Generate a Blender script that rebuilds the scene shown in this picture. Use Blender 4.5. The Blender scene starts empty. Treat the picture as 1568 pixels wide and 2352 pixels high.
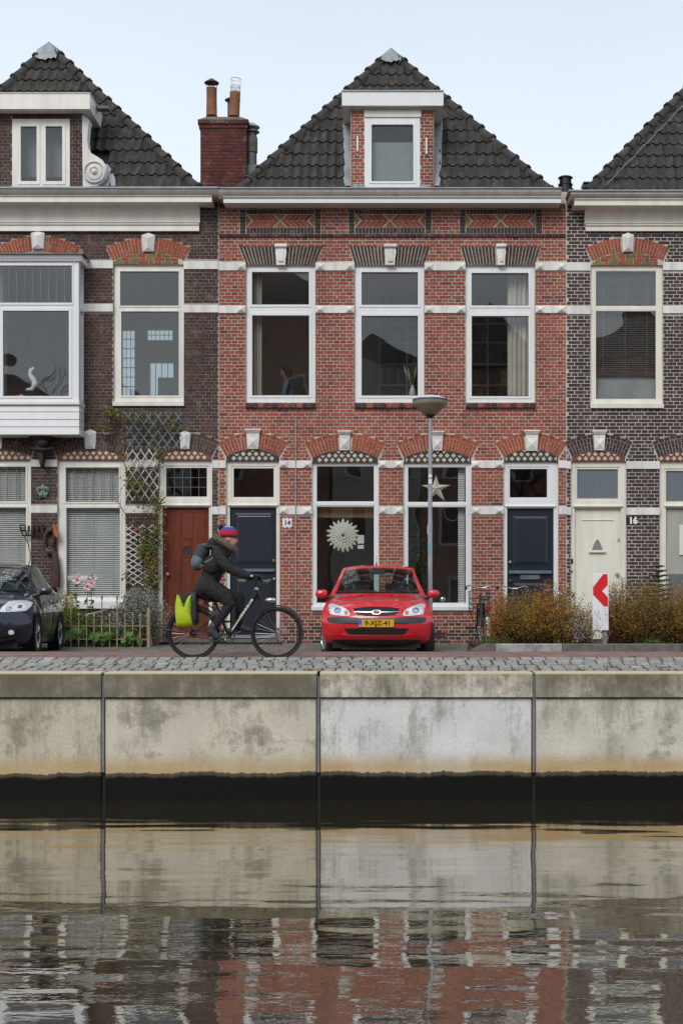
import bpy, bmesh, math, random
from mathutils import Vector, Matrix
from math import sin, cos, pi, radians, sqrt, atan2, asin

random.seed(7)
SC = bpy.context.scene
COL = SC.collection
# ---------------------------------------------------------------- camera
F, XC, YC, ZE = 3300.0, 880.0, 1400.0, 0.64      # focal length in picture units, eye height over the pavement
cam_data = bpy.data.cameras.new('camera')
cam = bpy.data.objects.new('camera', cam_data); COL.objects.link(cam)
cam_data.sensor_fit = 'HORIZONTAL'; cam_data.sensor_width = 36.0
cam_data.lens = 36.0 * F / 1568.0
cam_data.shift_x = (784 - XC) / 1568.0
cam_data.shift_y = (YC - 1176) / 1568.0
cam_data.clip_start = 0.1; cam_data.clip_end = 600
cam.location = (0, 0, ZE); cam.rotation_euler = (radians(90), 0, 0)
SC.camera = cam
# ---------------------------------------------------------------- world: overcast winter sky
SUN_EL, SUN_AZ = radians(40), radians(200)        # azimuth: from which the light comes, behind and left of the camera
world = bpy.data.worlds.new('World'); SC.world = world; world.use_nodes = True
wn = world.node_tree; wn.nodes.clear()
wo = wn.nodes.new('ShaderNodeOutputWorld'); bg = wn.nodes.new('ShaderNodeBackground')
sky = wn.nodes.new('ShaderNodeTexSky'); sky.sky_type = 'NISHITA'; sky.sun_disc = False
sky.sun_elevation = SUN_EL; sky.sun_rotation = SUN_AZ
sky.air_density = 1.0; sky.dust_density = 3.0; sky.ozone_density = 1.5
wtc = wn.nodes.new('ShaderNodeTexCoord'); wsep = wn.nodes.new('ShaderNodeSeparateXYZ')
wramp = wn.nodes.new('ShaderNodeValToRGB')
wn.links.new(wtc.outputs['Generated'], wsep.inputs[0]); wn.links.new(wsep.outputs['Z'], wramp.inputs[0])
wramp.color_ramp.elements[0].position = 0.0; wramp.color_ramp.elements[0].color = (0.84, 0.925, 1.0, 1)
wramp.color_ramp.elements[1].position = 0.9; wramp.color_ramp.elements[1].color = (0.62, 0.68, 0.78, 1)
e = wramp.color_ramp.elements.new(0.24); e.color = (0.84, 0.92, 0.99, 1)
e = wramp.color_ramp.elements.new(0.42); e.color = (0.66, 0.745, 0.85, 1)
wnoise = wn.nodes.new('ShaderNodeTexNoise'); wnoise.inputs['Scale'].default_value = 2.2; wnoise.inputs['Detail'].default_value = 3
wn.links.new(wtc.outputs['Generated'], wnoise.inputs['Vector'])
wmr = wn.nodes.new('ShaderNodeMapRange'); wmr.inputs['To Min'].default_value = 9.1; wmr.inputs['To Max'].default_value = 10.9
wn.links.new(wnoise.outputs['Fac'], wmr.inputs['Value'])
wmul = wn.nodes.new('ShaderNodeVectorMath'); wmul.operation = 'SCALE'
wn.links.new(wramp.outputs['Color'], wmul.inputs[0]); wn.links.new(wmr.outputs['Result'], wmul.inputs['Scale'])
wmix = wn.nodes.new('ShaderNodeMixRGB'); wmix.inputs[0].default_value = 0.93
wn.links.new(sky.outputs[0], wmix.inputs[1]); wn.links.new(wmul.outputs[0], wmix.inputs[2])
wn.links.new(wmix.outputs[0], bg.inputs[0]); bg.inputs['Strength'].default_value = 0.077
wn.links.new(bg.outputs[0], wo.inputs[0])
sun_d = bpy.data.lights.new('sun', 'SUN'); sun_d.energy = 1.4; sun_d.angle = radians(28); sun_d.color = (1.0, 0.97, 0.93)
sun = bpy.data.objects.new('sun', sun_d); COL.objects.link(sun)
sv = Vector((sin(SUN_AZ) * cos(SUN_EL), cos(SUN_AZ) * cos(SUN_EL), sin(SUN_EL)))   # points to the sun
sun.rotation_euler = sv.to_track_quat('Z', 'Y').to_euler()
SC.view_settings.view_transform = 'Standard'; SC.view_settings.look = 'None'
SC.view_settings.gamma = 1.0; SC.view_settings.use_curve_mapping = False
SC.view_settings.exposure = 0.55
SC.cycles.max_bounces = 6; SC.cycles.transparent_max_bounces = 16
SC.cycles.caustics_reflective = False; SC.cycles.caustics_refractive = False

# ---------------------------------------------------------------- placing
def X(x, d=27.0): return (x - XC) * d / F
def Z(y, d=27.0): return ZE + (YC - y) * d / F
def rnd(a, b): return random.uniform(a, b)

# ---------------------------------------------------------------- materials
MATS = {}
def _nt(name):
    m = bpy.data.materials.new(name); m.use_nodes = True
    nt = m.node_tree; b = nt.nodes['Principled BSDF']
    MATS[name] = m
    return m, nt, b
def node(nt, t, **kw):
    n = nt.nodes.new(t)
    for k, v in kw.items():
        if hasattr(n, k): setattr(n, k, v)
        else: n.inputs[k].default_value = v
    return n
def noise(nt, scale, detail=3, vec=None, rough=0.5, stretch=None):
    n = node(nt, 'ShaderNodeTexNoise'); n.inputs['Scale'].default_value = scale
    n.inputs['Detail'].default_value = detail; n.inputs['Roughness'].default_value = rough
    tc = node(nt, 'ShaderNodeTexCoord') if vec is None else None
    v = tc.outputs['Object'] if tc else vec
    if stretch:
        mp = node(nt, 'ShaderNodeMapping'); mp.inputs['Scale'].default_value = stretch
        nt.links.new(v, mp.inputs['Vector']); v = mp.outputs['Vector']
    nt.links.new(v, n.inputs['Vector'])
    return n.outputs['Fac']
def ramp(nt, fac, stops, const=False):
    r = node(nt, 'ShaderNodeValToRGB')
    cr = r.color_ramp
    if const: cr.interpolation = 'CONSTANT'
    while len(cr.elements) < len(stops): cr.elements.new(0.5)
    for el, (p, c) in zip(cr.elements, stops):
        el.position = p; el.color = (c[0], c[1], c[2], 1) if not isinstance(c, (int, float)) else (c, c, c, 1)
    nt.links.new(fac, r.inputs[0])
    return r.outputs['Color']
def mixc(nt, fac, a, b, mode='MIX'):
    m = node(nt, 'ShaderNodeMixRGB'); m.blend_type = mode
    for s, v in ((0, fac), (1, a), (2, b)):
        if hasattr(v, 'is_linked') or hasattr(v, 'links'): nt.links.new(v, m.inputs[s])
        elif isinstance(v, (int, float)): m.inputs[s].default_value = v
        else: m.inputs[s].default_value = (v[0], v[1], v[2], 1)
    return m.outputs[0]
def mathn(nt, op, a, b=0.0, clamp=False):
    m = node(nt, 'ShaderNodeMath'); m.operation = op; m.use_clamp = clamp
    for s, v in ((0, a), (1, b)):
        if hasattr(v, 'links'): nt.links.new(v, m.inputs[s])
        else: m.inputs[s].default_value = v
    return m.outputs[0]
def bump(nt, b, h, strength=0.3, dist=0.01):
    n = node(nt, 'ShaderNodeBump'); n.inputs['Strength'].default_value = strength; n.inputs['Distance'].default_value = dist
    nt.links.new(h, n.inputs['Height']); nt.links.new(n.outputs[0], b.inputs['Normal'])
def setc(nt, b, c):
    if hasattr(c, 'links'): nt.links.new(c, b.inputs['Base Color'])
    else: b.inputs['Base Color'].default_value = (c[0], c[1], c[2], 1)
def worldvec(nt):
    g = node(nt, 'ShaderNodeNewGeometry'); return g.outputs['Position']
def simple(name, col, rough=0.6, metal=0.0, var=0.12, nscale=6.0, bmp=0.0, bscale=40.0, coat=0.0, spec=0.5):
    m, nt, b = _nt(name)
    if var > 0:
        f = noise(nt, nscale, 4, worldvec(nt))
        c = mixc(nt, 1.0, col, ramp(nt, f, [(0.3, 1 - var), (0.7, 1 + var * 0.0)]), 'MULTIPLY')
        setc(nt, b, c)
    else: setc(nt, b, col)
    b.inputs['Roughness'].default_value = rough; b.inputs['Metallic'].default_value = metal
    b.inputs['Coat Weight'].default_value = coat; b.inputs['Coat Roughness'].default_value = 0.05
    b.inputs['Specular IOR Level'].default_value = spec
    if bmp > 0: bump(nt, b, noise(nt, bscale, 3, worldvec(nt)), bmp, 0.004)
    return m
def randomfac(nt):
    g = node(nt, 'ShaderNodeNewGeometry'); oi = node(nt, 'ShaderNodeObjectInfo')
    s = mathn(nt, 'ADD', g.outputs['Random Per Island'], oi.outputs['Random'])
    return mathn(nt, 'FRACT', s), oi.outputs['Random']
def brickmat(name, stops, dirt=0.25, streak=(1.2, 1.2, 0.35)):
    m, nt, b = _nt(name)
    r, _ = randomfac(nt)
    c = ramp(nt, r, stops)
    w = worldvec(nt)
    c = mixc(nt, 1.0, c, ramp(nt, noise(nt, 28, 4, w), [(0.3, 0.72), (0.62, 1.0)]), 'MULTIPLY')
    c = mixc(nt, 1.0, c, ramp(nt, noise(nt, 1.1, 5, w, 0.6, streak), [(0.35, 1 - dirt), (0.6, 1.0)]), 'MULTIPLY')
    # pale lime bloom here and there
    bl = ramp(nt, noise(nt, 5.0, 6, w, 0.7), [(0.54, 0.0), (0.74, 0.38)])
    c = mixc(nt, bl, c, (0.42, 0.33, 0.28))
    setc(nt, b, c); b.inputs['Roughness'].default_value = 0.88
    b.inputs['Specular IOR Level'].default_value = 0.25
    bump(nt, b, noise(nt, 90, 3, w), 0.35, 0.004)
    return m
brickmat('brick_red', [(0.0, (0.263, 0.074, 0.059)), (0.25, (0.347, 0.096, 0.069)), (0.5, (0.280, 0.084, 0.072)), (0.72, (0.381, 0.112, 0.074)), (0.88, (0.235, 0.072, 0.069)), (0.95, (0.146, 0.058, 0.062)), (1.0, (0.291, 0.087, 0.069))])
brickmat('brick_brown', [(0.0, (0.071, 0.045, 0.041)), (0.3, (0.092, 0.052, 0.046)), (0.6, (0.059, 0.042, 0.042)), (0.85, (0.109, 0.057, 0.048)), (1.0, (0.051, 0.038, 0.038))])
brickmat('brick_purple', [(0.0, (0.055, 0.038, 0.039)), (0.3, (0.078, 0.041, 0.041)), (0.6, (0.048, 0.037, 0.041)), (0.85, (0.094, 0.048, 0.044)), (1.0, (0.041, 0.032, 0.034))])
brickmat('brick_plinth', [(0.0, (0.07, 0.045, 0.045)), (0.4, (0.11, 0.05, 0.045)), (0.7, (0.06, 0.045, 0.048)), (1.0, (0.16, 0.055, 0.048))], 0.4)
brickmat('brick_orange', [(0.0, (0.30, 0.072, 0.042)), (0.5, (0.37, 0.090, 0.048)), (1.0, (0.26, 0.062, 0.042))], 0.2)
brickmat('brick_yellow', [(0.0, (0.22, 0.165, 0.07)), (0.5, (0.26, 0.19, 0.085)), (1.0, (0.17, 0.13, 0.06))], 0.35)
brickmat('brick_black', [(0.0, (0.054, 0.044, 0.048)), (0.5, (0.085, 0.054, 0.058)), (1.0, (0.041, 0.037, 0.044))], 0.3)
brickmat('brick_chimney', [(0.0, (0.121, 0.037, 0.033)), (0.5, (0.160, 0.044, 0.035)), (1.0, (0.094, 0.035, 0.033))], 0.45)
def mortar(name, col, dirt=0.35):
    m, nt, b = _nt(name); w = worldvec(nt)
    c = mixc(nt, 1.0, col, ramp(nt, noise(nt, 1.3, 5, w, 0.6, (1.2, 1.2, 0.4)), [(0.35, 1 - dirt), (0.62, 1.0)]), 'MULTIPLY')
    c = mixc(nt, 1.0, c, ramp(nt, noise(nt, 14, 4, w, 0.6), [(0.32, 0.72), (0.6, 1.0)]), 'MULTIPLY')
    setc(nt, b, c); b.inputs['Roughness'].default_value = 0.95; b.inputs['Specular IOR Level'].default_value = 0.2
    return m
mortar('mortar_cream', (0.62, 0.55, 0.43), 0.3)
mortar('mortar_brown', (0.42, 0.38, 0.33), 0.5)
mortar('mortar_white', (0.58, 0.555, 0.51), 0.4)
mortar('mortar_dark', (0.10, 0.085, 0.075))
def paint(name, col, dirt=0.12, rough=0.45):
    m, nt, b = _nt(name); w = worldvec(nt)
    c = mixc(nt, 1.0, col, ramp(nt, noise(nt, 2.0, 6, w, 0.65, (3, 3, 0.5)), [(0.38, 1 - dirt), (0.6, 1.0)]), 'MULTIPLY')
    c = mixc(nt, ramp(nt, noise(nt, 9, 6, w, 0.7, (2, 2, 0.6)), [(0.62, 0.0), (0.85, 0.22)]), c, (0.30, 0.27, 0.22))
    setc(nt, b, c); b.inputs['Roughness'].default_value = rough
    return m
paint('paint_white', (0.70, 0.71, 0.71), 0.05)
paint('paint_cream', (0.72, 0.70, 0.635), 0.12)
paint('paint_ivory', (0.72, 0.69, 0.60), 0.12)
paint('stone_white', (0.70, 0.685, 0.65), 0.22, 0.8)
paint('gutter_beige', (0.44, 0.425, 0.39), 0.2)
paint('paint_grey', (0.16, 0.165, 0.175), 0.3)
paint('door_navy', (0.013, 0.019, 0.028), 0.0, 0.32)
paint('door_blue_edge', (0.10, 0.135, 0.16), 0.1, 0.35)
paint('sage_paint', (0.36, 0.36, 0.315), 0.1)
m_, nt_, b_ = _nt('door_mahogany'); w_ = worldvec(nt_)
setc(nt_, b_, mixc(nt_, 1.0, ramp(nt_, noise(nt_, 3, 6, w_, 0.6, (14, 14, 0.7)), [(0.3, (0.095, 0.019, 0.008)), (0.5, (0.145, 0.028, 0.011)), (0.75, (0.185, 0.040, 0.015))]), ramp(nt_, noise(nt_, 2, 3, w_), [(0.3, 0.75), (0.7, 1.05)]), 'MULTIPLY'))
b_.inputs['Roughness'].default_value = 0.5; b_.inputs['Specular IOR Level'].default_value = 0.3
def _roof():
    m, nt, b = _nt('roof_tile'); w = worldvec(nt)
    r, _ = randomfac(nt)
    c = ramp(nt, r, [(0, (0.034, 0.032, 0.030)), (0.5, (0.050, 0.046, 0.041)), (1, (0.027, 0.027, 0.026))])
    li = ramp(nt, noise(nt, 5, 6, w, 0.7, (1.6, 1, 0.7)), [(0.50, 0.0), (0.70, 0.65)])
    c = mixc(nt, li, c, (0.125, 0.112, 0.092))
    c = mixc(nt, ramp(nt, noise(nt, 2.3, 4, w), [(0.55, 0.0), (0.75, 0.5)]), c, (0.035, 0.042, 0.033))
    c = mixc(nt, ramp(nt, noise(nt, 60, 2, w), [(0.70, 0.0), (0.76, 0.6)]), c, (0.3, 0.29, 0.27))
    setc(nt, b, c); b.inputs['Roughness'].default_value = 0.85; b.inputs['Specular IOR Level'].default_value = 0.3
    bump(nt, b, noise(nt, 50, 4, w), 0.4, 0.006)
_roof()
simple('zinc', (0.30, 0.32, 0.34), 0.5, 0.3, 0.3, 3)
simple('lead', (0.33, 0.355, 0.38), 0.6, 0.2, 0.45, 4, 0.4, 14)
simple('lead_dark', (0.13, 0.14, 0.145), 0.6, 0.1, 0.3)
simple('pot_terracotta', (0.27, 0.11, 0.05), 0.85, 0, 0.4, 5)
simple('rust_metal', (0.075, 0.045, 0.042), 0.7, 0.2, 0.4, 9)
simple('cement_grey', (0.17, 0.155, 0.125), 0.95, 0, 0.5, 6)
simple('galvanized', (0.34, 0.36, 0.385), 0.5, 0.35, 0.22, 5)
simple('chrome', (0.75, 0.76, 0.78), 0.12, 1.0, 0.0)
simple('silver', (0.52, 0.53, 0.55), 0.28, 0.85, 0.1)
simple('brass', (0.28, 0.21, 0.10), 0.35, 0.8, 0.2)
simple('black_plastic', (0.018, 0.019, 0.021), 0.5, 0, 0.2)
simple('bumper_grey', (0.034, 0.038, 0.044), 0.55, 0, 0.1)
simple('rubber', (0.017, 0.017, 0.018), 0.75, 0, 0.3)
simple('black_metal', (0.014, 0.015, 0.017), 0.35, 0.1, 0.2)
simple('black', (0.006, 0.006, 0.007), 0.8, 0, 0)
simple('sign_white', (0.74, 0.75, 0.78), 0.4, 0, 0.05)
simple('sign_red', (0.62, 0.012, 0.016), 0.4, 0, 0.05)
simple('enamel_white', (0.74, 0.75, 0.76), 0.25, 0, 0.08, 30)
simple('enamel_blue', (0.02, 0.035, 0.22), 0.3, 0, 0)
simple('tile_cream', (0.56, 0.49, 0.37), 0.5, 0, 0.3, 12)
simple('tile_black', (0.022, 0.026, 0.033), 0.45, 0, 0.3, 12)
simple('tile_red', (0.17, 0.038, 0.026), 0.5, 0, 0.3, 12)
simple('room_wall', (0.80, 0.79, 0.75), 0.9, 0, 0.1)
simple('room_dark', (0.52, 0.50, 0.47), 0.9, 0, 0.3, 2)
simple('room_red', (0.30, 0.14, 0.12), 0.9, 0, 0.3, 2)
simple('wood_floor', (0.30, 0.20, 0.12), 0.5, 0, 0.3)
simple('blind_white', (0.80, 0.81, 0.80), 0.5, 0, 0.12, 3)
simple('curtain', (0.62, 0.60, 0.54), 0.9, 0, 0.1)
simple('trellis_white', (0.62, 0.62, 0.58), 0.7, 0, 0.35, 8)
simple('trellis_teal', (0.12, 0.24, 0.24), 0.7, 0, 0.3, 8)
simple('verdigris', (0.20, 0.29, 0.25), 0.7, 0.1, 0.5, 14)
simple('dark_iron', (0.03, 0.022, 0.02), 0.7, 0.3, 0.4, 10)
simple('carved_wood', (0.060, 0.026, 0.020), 0.6, 0, 0.5, 10)
simple('carved_orange', (0.45, 0.10, 0.02), 0.5, 0, 0.5, 25)
simple('carved_green', (0.055, 0.060, 0.045), 0.6, 0, 0.6, 20)
simple('fence_beige', (0.40, 0.30, 0.17), 0.7, 0.1, 0.5, 12)
simple('soil', (0.035, 0.028, 0.02), 1.0, 0, 0.5, 20)
simple('bark', (0.075, 0.055, 0.042), 0.95, 0, 0.5, 20)
simple('lamp_cup', (0.235, 0.215, 0.145), 0.55, 0, 0.3, 8)
simple('lamp_dome', (0.70, 0.71, 0.72), 0.3, 0, 0.1)
simple('lamp_rim', (0.05, 0.06, 0.11), 0.5, 0, 0.2)
def leafmat(name, stops):
    m, nt, b = _nt(name); r, _ = randomfac(nt)
    nz = node(nt, 'ShaderNodeMapRange'); nz.inputs['From Min'].default_value = .3; nz.inputs['From Max'].default_value = .7; nt.links.new(noise(nt, 3.2, 3, worldvec(nt)), nz.inputs['Value'])
    r = mathn(nt, 'ADD', mathn(nt, 'MULTIPLY', r, .55), mathn(nt, 'MULTIPLY', nz.outputs[0], .45))
    c = ramp(nt, r, stops)
    setc(nt, b, c); b.inputs['Roughness'].default_value = 0.6; b.inputs['Specular IOR Level'].default_value = 0.25
    b.inputs['Subsurface Weight'].default_value = 0.0
leafmat('leaf_rust', [(0.0, (0.298, 0.096, 0.025)), (0.22, (0.228, 0.105, 0.025)), (0.42, (0.403, 0.154, 0.025)), (0.55, (0.149, 0.123, 0.028)), (0.68, (0.193, 0.061, 0.032)), (0.82, (0.490, 0.201, 0.032)), (0.92, (0.088, 0.096, 0.032)), (1.0, (0.158, 0.052, 0.035))])
leafmat('leaf_olive', [(0.0, (0.088, 0.104, 0.029)), (0.3, (0.176, 0.136, 0.026)), (0.6, (0.240, 0.112, 0.026)), (0.85, (0.064, 0.088, 0.032)), (1.0, (0.256, 0.208, 0.032))])
leafmat('leaf_green', [(0.0, (0.056, 0.125, 0.022)), (0.4, (0.088, 0.169, 0.033)), (0.7, (0.044, 0.094, 0.025)), (1.0, (0.125, 0.200, 0.037))])
leafmat('leaf_climber', [(0.0, (0.049, 0.091, 0.028)), (0.35, (0.084, 0.126, 0.028)), (0.6, (0.280, 0.210, 0.025)), (0.75, (0.056, 0.070, 0.035)), (0.9, (0.378, 0.266, 0.028)), (1.0, (0.140, 0.056, 0.042))])
leafmat('leaf_grey', [(0.0, (0.180, 0.199, 0.167)), (0.5, (0.285, 0.304, 0.257)), (1.0, (0.133, 0.148, 0.123))])
leafmat('leaf_white', [(0.0, (0.45, 0.43, 0.38)), (0.4, (0.34, 0.27, 0.20)), (0.7, (0.5, 0.49, 0.45)), (1.0, (0.09, 0.07, 0.04))])
leafmat('leaf_conifer', [(0.0, (0.040, 0.083, 0.054)), (0.5, (0.063, 0.112, 0.072)), (1.0, (0.108, 0.153, 0.090))])
leafmat('leaf_yellow', [(0.0, (0.36, 0.25, 0.015)), (0.5, (0.20, 0.19, 0.02)), (1.0, (0.42, 0.22, 0.02))])
leafmat('leaf_fallen', [(0.0, (0.25, 0.10, 0.03)), (0.4, (0.17, 0.075, 0.03)), (0.7, (0.33, 0.17, 0.05)), (1.0, (0.12, 0.10, 0.03))])
leafmat('grass_blade', [(0.0, (0.10, 0.12, 0.03)), (0.4, (0.20, 0.155, 0.05)), (0.7, (0.07, 0.09, 0.025)), (1.0, (0.26, 0.16, 0.06))])
def glass(name, ior=1.75, tint=(0.86, 0.90, 0.89), wav=0.0):
    m, nt, b = _nt(name); nt.nodes.remove(b)
    out = nt.nodes['Material Output']
    tr = node(nt, 'ShaderNodeBsdfTransparent'); tr.inputs[0].default_value = (*tint, 1)
    gl = node(nt, 'ShaderNodeBsdfGlossy'); gl.inputs['Roughness'].default_value = 0.01; gl.inputs[0].default_value = (0.95, 0.97, 1, 1)
    lw = node(nt, 'ShaderNodeLayerWeight'); lw.inputs['Blend'].default_value = 0.5; f0 = ((ior - 1) / (ior + 1)) ** 2 * 0.62
    fa = mathn(nt, 'ADD', mathn(nt, 'MULTIPLY', mathn(nt, 'POWER', lw.outputs['Facing'], 5.0), 1 - f0), f0, True)
    mx = node(nt, 'ShaderNodeMixShader')
    if wav > 0:
        bp = node(nt, 'ShaderNodeBump'); bp.inputs['Strength'].default_value = wav; bp.inputs['Distance'].default_value = 0.02
        nt.links.new(noise(nt, 1.0, 1, worldvec(nt)), bp.inputs['Height']); nt.links.new(bp.outputs[0], gl.inputs['Normal'])
    nt.links.new(fa, mx.inputs[0]); nt.links.new(tr.outputs[0], mx.inputs[1]); nt.links.new(gl.outputs[0], mx.inputs[2])
    nt.links.new(mx.outputs[0], out.inputs[0])
glass('window_glass', 1.8, (0.90, 0.91, 0.90), 0.22)
glass('window_glass_old', 1.95, (0.88, 0.89, 0.88), 0.5)
glass('rear_glass', 1.5, (0.66, 0.70, 0.71), 0.0)
glass('car_glass', 1.6, (0.62, 0.72, 0.68), 0.0)
glass('lens_glass', 1.5, (0.95, 0.97, 1.0), 0.0)
def _reeded():
    m, nt, b = _nt('reeded_glass'); w = worldvec(nt)
    wv = node(nt, 'ShaderNodeTexWave'); wv.inputs['Scale'].default_value = 11.0; wv.bands_direction = 'X'
    nt.links.new(w, wv.inputs['Vector'])
    setc(nt, b, mixc(nt, 0.9, (0.13, 0.15, 0.17), ramp(nt, wv.outputs['Fac'], [(0, (0.17, 0.20, 0.225)), (1, (0.09, 0.105, 0.12))])))
    b.inputs['Roughness'].default_value = 0.25; bump(nt, b, wv.outputs['Fac'], 0.5, 0.004)
_reeded()
def carpaint(name, col):
    m, nt, b = _nt(name)
    setc(nt, b, col); b.inputs['Roughness'].default_value = 0.38; b.inputs['Coat Weight'].default_value = 0.8
    b.inputs['Coat Roughness'].default_value = 0.06; b.inputs['Specular IOR Level'].default_value = 0.4
carpaint('car_red', (0.58, 0.012, 0.022))
carpaint('car_blue', (0.004, 0.007, 0.026))

# ---------------------------------------------------------------- mesh collector
class MB:
    def __init__(s): s.v = []; s.f = []; s.m = []
    def add(s, verts, faces, mi=0):
        o = len(s.v); s.v += [tuple(v) for v in verts]; s.f += [tuple(i + o for i in f) for f in faces]; s.m += [mi] * len(faces)
        return s
    def box(s, x0, x1, y0, y1, z0, z1, mi=0):
        return s.add([(x0, y0, z0), (x1, y0, z0), (x1, y1, z0), (x0, y1, z0), (x0, y0, z1), (x1, y0, z1), (x1, y1, z1), (x0, y1, z1)],
                     [(0, 3, 2, 1), (4, 5, 6, 7), (0, 1, 5, 4), (1, 2, 6, 5), (2, 3, 7, 6), (3, 0, 4, 7)], mi)
    def cham(s, x0, x1, y0, y1, z0, z1, c=0.004, mi=0):      # box with its front (low y) edges chamfered
        return s.add([(x0 + c, y0, z0 + c), (x1 - c, y0, z0 + c), (x1 - c, y0, z1 - c), (x0 + c, y0, z1 - c),
                      (x0, y0 + c, z0), (x1, y0 + c, z0), (x1, y0 + c, z1), (x0, y0 + c, z1),
                      (x0, y1, z0), (x1, y1, z0), (x1, y1, z1), (x0, y1, z1)],
                     [(0, 1, 2, 3), (4, 5, 1, 0), (5, 6, 2, 1), (6, 7, 3, 2), (7, 4, 0, 3), (8, 9, 5, 4), (9, 10, 6, 5), (10, 11, 7, 6), (11, 8, 4, 7), (11, 10, 9, 8)], mi)
    def prism(s, poly, y0, y1, mi=0):                        # polygon (x, z), extruded in y; counter-clockwise seen from -y
        n = len(poly)
        a = sum(poly[i][0] * poly[(i + 1) % n][1] - poly[(i + 1) % n][0] * poly[i][1] for i in range(n))
        if a < 0: poly = poly[::-1]
        vs = [(p[0], y0, p[1]) for p in poly] + [(p[0], y1, p[1]) for p in poly]
        fs = [tuple(range(n)), tuple(range(2 * n - 1, n - 1, -1))] + [(i, i + n, (i + 1) % n + n, (i + 1) % n)[::1] for i in range(n)]
        return s.add(vs, fs, mi)
    def extr(s, prof, x0, x1, mi=0, caps=True):              # profile (y, z) swept along x
        n = len(prof); vs = [(x0, p[0], p[1]) for p in prof] + [(x1, p[0], p[1]) for p in prof]
        fs = [(i, (i + 1) % n, (i + 1) % n + n, i + n) for i in range(n)]
        if caps: fs += [tuple(range(n - 1, -1, -1)), tuple(range(n, 2 * n))]
        return s.add(vs, fs, mi)
    def quad(s, a, b, c, d, mi=0): return s.add([a, b, c, d], [(0, 1, 2, 3)], mi)
    def tube(s, pts, r, n=8, mi=0, close=False, caps=True):
        pts = [Vector(p) for p in pts]; k = len(pts); vs = []; fs = []
        rr = r if isinstance(r, (list, tuple)) else [r] * k
        prevn = None
        for i, p in enumerate(pts):
            if close: t = (pts[(i + 1) % k] - pts[i - 1])
            else: t = (pts[min(i + 1, k - 1)] - pts[max(i - 1, 0)])
            if t.length < 1e-9: t = Vector((0, 0, 1))
            t.normalize()
            if prevn is None:
                u = t.orthogonal().normalized()
            else:
                u = prevn - t * prevn.dot(t)
                if u.length < 1e-6: u = t.orthogonal()
                u.normalize()
            prevn = u; w = t.cross(u)
            for j in range(n):
                a = 2 * pi * j / n; vs.append(p + (u * cos(a) + w * sin(a)) * rr[i])
        for i in range(k if close else k - 1):
            i2 = (i + 1) % k
            for j in range(n):
                fs.append((i * n + j, i * n + (j + 1) % n, i2 * n + (j + 1) % n, i2 * n + j))
        if caps and not close: fs += [tuple(range(n - 1, -1, -1)), tuple(range((k - 1) * n, k * n))]
        return s.add(vs, fs, mi)
    def lathe(s, prof, c=(0, 0, 0), n=24, axis='Z', mi=0):   # prof: (r, h) along the axis
        vs = []; fs = []; k = len(prof)
        for r, h in prof:
            for j in range(n):
                a = 2 * pi * j / n; p = (r * cos(a), r * sin(a), h)
                if axis == 'Y': p = (r * cos(a), h, r * sin(a))
                if axis == 'X': p = (h, r * cos(a), r * sin(a))
                vs.append((p[0] + c[0], p[1] + c[1], p[2] + c[2]))
        for i in range(k - 1):
            for j in range(n): fs.append((i * n + j, i * n + (j + 1) % n, (i + 1) * n + (j + 1) % n, (i + 1) * n + j))
        fs += [tuple(range(n - 1, -1, -1)), tuple(range((k - 1) * n, k * n))]
        return s.add(vs, fs, mi)
    def ball(s, c, r, n=12, m=8, mi=0):
        rx, ry, rz = r if isinstance(r, (list, tuple)) else (r, r, r)
        vs = []; fs = []
        for i in range(m + 1):
            t = pi * i / m
            for j in range(n):
                a = 2 * pi * j / n; vs.append((c[0] + rx * sin(t) * cos(a), c[1] + ry * sin(t) * sin(a), c[2] + rz * cos(t)))
        for i in range(m):
            for j in range(n): fs.append((i * n + j, (i + 1) * n + j, (i + 1) * n + (j + 1) % n, i * n + (j + 1) % n))
        return s.add(vs, fs, mi)
    def pyr(s, x0, x1, z0, z1, y0, h, mi=0, ax=None, az=None):   # pyramid stud on a face at y0, standing h towards the viewer
        ax = (x0 + x1) / 2 if ax is None else ax; az = (z0 + z1) / 2 if az is None else az
        return s.add([(x0, y0, z0), (x1, y0, z0), (x1, y0, z1), (x0, y0, z1), (ax, y0 - h, az)], [(0, 1, 4), (1, 2, 4), (2, 3, 4), (3, 0, 4)], mi)
    def holes(s, x0, x1, z0, z1, hs, y0, y1, mi=0, back=True):   # plate with rectangular holes, all reveals built
        xs = sorted({x0, x1, *[v for h in hs for v in h[:2] if x0 < v < x1]}); zs = sorted({z0, z1, *[v for h in hs for v in h[2:] if z0 < v < z1]})
        def solid(i, j):
            if i < 0 or j < 0 or i >= len(xs) - 1 or j >= len(zs) - 1: return False
            cx = (xs[i] + xs[i + 1]) / 2; cz = (zs[j] + zs[j + 1]) / 2
            return not any(h[0] < cx < h[1] and h[2] < cz < h[3] for h in hs)
        for i in range(len(xs) - 1):
            for j in range(len(zs) - 1):
                if not solid(i, j): continue
                a, b, c, d = xs[i], xs[i + 1], zs[j], zs[j + 1]
                s.quad((a, y0, c), (b, y0, c), (b, y0, d), (a, y0, d), mi)
                if back: s.quad((a, y1, c), (a, y1, d), (b, y1, d), (b, y1, c), mi)
                if not solid(i - 1, j): s.quad((a, y0, c), (a, y0, d), (a, y1, d), (a, y1, c), mi)
                if not solid(i + 1, j): s.quad((b, y0, c), (b, y1, c), (b, y1, d), (b, y0, d), mi)
                if not solid(i, j - 1): s.quad((a, y0, c), (a, y1, c), (b, y1, c), (b, y0, c), mi)
                if not solid(i, j + 1): s.quad((a, y0, d), (b, y0, d), (b, y1, d), (a, y1, d), mi)
        return s
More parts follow.
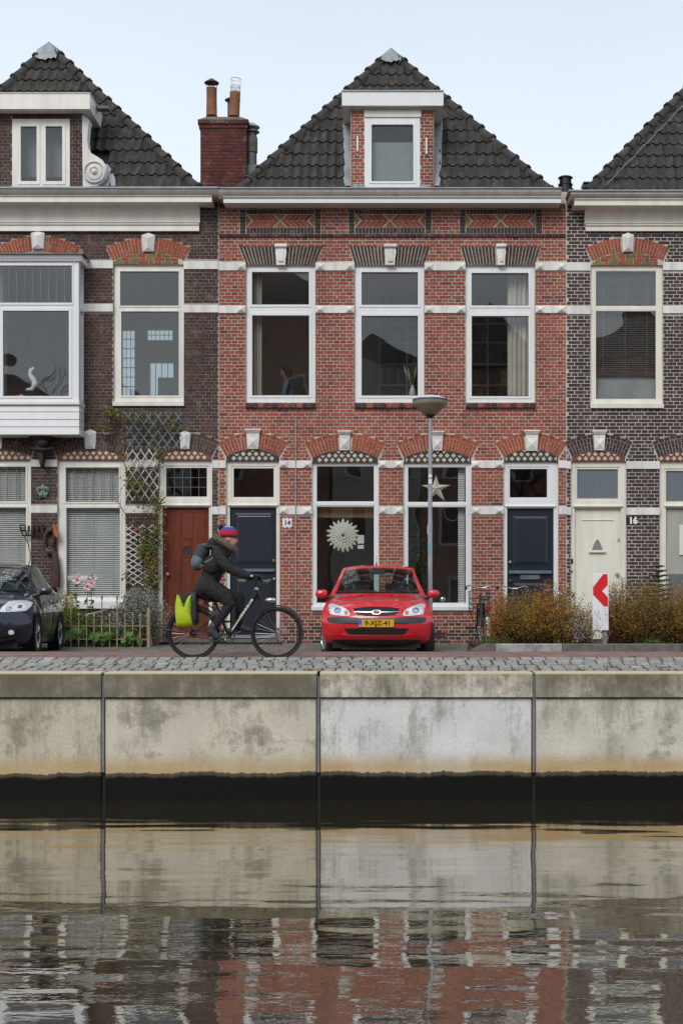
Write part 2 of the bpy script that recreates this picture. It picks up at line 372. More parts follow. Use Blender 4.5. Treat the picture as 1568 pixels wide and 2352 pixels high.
    def mesh(s, name, mats, smooth=False, merge=False):
        me = bpy.data.meshes.new(name)
        me.from_pydata(s.v, [], s.f)
        for m in (mats if isinstance(mats, (list, tuple)) else [mats]): me.materials.append(MATS[m])
        if any(s.m): me.polygons.foreach_set('material_index', s.m)
        if smooth: me.polygons.foreach_set('use_smooth', [True] * len(me.polygons))
        me.update()
        if merge or smooth:
            bm = bmesh.new(); bm.from_mesh(me)
            if merge: bmesh.ops.remove_doubles(bm, verts=bm.verts, dist=1e-5)
            bmesh.ops.recalc_face_normals(bm, faces=bm.faces)
            bm.to_mesh(me); bm.free()
        if smooth: me.set_sharp_from_angle(angle=radians(smooth if not isinstance(smooth, bool) else 40))
        return me
    def build(s, name, mats, parent=None, smooth=False, local=False, merge=False):
        return link(name, s.mesh(name, mats, smooth, merge), parent, local)
def link(name, data, parent=None, local=False, loc=None, rot=None):
    o = bpy.data.objects.new(name, data); COL.objects.link(o)
    if parent is not None:
        o.parent = parent
        if not local and parent.type == 'EMPTY': o.matrix_parent_inverse = Matrix.Translation(-Vector(parent.location))
    if loc is not None: o.location = loc
    if rot is not None: o.rotation_euler = rot
    return o
def tag(o, label=None, cat=None, group=None, kind=None):
    if label: o['label'] = label
    if cat: o['category'] = cat
    if group: o['group'] = group
    if kind: o['kind'] = kind
    return o
def thing(name, label, cat, loc=(0, 0, 0), rotz=0, group=None):
    o = bpy.data.objects.new(name, None); COL.objects.link(o)
    o.location = loc; o.rotation_euler = (0, 0, rotz); o.empty_display_size = 0.1
    return tag(o, label, cat, group)
def text_mesh(txt, size, font_shear=0.0, extrude=0.001, bold=0.0):
    cu = bpy.data.curves.new('t', 'FONT'); cu.body = txt; cu.size = size; cu.extrude = extrude; cu.shear = font_shear
    cu.align_x = 'CENTER'; cu.align_y = 'CENTER'; cu.offset = bold; cu.resolution_u = 3
    o = bpy.data.objects.new('t', cu); COL.objects.link(o)
    dg = bpy.context.evaluated_depsgraph_get(); me = bpy.data.meshes.new_from_object(o.evaluated_get(dg))
    bpy.data.objects.remove(o); bpy.data.curves.remove(cu)
    return me
def text_obj(name, txt, size, mat, loc, parent, local=False, rot=(pi / 2, 0, 0), bold=0.0, shear=0.0, sx=1.0):
    me = text_mesh(txt, size, shear, 0.0008, bold); me.materials.clear(); me.materials.append(MATS[mat])
    M = Matrix.Translation(Vector(loc)) @ Matrix.Rotation(rot[2], 4, 'Z') @ Matrix.Rotation(rot[0], 4, 'X') @ Matrix.Rotation(rot[1], 4, 'Y') @ Matrix.Diagonal((sx, 1, 1, 1))
    me.transform(M)
    return link(name, me, parent, local)
# ================================================================= HOUSES
WY = 27.0                                        # plane of the mortar of the row of houses
GZ = Z(1478)                                     # pavement level at the houses
def P(x, y, d=None): return (X(x, d or WY), Z(y, d or WY))
def plane(y):
    global WY
    WY = y
def clip_band(poly, z0, z1):
    def clip(p, f, z):
        out = []
        for i in range(len(p)):
            a, b = p[i], p[(i + 1) % len(p)]
            fa, fb = f(a[1]), f(b[1])
            if fa: out.append(a)
            if fa != fb:
                t = (z - a[1]) / (b[1] - a[1]); out.append((a[0] + (b[0] - a[0]) * t, z))
        return out
    p = clip(poly, lambda v: v >= z0, z0)
    if p: p = clip(p, lambda v: v <= z1, z1)
    if len(p) < 3: return None
    if max(q[1] for q in p) - min(q[1] for q in p) < 0.002: return None
    return min(q[0] for q in p), max(q[0] for q in p)
BRICKS = {}
def brick_mesh(w, h, d, mat, var):
    k = (round(w, 4), round(h, 4), mat, var)
    if k not in BRICKS:
        rs = random.Random(hash(k) % 1000 + var)
        j = lambda: rs.uniform(-0.0015, 0.0015)
        b = MB(); b.cham(-w / 2 + j(), w / 2 + j(), 0, d, -h / 2 + j(), h / 2 + j(), 0.0025)
        BRICKS[k] = b.mesh('brick', mat)
    return BRICKS[k]
class Bricks:
    def __init__(s, house, limit=300): s.house = house; s.limit = limit; s.full = []; s.bulk = {}
    def rect(s, x0, x1, z0, z1, y, mat, single=True):
        s.full.append((x0, x1, z0, z1, y, mat, single))
    def lay(s, x0, x1, z0, z1, blocks, mat, course, st, hd, joint, proud=0.006, phase=0.0, plinth=None, vjoint=None):
        n = int(round((z1 - z0) / course)); course = (z1 - z0) / n
        vj = vjoint or joint
        for r in range(n):
            zb = z0 + r * course + joint / 2; zt = zb + course - joint
            iv = []
            for b in blocks:
                if b[0] == 'r':
                    _, a, c, e, f = b
                    if f > zb + 0.008 and e < zt - 0.008: iv.append((a, c))
                else:
                    q = clip_band(b[1], zb + course * .33, zt - course * .30)
                    if q: iv.append(q)
            iv.sort(); free = []; cur = x0
            for a, c in iv:
                if a > cur + 0.015: free.append((cur, a))
                cur = max(cur, c)
            if cur < x1 - 0.015: free.append((cur, x1))
            if r % 2 == 0: w, off = st, (st / 2 if (r // 2) % 2 else 0.0)
            else: w, off = hd, hd / 2
            bx = x0 - w + off + phase
            while bx < x1:
                a, c = bx + vj / 2, bx + w - vj / 2
                for f0, f1 in free:
                    p, q = max(a, f0 + vj / 2), min(c, f1 - vj / 2)
                    if q - p > 0.018:
                        mm = mat
                        if plinth and zb < plinth[0] and random.random() < plinth[1](zb): mm = plinth[2]
                        s.rect(p, q, zb, zt, y=WY - proud - rnd(0, 0.003), mat=mm, single=(q - p > w - vj - 0.002 and r % 2 == 0))
                bx += w
    def finish(s, nearest):
        cand = [i for i, f in enumerate(s.full) if f[6]]
        cand.sort(key=lambda i: nearest((s.full[i][0] + s.full[i][1]) / 2, (s.full[i][2] + s.full[i][3]) / 2))
        pick = set(cand[:s.limit]); bulk = {}
        for i, (a, c, e, f, y, mat, _) in enumerate(s.full):
            if i in pick:
                link('brick', brick_mesh(c - a, f - e, WY + 0.004 - y, mat, i % 5), s.house, loc=((a + c) / 2, y, (e + f) / 2))
            else:
                bulk.setdefault(mat, MB()).cham(a, c, y, WY + 0.003, e + rnd(-0.001, 0.001), f + rnd(-0.001, 0.001), 0.0022)
        mats = list(bulk); al = MB()
        for k, m in enumerate(mats): al.add(bulk[m].v, bulk[m].f, k)
        o = al.build('brickwork', mats, s.house); tag(o, kind='stuff')
# ---- arches
def seg(cx, half, yspring, ycrown, thick):
    """circle of a segmental arch in metres, from picture coordinates"""
    xc = X(cx); h = half * 27 / F; zs, zc = Z(yspring), Z(ycrown); rise = zc - zs
    r = (h * h + rise * rise) / (2 * rise); return xc, zc - r, r, r + thick * 27 / F, asin(h / r), zs
def arch(house, cx, half, yspring, ycrown, thick, mat, ytile, ring=0.0, name='arch', tile=None, fill=None, keygap=0, label=None, brick_h=0.062):
    xc, z0, ri, re, th, zs = seg(cx, half, yspring, ycrown, thick)
    rm = re - ring * 27 / F
    pt = lambda r, t: (xc + r * sin(t), z0 + r * cos(t))
    back = MB()
    N = 16
    for i in range(N):
        t0, t1 = -th + 2 * th * i / N, -th + 2 * th * (i + 1) / N
        back.prism([pt(ri, t0), pt(ri, t1), pt(re, t1), pt(re, t0)], WY - 0.004, WY + 0.05)
    mort = 'mortar_cream' if mat not in ('brick_purple', 'brick_brown') else ('mortar_white' if mat == 'brick_purple' else 'mortar_brown')
    if mat == 'brick_brown': mort = 'mortar_brown'
    a = back.build(name, mort, house); 
    if label: a['label'] = label
    n = max(6, int(round(2 * th * (ri + rm) / 2 / brick_h))); g = 0.0055
    for i in range(n):
        t0, t1 = -th + 2 * th * i / n, -th + 2 * th * (i + 1) / n
        tm = (t0 + t1) / 2
        if abs(xc + (ri + rm) / 2 * sin(tm) - X(cx)) < keygap * 27 / F: continue
        gi, ge = g / ri, g / rm
        split = ri + (rm - ri) * (0.36 if i % 2 else 0.64) if thick > 20 else None
        cuts = [(ri + 0.003, (split or rm) - g), ] + ([(split + g, rm - g)] if split else [])
        for r0, r1 in cuts:
            q = MB(); q.prism([pt(r0, t0 + g / r0), pt(r0, t1 - g / r0), pt(r1, t1 - g / r1), pt(r1, t0 + g / r1)], WY - 0.011 - rnd(0, 0.003), WY)
            q.build('arch_brick', mat, a)
    if ring:
        n2 = int(round(2 * th * re / 0.115)); 
        for i in range(n2):
            t0, t1 = -th + 2 * th * i / n2 + g / re, -th + 2 * th * (i + 1) / n2 - g / re
            tm = (t0 + t1) / 2
            if abs(re * sin(tm)) < keygap * 27 / F: continue
            q = MB(); q.prism([pt(rm + g, t0), pt(rm + g, t1), pt(re - 0.002, t1), pt(re - 0.002, t0)], WY - 0.012 - rnd(0, 0.002), WY)
            q.build('arch_brick', mat, a)
    zt = Z(ytile)
    # tympanum below the arch
    if tile or fill:
        poly = [pt(ri - 0.004, -th + 2 * th * i / N) for i in range(N + 1)]
        full = [(X(cx - half) + .003, zt)] + poly + [(X(cx + half) - .003, zt)]
        tb = MB(); tb.prism(full, WY - 0.002, WY + 0.04)
        inside = lambda x, z, m=0.0: (x - xc) ** 2 + (z - z0) ** 2 < (ri - m) ** 2 and z > zt + m and abs(x - xc) < half * 27 / F
        if tile:
            ty = tb.build('tympanum', tile[1], house)
            px, pz = 14.6 * 27 / F, 9.9 * 27 / F
            for j in range(0, 5):
                zc2 = zt + pz * (j + 0.60)
                for i in range(-8, 9):
                    x2 = xc + px * (i + (0.5 if j % 2 else 0))
                    hw, hh = px * 0.37, pz * 0.55
                    pl = [(x2, zc2 - hh), (x2 + hw, zc2), (x2, zc2 + hh), (x2 - hw, zc2)]
                    ins = [inside(u, v, 0.0) for u, v in pl]
                    if sum(ins) < 3: continue
                    pl = [p for p, k in zip(pl, ins) if k]
                    q = MB(); q.prism(pl, WY - 0.008, WY); q.build('tile', tile[0], ty)
        else:
            ty = tb.build('tympanum', 'mortar_cream', house)
            rowh = 0.066; row = 0; z = zt + 0.005
            while z < z0 + ri:
                x = X(cx - half) + (0.06 if row % 2 else 0.01); k = row
                while x < X(cx + half):
                    w = (0.205, 0.10, 0.155)[k % 3]
                    pl = [(x, z), (x + w - 0.01, z), (x + w - 0.01, z + rowh - 0.010), (x, z + rowh - 0.010)]
                    top = [u for u in pl[2:]]
                    lim = lambda u: z0 + sqrt(max(0, (ri - 0.01) ** 2 - (u - xc) ** 2))
                    zr, zl = min(pl[2][1], lim(pl[2][0])), min(pl[3][1], lim(pl[3][0]))
                    if pl[1][0] < X(cx + half) - 0.004 and (zr > z + 0.012 or zl > z + 0.012):
                        p2 = [pl[0], pl[1], (pl[2][0], max(zr, z + 0.004)), (pl[3][0], max(zl, z + 0.004))]
                        q = MB(); q.prism(p2, WY - 0.009, WY); q.build('tympanum_brick', ('brick_yellow', 'brick_orange')[(k + row) % 2], ty)
                    x += w; k += 1
                z += rowh; row += 1
    outer = [(X(cx - half), zt)] + [pt(re, -th + 2 * th * i / 8) for i in range(9)] + [(X(cx + half), zt)]
    return ('p', outer)
def keystone(house, kind, x0, x1, y0, y1, wb=0.78):
    b = MB(); cx = (x0 + x1) / 2; h = (x1 - x0) / 2; hb = h * wb
    if kind == 'pent':
        o = [(cx, y0), (x1, y0 + (y1 - y0) * 0.13), (cx + hb, y1), (cx - hb, y1), (x0, y0 + (y1 - y0) * 0.13)]
        o = [P(*p) for p in o]
        b.prism(o, WY - 0.05, WY)
        ap = P(cx, y0 + (y1 - y0) * 0.33); a2 = P(cx, y0 + (y1 - y0) * 0.80)
        A, B = (ap[0], WY - 0.05 - 0.06, ap[1]), (a2[0], WY - 0.05 - 0.045, a2[1])
        V = [(p[0], WY - 0.0501, p[1]) for p in o] + [A, B]
        b.add(V, [(0, 5, 1), (1, 5, 6, 2), (2, 6, 3), (3, 6, 5, 4), (4, 5, 0)])
    elif kind == 'cap':
        yc = y0 + 8.5
        b.prism([P(cx - h * .80, yc), P(cx + h * .80, yc), P(cx + hb * .84, y1), P(cx - hb * .84, y1)], WY - 0.05, WY)
        p0, p1 = P(cx - hb * .8, y1 - 2), P(cx + hb * .8, yc + 10)
        b.pyr(p0[0], p1[0], p0[1], p1[1], WY - 0.0502, 0.045)
        for k, (w, a, c, d) in enumerate(((1.0, y0, y0 + 3.4, .10), (0.93, y0 + 3.5, y0 + 6, .085), (0.86, y0 + 6.1, yc, .07))):
            q0, q1 = P(cx - h * w, c), P(cx + h * w, a); b.cham(q0[0], q1[0], WY - d, WY, q0[1], q1[1], .004)
    else:
        pts = []; 
        for s in (1, -1):
            side = [(0.92, 0.0), (1.0, 0.10), (0.80, 0.22), (0.86, 0.40), (0.70, 0.7), (0.66, 1.0)]
            if s < 0: side = side[::-1]
            pts += [P(cx + s * h * u, y0 + (y1 - y0) * v) for u, v in side]
        b.prism(pts, WY - 0.07, WY)
        q0, q1 = P(cx - h * .86, y0 + 10), P(cx + h * .86, y0 + 1); zc = (q0[1] + q1[1]) / 2
        b.tube([(q0[0], WY - 0.085, zc), (q1[0], WY - 0.085, zc)], 0.034, 10)
        q2 = P(cx, y1 - 9); b.tube([(q0[0] + .06, WY - 0.08, q2[1]), (q1[0] - .06, WY - 0.08, q2[1])], 0.022, 8)
        q0, q1 = P(cx - h * .42, y1 - 12), P(cx + h * .42, y0 + 13); b.cham(q0[0], q1[0], WY - .085, WY - .06, q0[1], q1[1], .008)
    return b.build('keystone', 'stone_white', house, smooth=25)
def band(house, x0, x1, y0, y1, studs=(), mat='stone_white', name='stone_band'):
    b = MB(); a, c = P(x0, y1), P(x1, y0)
    b.cham(a[0], c[0], WY - 0.03, WY + 0.01, a[1], c[1], 0.005)
    for s in studs:
        q = P(s, (y0 + y1) / 2); w = 0.085
        b.pyr(q[0] - w, q[0] + w, a[1] + 0.004, c[1] - 0.02, WY - 0.0302, 0.05, az=q[1] - 0.01)
    b.build(name, mat, house)
    return ('r', a[0], c[0], a[1], c[1])
def window(house, x0, x1, y0, y1, panes, mat='paint_white', yf=0.055, sash=5.0, glassm='window_glass', lead=None, name='window', sash_mat=None, sash_proud=0.012, depth=0.10):
    a, c = P(x0, y1), P(x1, y0)
    hs = []
    for p in panes:
        q, r = P(p[0] - sash, p[3] + sash), P(p[1] + sash, p[2] - sash); hs.append((q[0], r[0], q[1], r[1]))
    b = MB(); b.holes(a[0], c[0], a[1], c[1], hs, WY + yf, WY + yf + depth)
    w = b.build(name, mat, house)
    for p, h in zip(panes, hs):
        g0, g1 = P(p[0], p[3]), P(p[1], p[2])
        s = MB(); s.holes(h[0], h[1], h[2], h[3], [(g0[0], g1[0], g0[1], g1[1])], WY + yf - sash_proud, WY + yf + depth * 0.7)
        e = 0.006                                # dark gasket line round the sash
        so = s.build('sash', sash_mat or mat, w)
        k = MB(); k.box(g0[0] - .004, g1[0] + .004, WY + yf + 0.035, WY + yf + 0.041, g0[1] - .004, g1[1] + .004)
        k.build('pane', glassm, w)
        if lead:
            m = MB(); nx, nz = lead(p)
            for i in range(1, nx):
                xx = g0[0] + (g1[0] - g0[0]) * i / nx; m.box(xx - .005, xx + .005, WY + yf + .028, WY + yf + .044, g0[1], g1[1])
            for i in range(1, nz):
                zz = g0[1] + (g1[1] - g0[1]) * i / nz; m.box(g0[0], g1[0], WY + yf + .027, WY + yf + .045, zz - .005, zz + .005)
            if nx > 1 or nz > 1: m.build('leading', 'lead_dark', w)
    return w
def gasket(w): pass
def room(house, x0, x1, z0, z1, y1, wall='room_wall', floor='wood_floor', ceil='room_wall', back=None, name='room', rear=()):
    y0 = WY + 0.36; b = MB()
    rh = [(X(u0, y1), X(u1, y1), Z(v1, y1), Z(v0, y1)) for u0, u1, v0, v1 in (q[:4] for q in rear)]; b.holes(x0, x1, z0, z1, rh, y1, y1 + .25, 2)      # rear windows let daylight in, some added only for that
    b.quad((x0, y0, z0), (x1, y0, z0), (x1, y1, z0), (x0, y1, z0), 1)
    b.quad((x0, y0, z1), (x0, y1, z1), (x1, y1, z1), (x1, y0, z1), 0)
    b.quad((x0, y0, z0), (x0, y1, z0), (x0, y1, z1), (x0, y0, z1), 0)
    b.quad((x1, y0, z0), (x1, y0, z1), (x1, y1, z1), (x1, y1, z0), 0)
    ro = b.build(name, [wall, floor, back or wall], house)
    for (a, c, e, f), r in zip(rh, rear):
        m = MB(); nx, nz = (r[4:] if len(r) > 4 else (2, 3)); m.holes(a, c, e, f, [(a + (c - a) * (i + .04) / nx, a + (c - a) * (i + .96) / nx, e + (f - e) * (j + .03) / nz, e + (f - e) * (j + .97) / nz) for i in range(nx) for j in range(nz)], y1 + .08, y1 + .12); rw = m.build('rear_window', 'paint_white', ro); m = MB(); m.box(a, c, y1 + .10, y1 + .106, e, f); m.build('pane', 'rear_glass', rw)
    return ro
def blind(w, x0, x1, y0, y1, yy=0.16, n=None, mat='blind_white', tilt=0.62, pitch=0.030, name='blind'):
    """venetian blind: a part of its window; slats are too fine to tell apart"""
    b = MB(); a, c = P(x0, y1), P(x1, y0); z = c[1] - 0.03; k = 0
    b.box(a[0], c[0], WY + yy - .02, WY + yy + .02, c[1] - .025, c[1])
    while z > a[1]:
        dz = pitch * .62; b.quad((a[0], WY + yy - .010, z - dz / 2), (c[0], WY + yy - .010, z - dz / 2), (c[0], WY + yy + .010, z + dz / 2), (a[0], WY + yy + .010, z + dz / 2)); z -= pitch
    o = b.build(name, mat, w); tag(o, kind='stuff')
    t = MB()
    for f in (0.15, 0.5, 0.85):
        xx = a[0] + (c[0] - a[0]) * f; t.box(xx - .002, xx + .002, WY + yy - .014, WY + yy - .012, a[1], c[1])
    t.build('ladder_cord', 'silver', w)
def curtain(house, x0, x1, y0, y1, yy=0.30, folds=6, mat='curtain', amp=0.035):
    b = MB(); a, c = P(x0, y1), P(x1, y0); n = folds * 8; vs = []
    for i in range(n + 1):
        t = i / n; xx = a[0] + (c[0] - a[0]) * t; y = WY + yy + amp * sin(t * folds * 2 * pi) + 0.015 * sin(t * 17)
        vs += [(xx, y, a[1]), (xx + 0.01 * sin(t * 9), y * 1.0, c[1])]
    b.add(vs, [(2 * i, 2 * i + 2, 2 * i + 3, 2 * i + 1) for i in range(n)])
    return b.build('curtain', mat, house, smooth=True)
def sill_tiles(w, x0, x1, y0, y1):
    a, c = P(x0, y1), P(x1, y0); n = 11; W = (c[0] - a[0]) / n
    s = MB(); s.box(a[0], c[0], WY - .02, WY + .05, a[1], c[1]); so = s.build('sill', 'mortar_cream', w)
    pat = ['tile_black', 'tile_black', 'brick_orange', 'brick_plinth', 'tile_black', 'brick_orange', 'brick_orange', 'brick_plinth', 'brick_orange', 'tile_black', 'tile_black']
    for i in range(n):
        q = MB(); q.cham(a[0] + i * W + .007, a[0] + (i + 1) * W - .007, WY - .07, WY + .02, a[1] - .015 - rnd(0, .003), c[1] - .004, .012)
        q.build('sill_tile', 'brick_black' if pat[i] == 'tile_black' else ('brick_plinth' if pat[i] == 'brick_plinth' else 'brick_red'), so)
def door(house, x0, x1, y0, y1, mat, label=None, yf=0.12):
    b = MB(); a, c = P(x0, y1), P(x1, y0); b.box(a[0], c[0], WY + yf, WY + yf + .05, a[1], c[1])
    o = b.build('door', mat, house)
    if label: o['label'] = label
    return o
def knob(door_, x, y, r=0.032, mat='brass', yf=0.12, name='door_knob'):
    q = P(x, y); b = MB(); b.lathe([(r * .9, 0), (r * .8, -.008), (r * .35, -.012), (r * .35, -.03), (r * .8, -.036), (r, -.052), (r * .7, -.068), (0.002, -.072)], (q[0], WY + yf, q[1]), 14, 'Y')
    b.build(name, mat, door_, smooth=True)
# ---- roof
def roof(house, ax, ay, e0, e1, ye, label=None, dormer=None, Ya=29.0, Ye=27.12, trim='roof_tile', tiles=True, holes=()):
    """hipped front: apex (ax, ay), eaves from e0 to e1 at picture height ye"""
    A = Vector((X(ax, Ya), Ya, Z(ay, Ya))); L = Vector((X(e0, Ye), Ye, Z(ye, Ye))); R = Vector((X(e1, Ye), Ye, Z(ye, Ye)))
    b = MB(); Yb = 36.0
    off = Vector((0, 0.05, -0.05))
    v = [L + off, R + off, A + off, Vector((L.x, Yb, L.z)), Vector((R.x, Yb, R.z)), Vector((A.x, Yb, A.z))]
    b.add(v, [(0, 1, 2), (1, 4, 5, 2), (0, 2, 5, 3)])
    ro = b.build('roof', 'roof_tile', house)
    up = Vector((0, A.y - L.y, A.z - L.z)); SL = up.length; up.normalize(); nrm = Vector((0, -up.z, up.y))
    nr = max(3, round((A.z - L.z) / 0.272)); ex = SL / nr; pw = 0.1675
    cnt = 0
    for r in range(nr):
        s0 = ex * r; off0 = 0.0
        xl = lambda s: L.x + (A.x - L.x) * s / SL; xr = lambda s: R.x + (A.x - R.x) * s / SL
        x = A.x - math.ceil((A.x - xl(s0)) / pw) * pw
        while x < xr(s0):
            c0 = x + pw / 2; hole = False
            zc = L.z + (A.z - L.z) * (s0 + ex / 2) / SL
            for h in holes:
                if h[0] < c0 < h[1] and h[2] < zc + 0.12 and zc - 0.12 < h[3]: hole = True
            sm = min(s0 + ex * 1.15, SL)
            if not hole and x + pw > xl(s0) and xr(s0) > x:
                n = 8; vs = []; rj = rnd(-0.004, 0.004); jx = rnd(-.003, .003); tl = rnd(-.004, .004)
                for k in range(n + 1):
                    t = k / n; hgt = 0.010 + 0.048 * (0.5 - 0.5 * cos(2 * pi * t)) ** 1.7
                    for q, (s, lift) in enumerate(((s0 - 0.035, 0.040 + rj), (sm, 0.004))):
                        xx = x + pw * t + jx + tl * (1 - q)
                        s2 = max(0, min(s, SL)); xx = min(max(xx, xl(s2)), xr(s2))
                        p = Vector((xx, L.y, L.z)) + up * s + nrm * (hgt + lift); vs.append(p)
                    vs.append(Vector((vs[-2].x, vs[-2].y, vs[-2].z)) - nrm * 0.018)
                fs = []
                for k in range(n):
                    a0 = 3 * k; b0 = 3 * (k + 1)
                    fs += [(a0, b0, b0 + 1, a0 + 1), (a0 + 2, b0 + 2, b0, a0)]
                q = MB(); q.add(vs, fs)
                me = q.mesh('tile', 'roof_tile', smooth=50)
                link('tile', me, ro)
            x += pw
    # hip tiles
    for E in (L, R):
        d = (A - E); LL = d.length; d.normalize(); n = max(2, round(LL / 0.345)); st = LL / n
        side = Vector((0, 0, 1)) - d * d.z; side.normalize(); lat = d.cross(side).normalized()
        for i in range(n):
            p0 = E + d * (i * st - 0.05); p1 = E + d * ((i + 1) * st + 0.03); q = MB(); vs = []
            rj = rnd(-.006, .006)
            rings = ((p0, 0.118 + rj, 0.02), (p0 + d * 0.05, 0.118 + rj, 0.02), (p0 + d * 0.052, 0.106, 0.012), (p1, 0.088, 0.0))
            for pp, rad, up_ in rings:
                for j in range(9):
                    a = -0.15 * pi + 1.3 * pi * j / 8; vs.append(pp + lat * cos(a) * rad + side * (sin(a) * rad + up_ - 0.01))
            fs = [(i2 * 9 + j, i2 * 9 + j + 1, (i2 + 1) * 9 + j + 1, (i2 + 1) * 9 + j) for i2 in range(3) for j in range(8)]
            fs.append(tuple(range(8, -1, -1)))
            q.add(vs, fs); q.build('ridge_tile', 'roof_tile', ro, smooth=45)
    return ro, A, L, R, up, nrm, SL
def lead_cap(ro, A, up, nrm, w=0.30, drop=0.34, mat='lead'):
    b = MB(); rs = random.Random(3); pts = []
    top = A + Vector((0, -0.05, 0.10))
    n = 9
    row0 = [top + Vector(((i / (n - 1) - .5) * w * 0.5, rs.uniform(-.01, .01), -abs(i / (n - 1) - .5) * 0.10)) for i in range(n)]
    row1 = [top + Vector(((i / (n - 1) - .5) * w * 1.5, -0.12 + rs.uniform(-.01, .01), -0.12 - abs(i / (n - 1) - .5) * 0.22 + rs.uniform(-.02, .02))) for i in range(n)]
    row2 = [A - up * (drop + rs.uniform(-.05, .05) - abs(i / (n - 1) - .5) * 0.1) + nrm * 0.115 + Vector(((i / (n - 1) - .5) * w * 1.5, 0, 0)) for i in range(n)]
    rowb = [top + Vector(((i / (n - 1) - .5) * w * 1.3, 0.25, -abs(i / (n - 1) - .5) * 0.2 + 0.01)) for i in range(n)]
    vs = rowb + row0 + row1 + row2
    b.add(vs, [(r * n + i, (r + 1) * n + i, (r + 1) * n + i + 1, r * n + i + 1) for r in range(3) for i in range(n - 1)])
    b.build('lead_cap', mat, ro, smooth=60)
def flashing(ro, pts_l, pts_r, L, A, up, nrm, SL, mat='lead', Ye=27.12):
    """lead sheet beside a dormer; rows of (x_left, x_right, y) in picture units lying just above the tiles"""
    b = MB(); vs = []
    rs = random.Random(5)
    for (xa, xb, y) in pts_l:
        zz = Z(y, 28); t = (zz - L.z) / (A.z - L.z); yy = L.y + (A.y - L.y) * t
        t = (Z(y, yy) - L.z) / (A.z - L.z); yy = L.y + (A.y - L.y) * t
        base = Vector((0, yy, Z(y, yy))) + nrm * 0.09
        for x in (xa, (xa + xb) / 2, xb):
            vs.append((X(x + rs.uniform(-1.5, 1.5), base.y), base.y - (0.015 if x == (xa + xb) / 2 else 0) + rs.uniform(-.008, .008), base.z))
    n = len(pts_l)
    b.add(vs, [(3 * i + k, 3 * i + k + 1, 3 * i + k + 4, 3 * i + k + 3) for i in range(n - 1) for k in (0, 1)])
    b.build('flashing', mat, ro, smooth=60)
def frame_door(house, x0, x1, y0, glass, leaf, ybot, mat, leafmat, glassm='window_glass', lead=None, greybase=1442, name='door_frame', label=None):
    """door frame with a fanlight above the leaf; picture units"""
    a, c = P(x0, ybot), P(x1, y0); s = 5.0
    q, r = P(glass[0] - s, glass[3] + s), P(glass[1] + s, glass[2] - s); l0, l1 = P(leaf[0], ybot), P(leaf[1], leaf[2])
    b = MB(); b.holes(a[0], c[0], a[1], c[1], [(q[0], r[0], q[1], r[1]), (l0[0], l1[0], l0[1] - 1, l1[1])], WY + .055, WY + .16)
    w = b.build(name, mat, house)
    g0, g1 = P(glass[0], glass[3]), P(glass[1], glass[2])
    m = MB(); m.holes(q[0], r[0], q[1], r[1], [(g0[0], g1[0], g0[1], g1[1])], WY + .07, WY + .13); m.build('sash', mat, w)
    k = MB(); k.box(g0[0], g1[0], WY + .10, WY + .106, g0[1], g1[1]); k.build('pane', glassm, w)
    if lead:
        m = MB()
        for i in range(1, lead[0]): xx = g0[0] + (g1[0] - g0[0]) * i / lead[0]; m.box(xx - .005, xx + .005, WY + .094, WY + .11, g0[1], g1[1])
        for i in range(1, lead[1]): zz = g0[1] + (g1[1] - g0[1]) * i / lead[1]; m.box(g0[0], g1[0], WY + .093, WY + .111, zz - .005, zz + .005)
        m.build('leading', 'lead_dark', w)
    m = MB(); t = P(0, leaf[2] - 2)[1]; m.extr([(WY + .03, t), (WY + .015, t + .02), (WY + .03, t + .045), (WY + .06, t + .05), (WY + .06, t)], l0[0] - .03, l1[0] + .03); m.build('drip_rail', mat, w)
    if greybase:
        m = MB(); zt = P(0, greybase)[1]
        m.box(a[0] - .002, l0[0] + .002, WY + .050, WY + .16, a[1], zt); m.box(l1[0] - .002, c[0] + .002, WY + .050, WY + .16, a[1], zt); m.build('frame_foot', 'paint_grey', w)
    m = MB(); z1 = P(0, leaf[3])[1]; m.box(l0[0] - .02, l1[0] + .02, WY - .02, WY + .2, GZ - .02, z1); m.build('doorstep', 'cement_grey', house)
    return door(house, leaf[0], leaf[1], leaf[2], leaf[3], leafmat, label)
def panel(dr, x0, x1, y0, y1, mat, yf=.12, bev=7.0, inset=.014, name='door_panel', edge=None, edge_y=None):
    """raised-and-fielded door panel: sunk border, bevelled field"""
    a, c = P(x0, y1), P(x1, y0); g = bev * WY / F; y = WY + yf
    b = MB(); b.holes(a[0] - .018, c[0] + .018, a[1] - .018, c[1] + .018, [(a[0], c[0], a[1], c[1])], y - .012, y + .001)
    V = [(a[0], y - .001, a[1]), (c[0], y - .001, a[1]), (c[0], y - .001, c[1]), (a[0], y - .001, c[1]),
         (a[0] + g, y - inset, a[1] + g), (c[0] - g, y - inset, a[1] + g), (c[0] - g, y - inset, c[1] - g), (a[0] + g, y - inset, c[1] - g)]
    b.add(V, [(0, 1, 5, 4), (1, 2, 6, 5), (2, 3, 7, 6), (3, 0, 4, 7), (4, 5, 6, 7)])
    return b.build(name, mat, dr)
def cornice(house, prof, x0, x1, d, mat, name, returns=()):
    """prof: list of (y-depth, picture y) outline from the top front down; swept along x"""
    pts = [(yy, Z(py, d)) for yy, py in prof]
    b = MB(); b.extr(pts, X(x0, d), X(x1, d)); return b.build(name, mat, house, smooth=30)

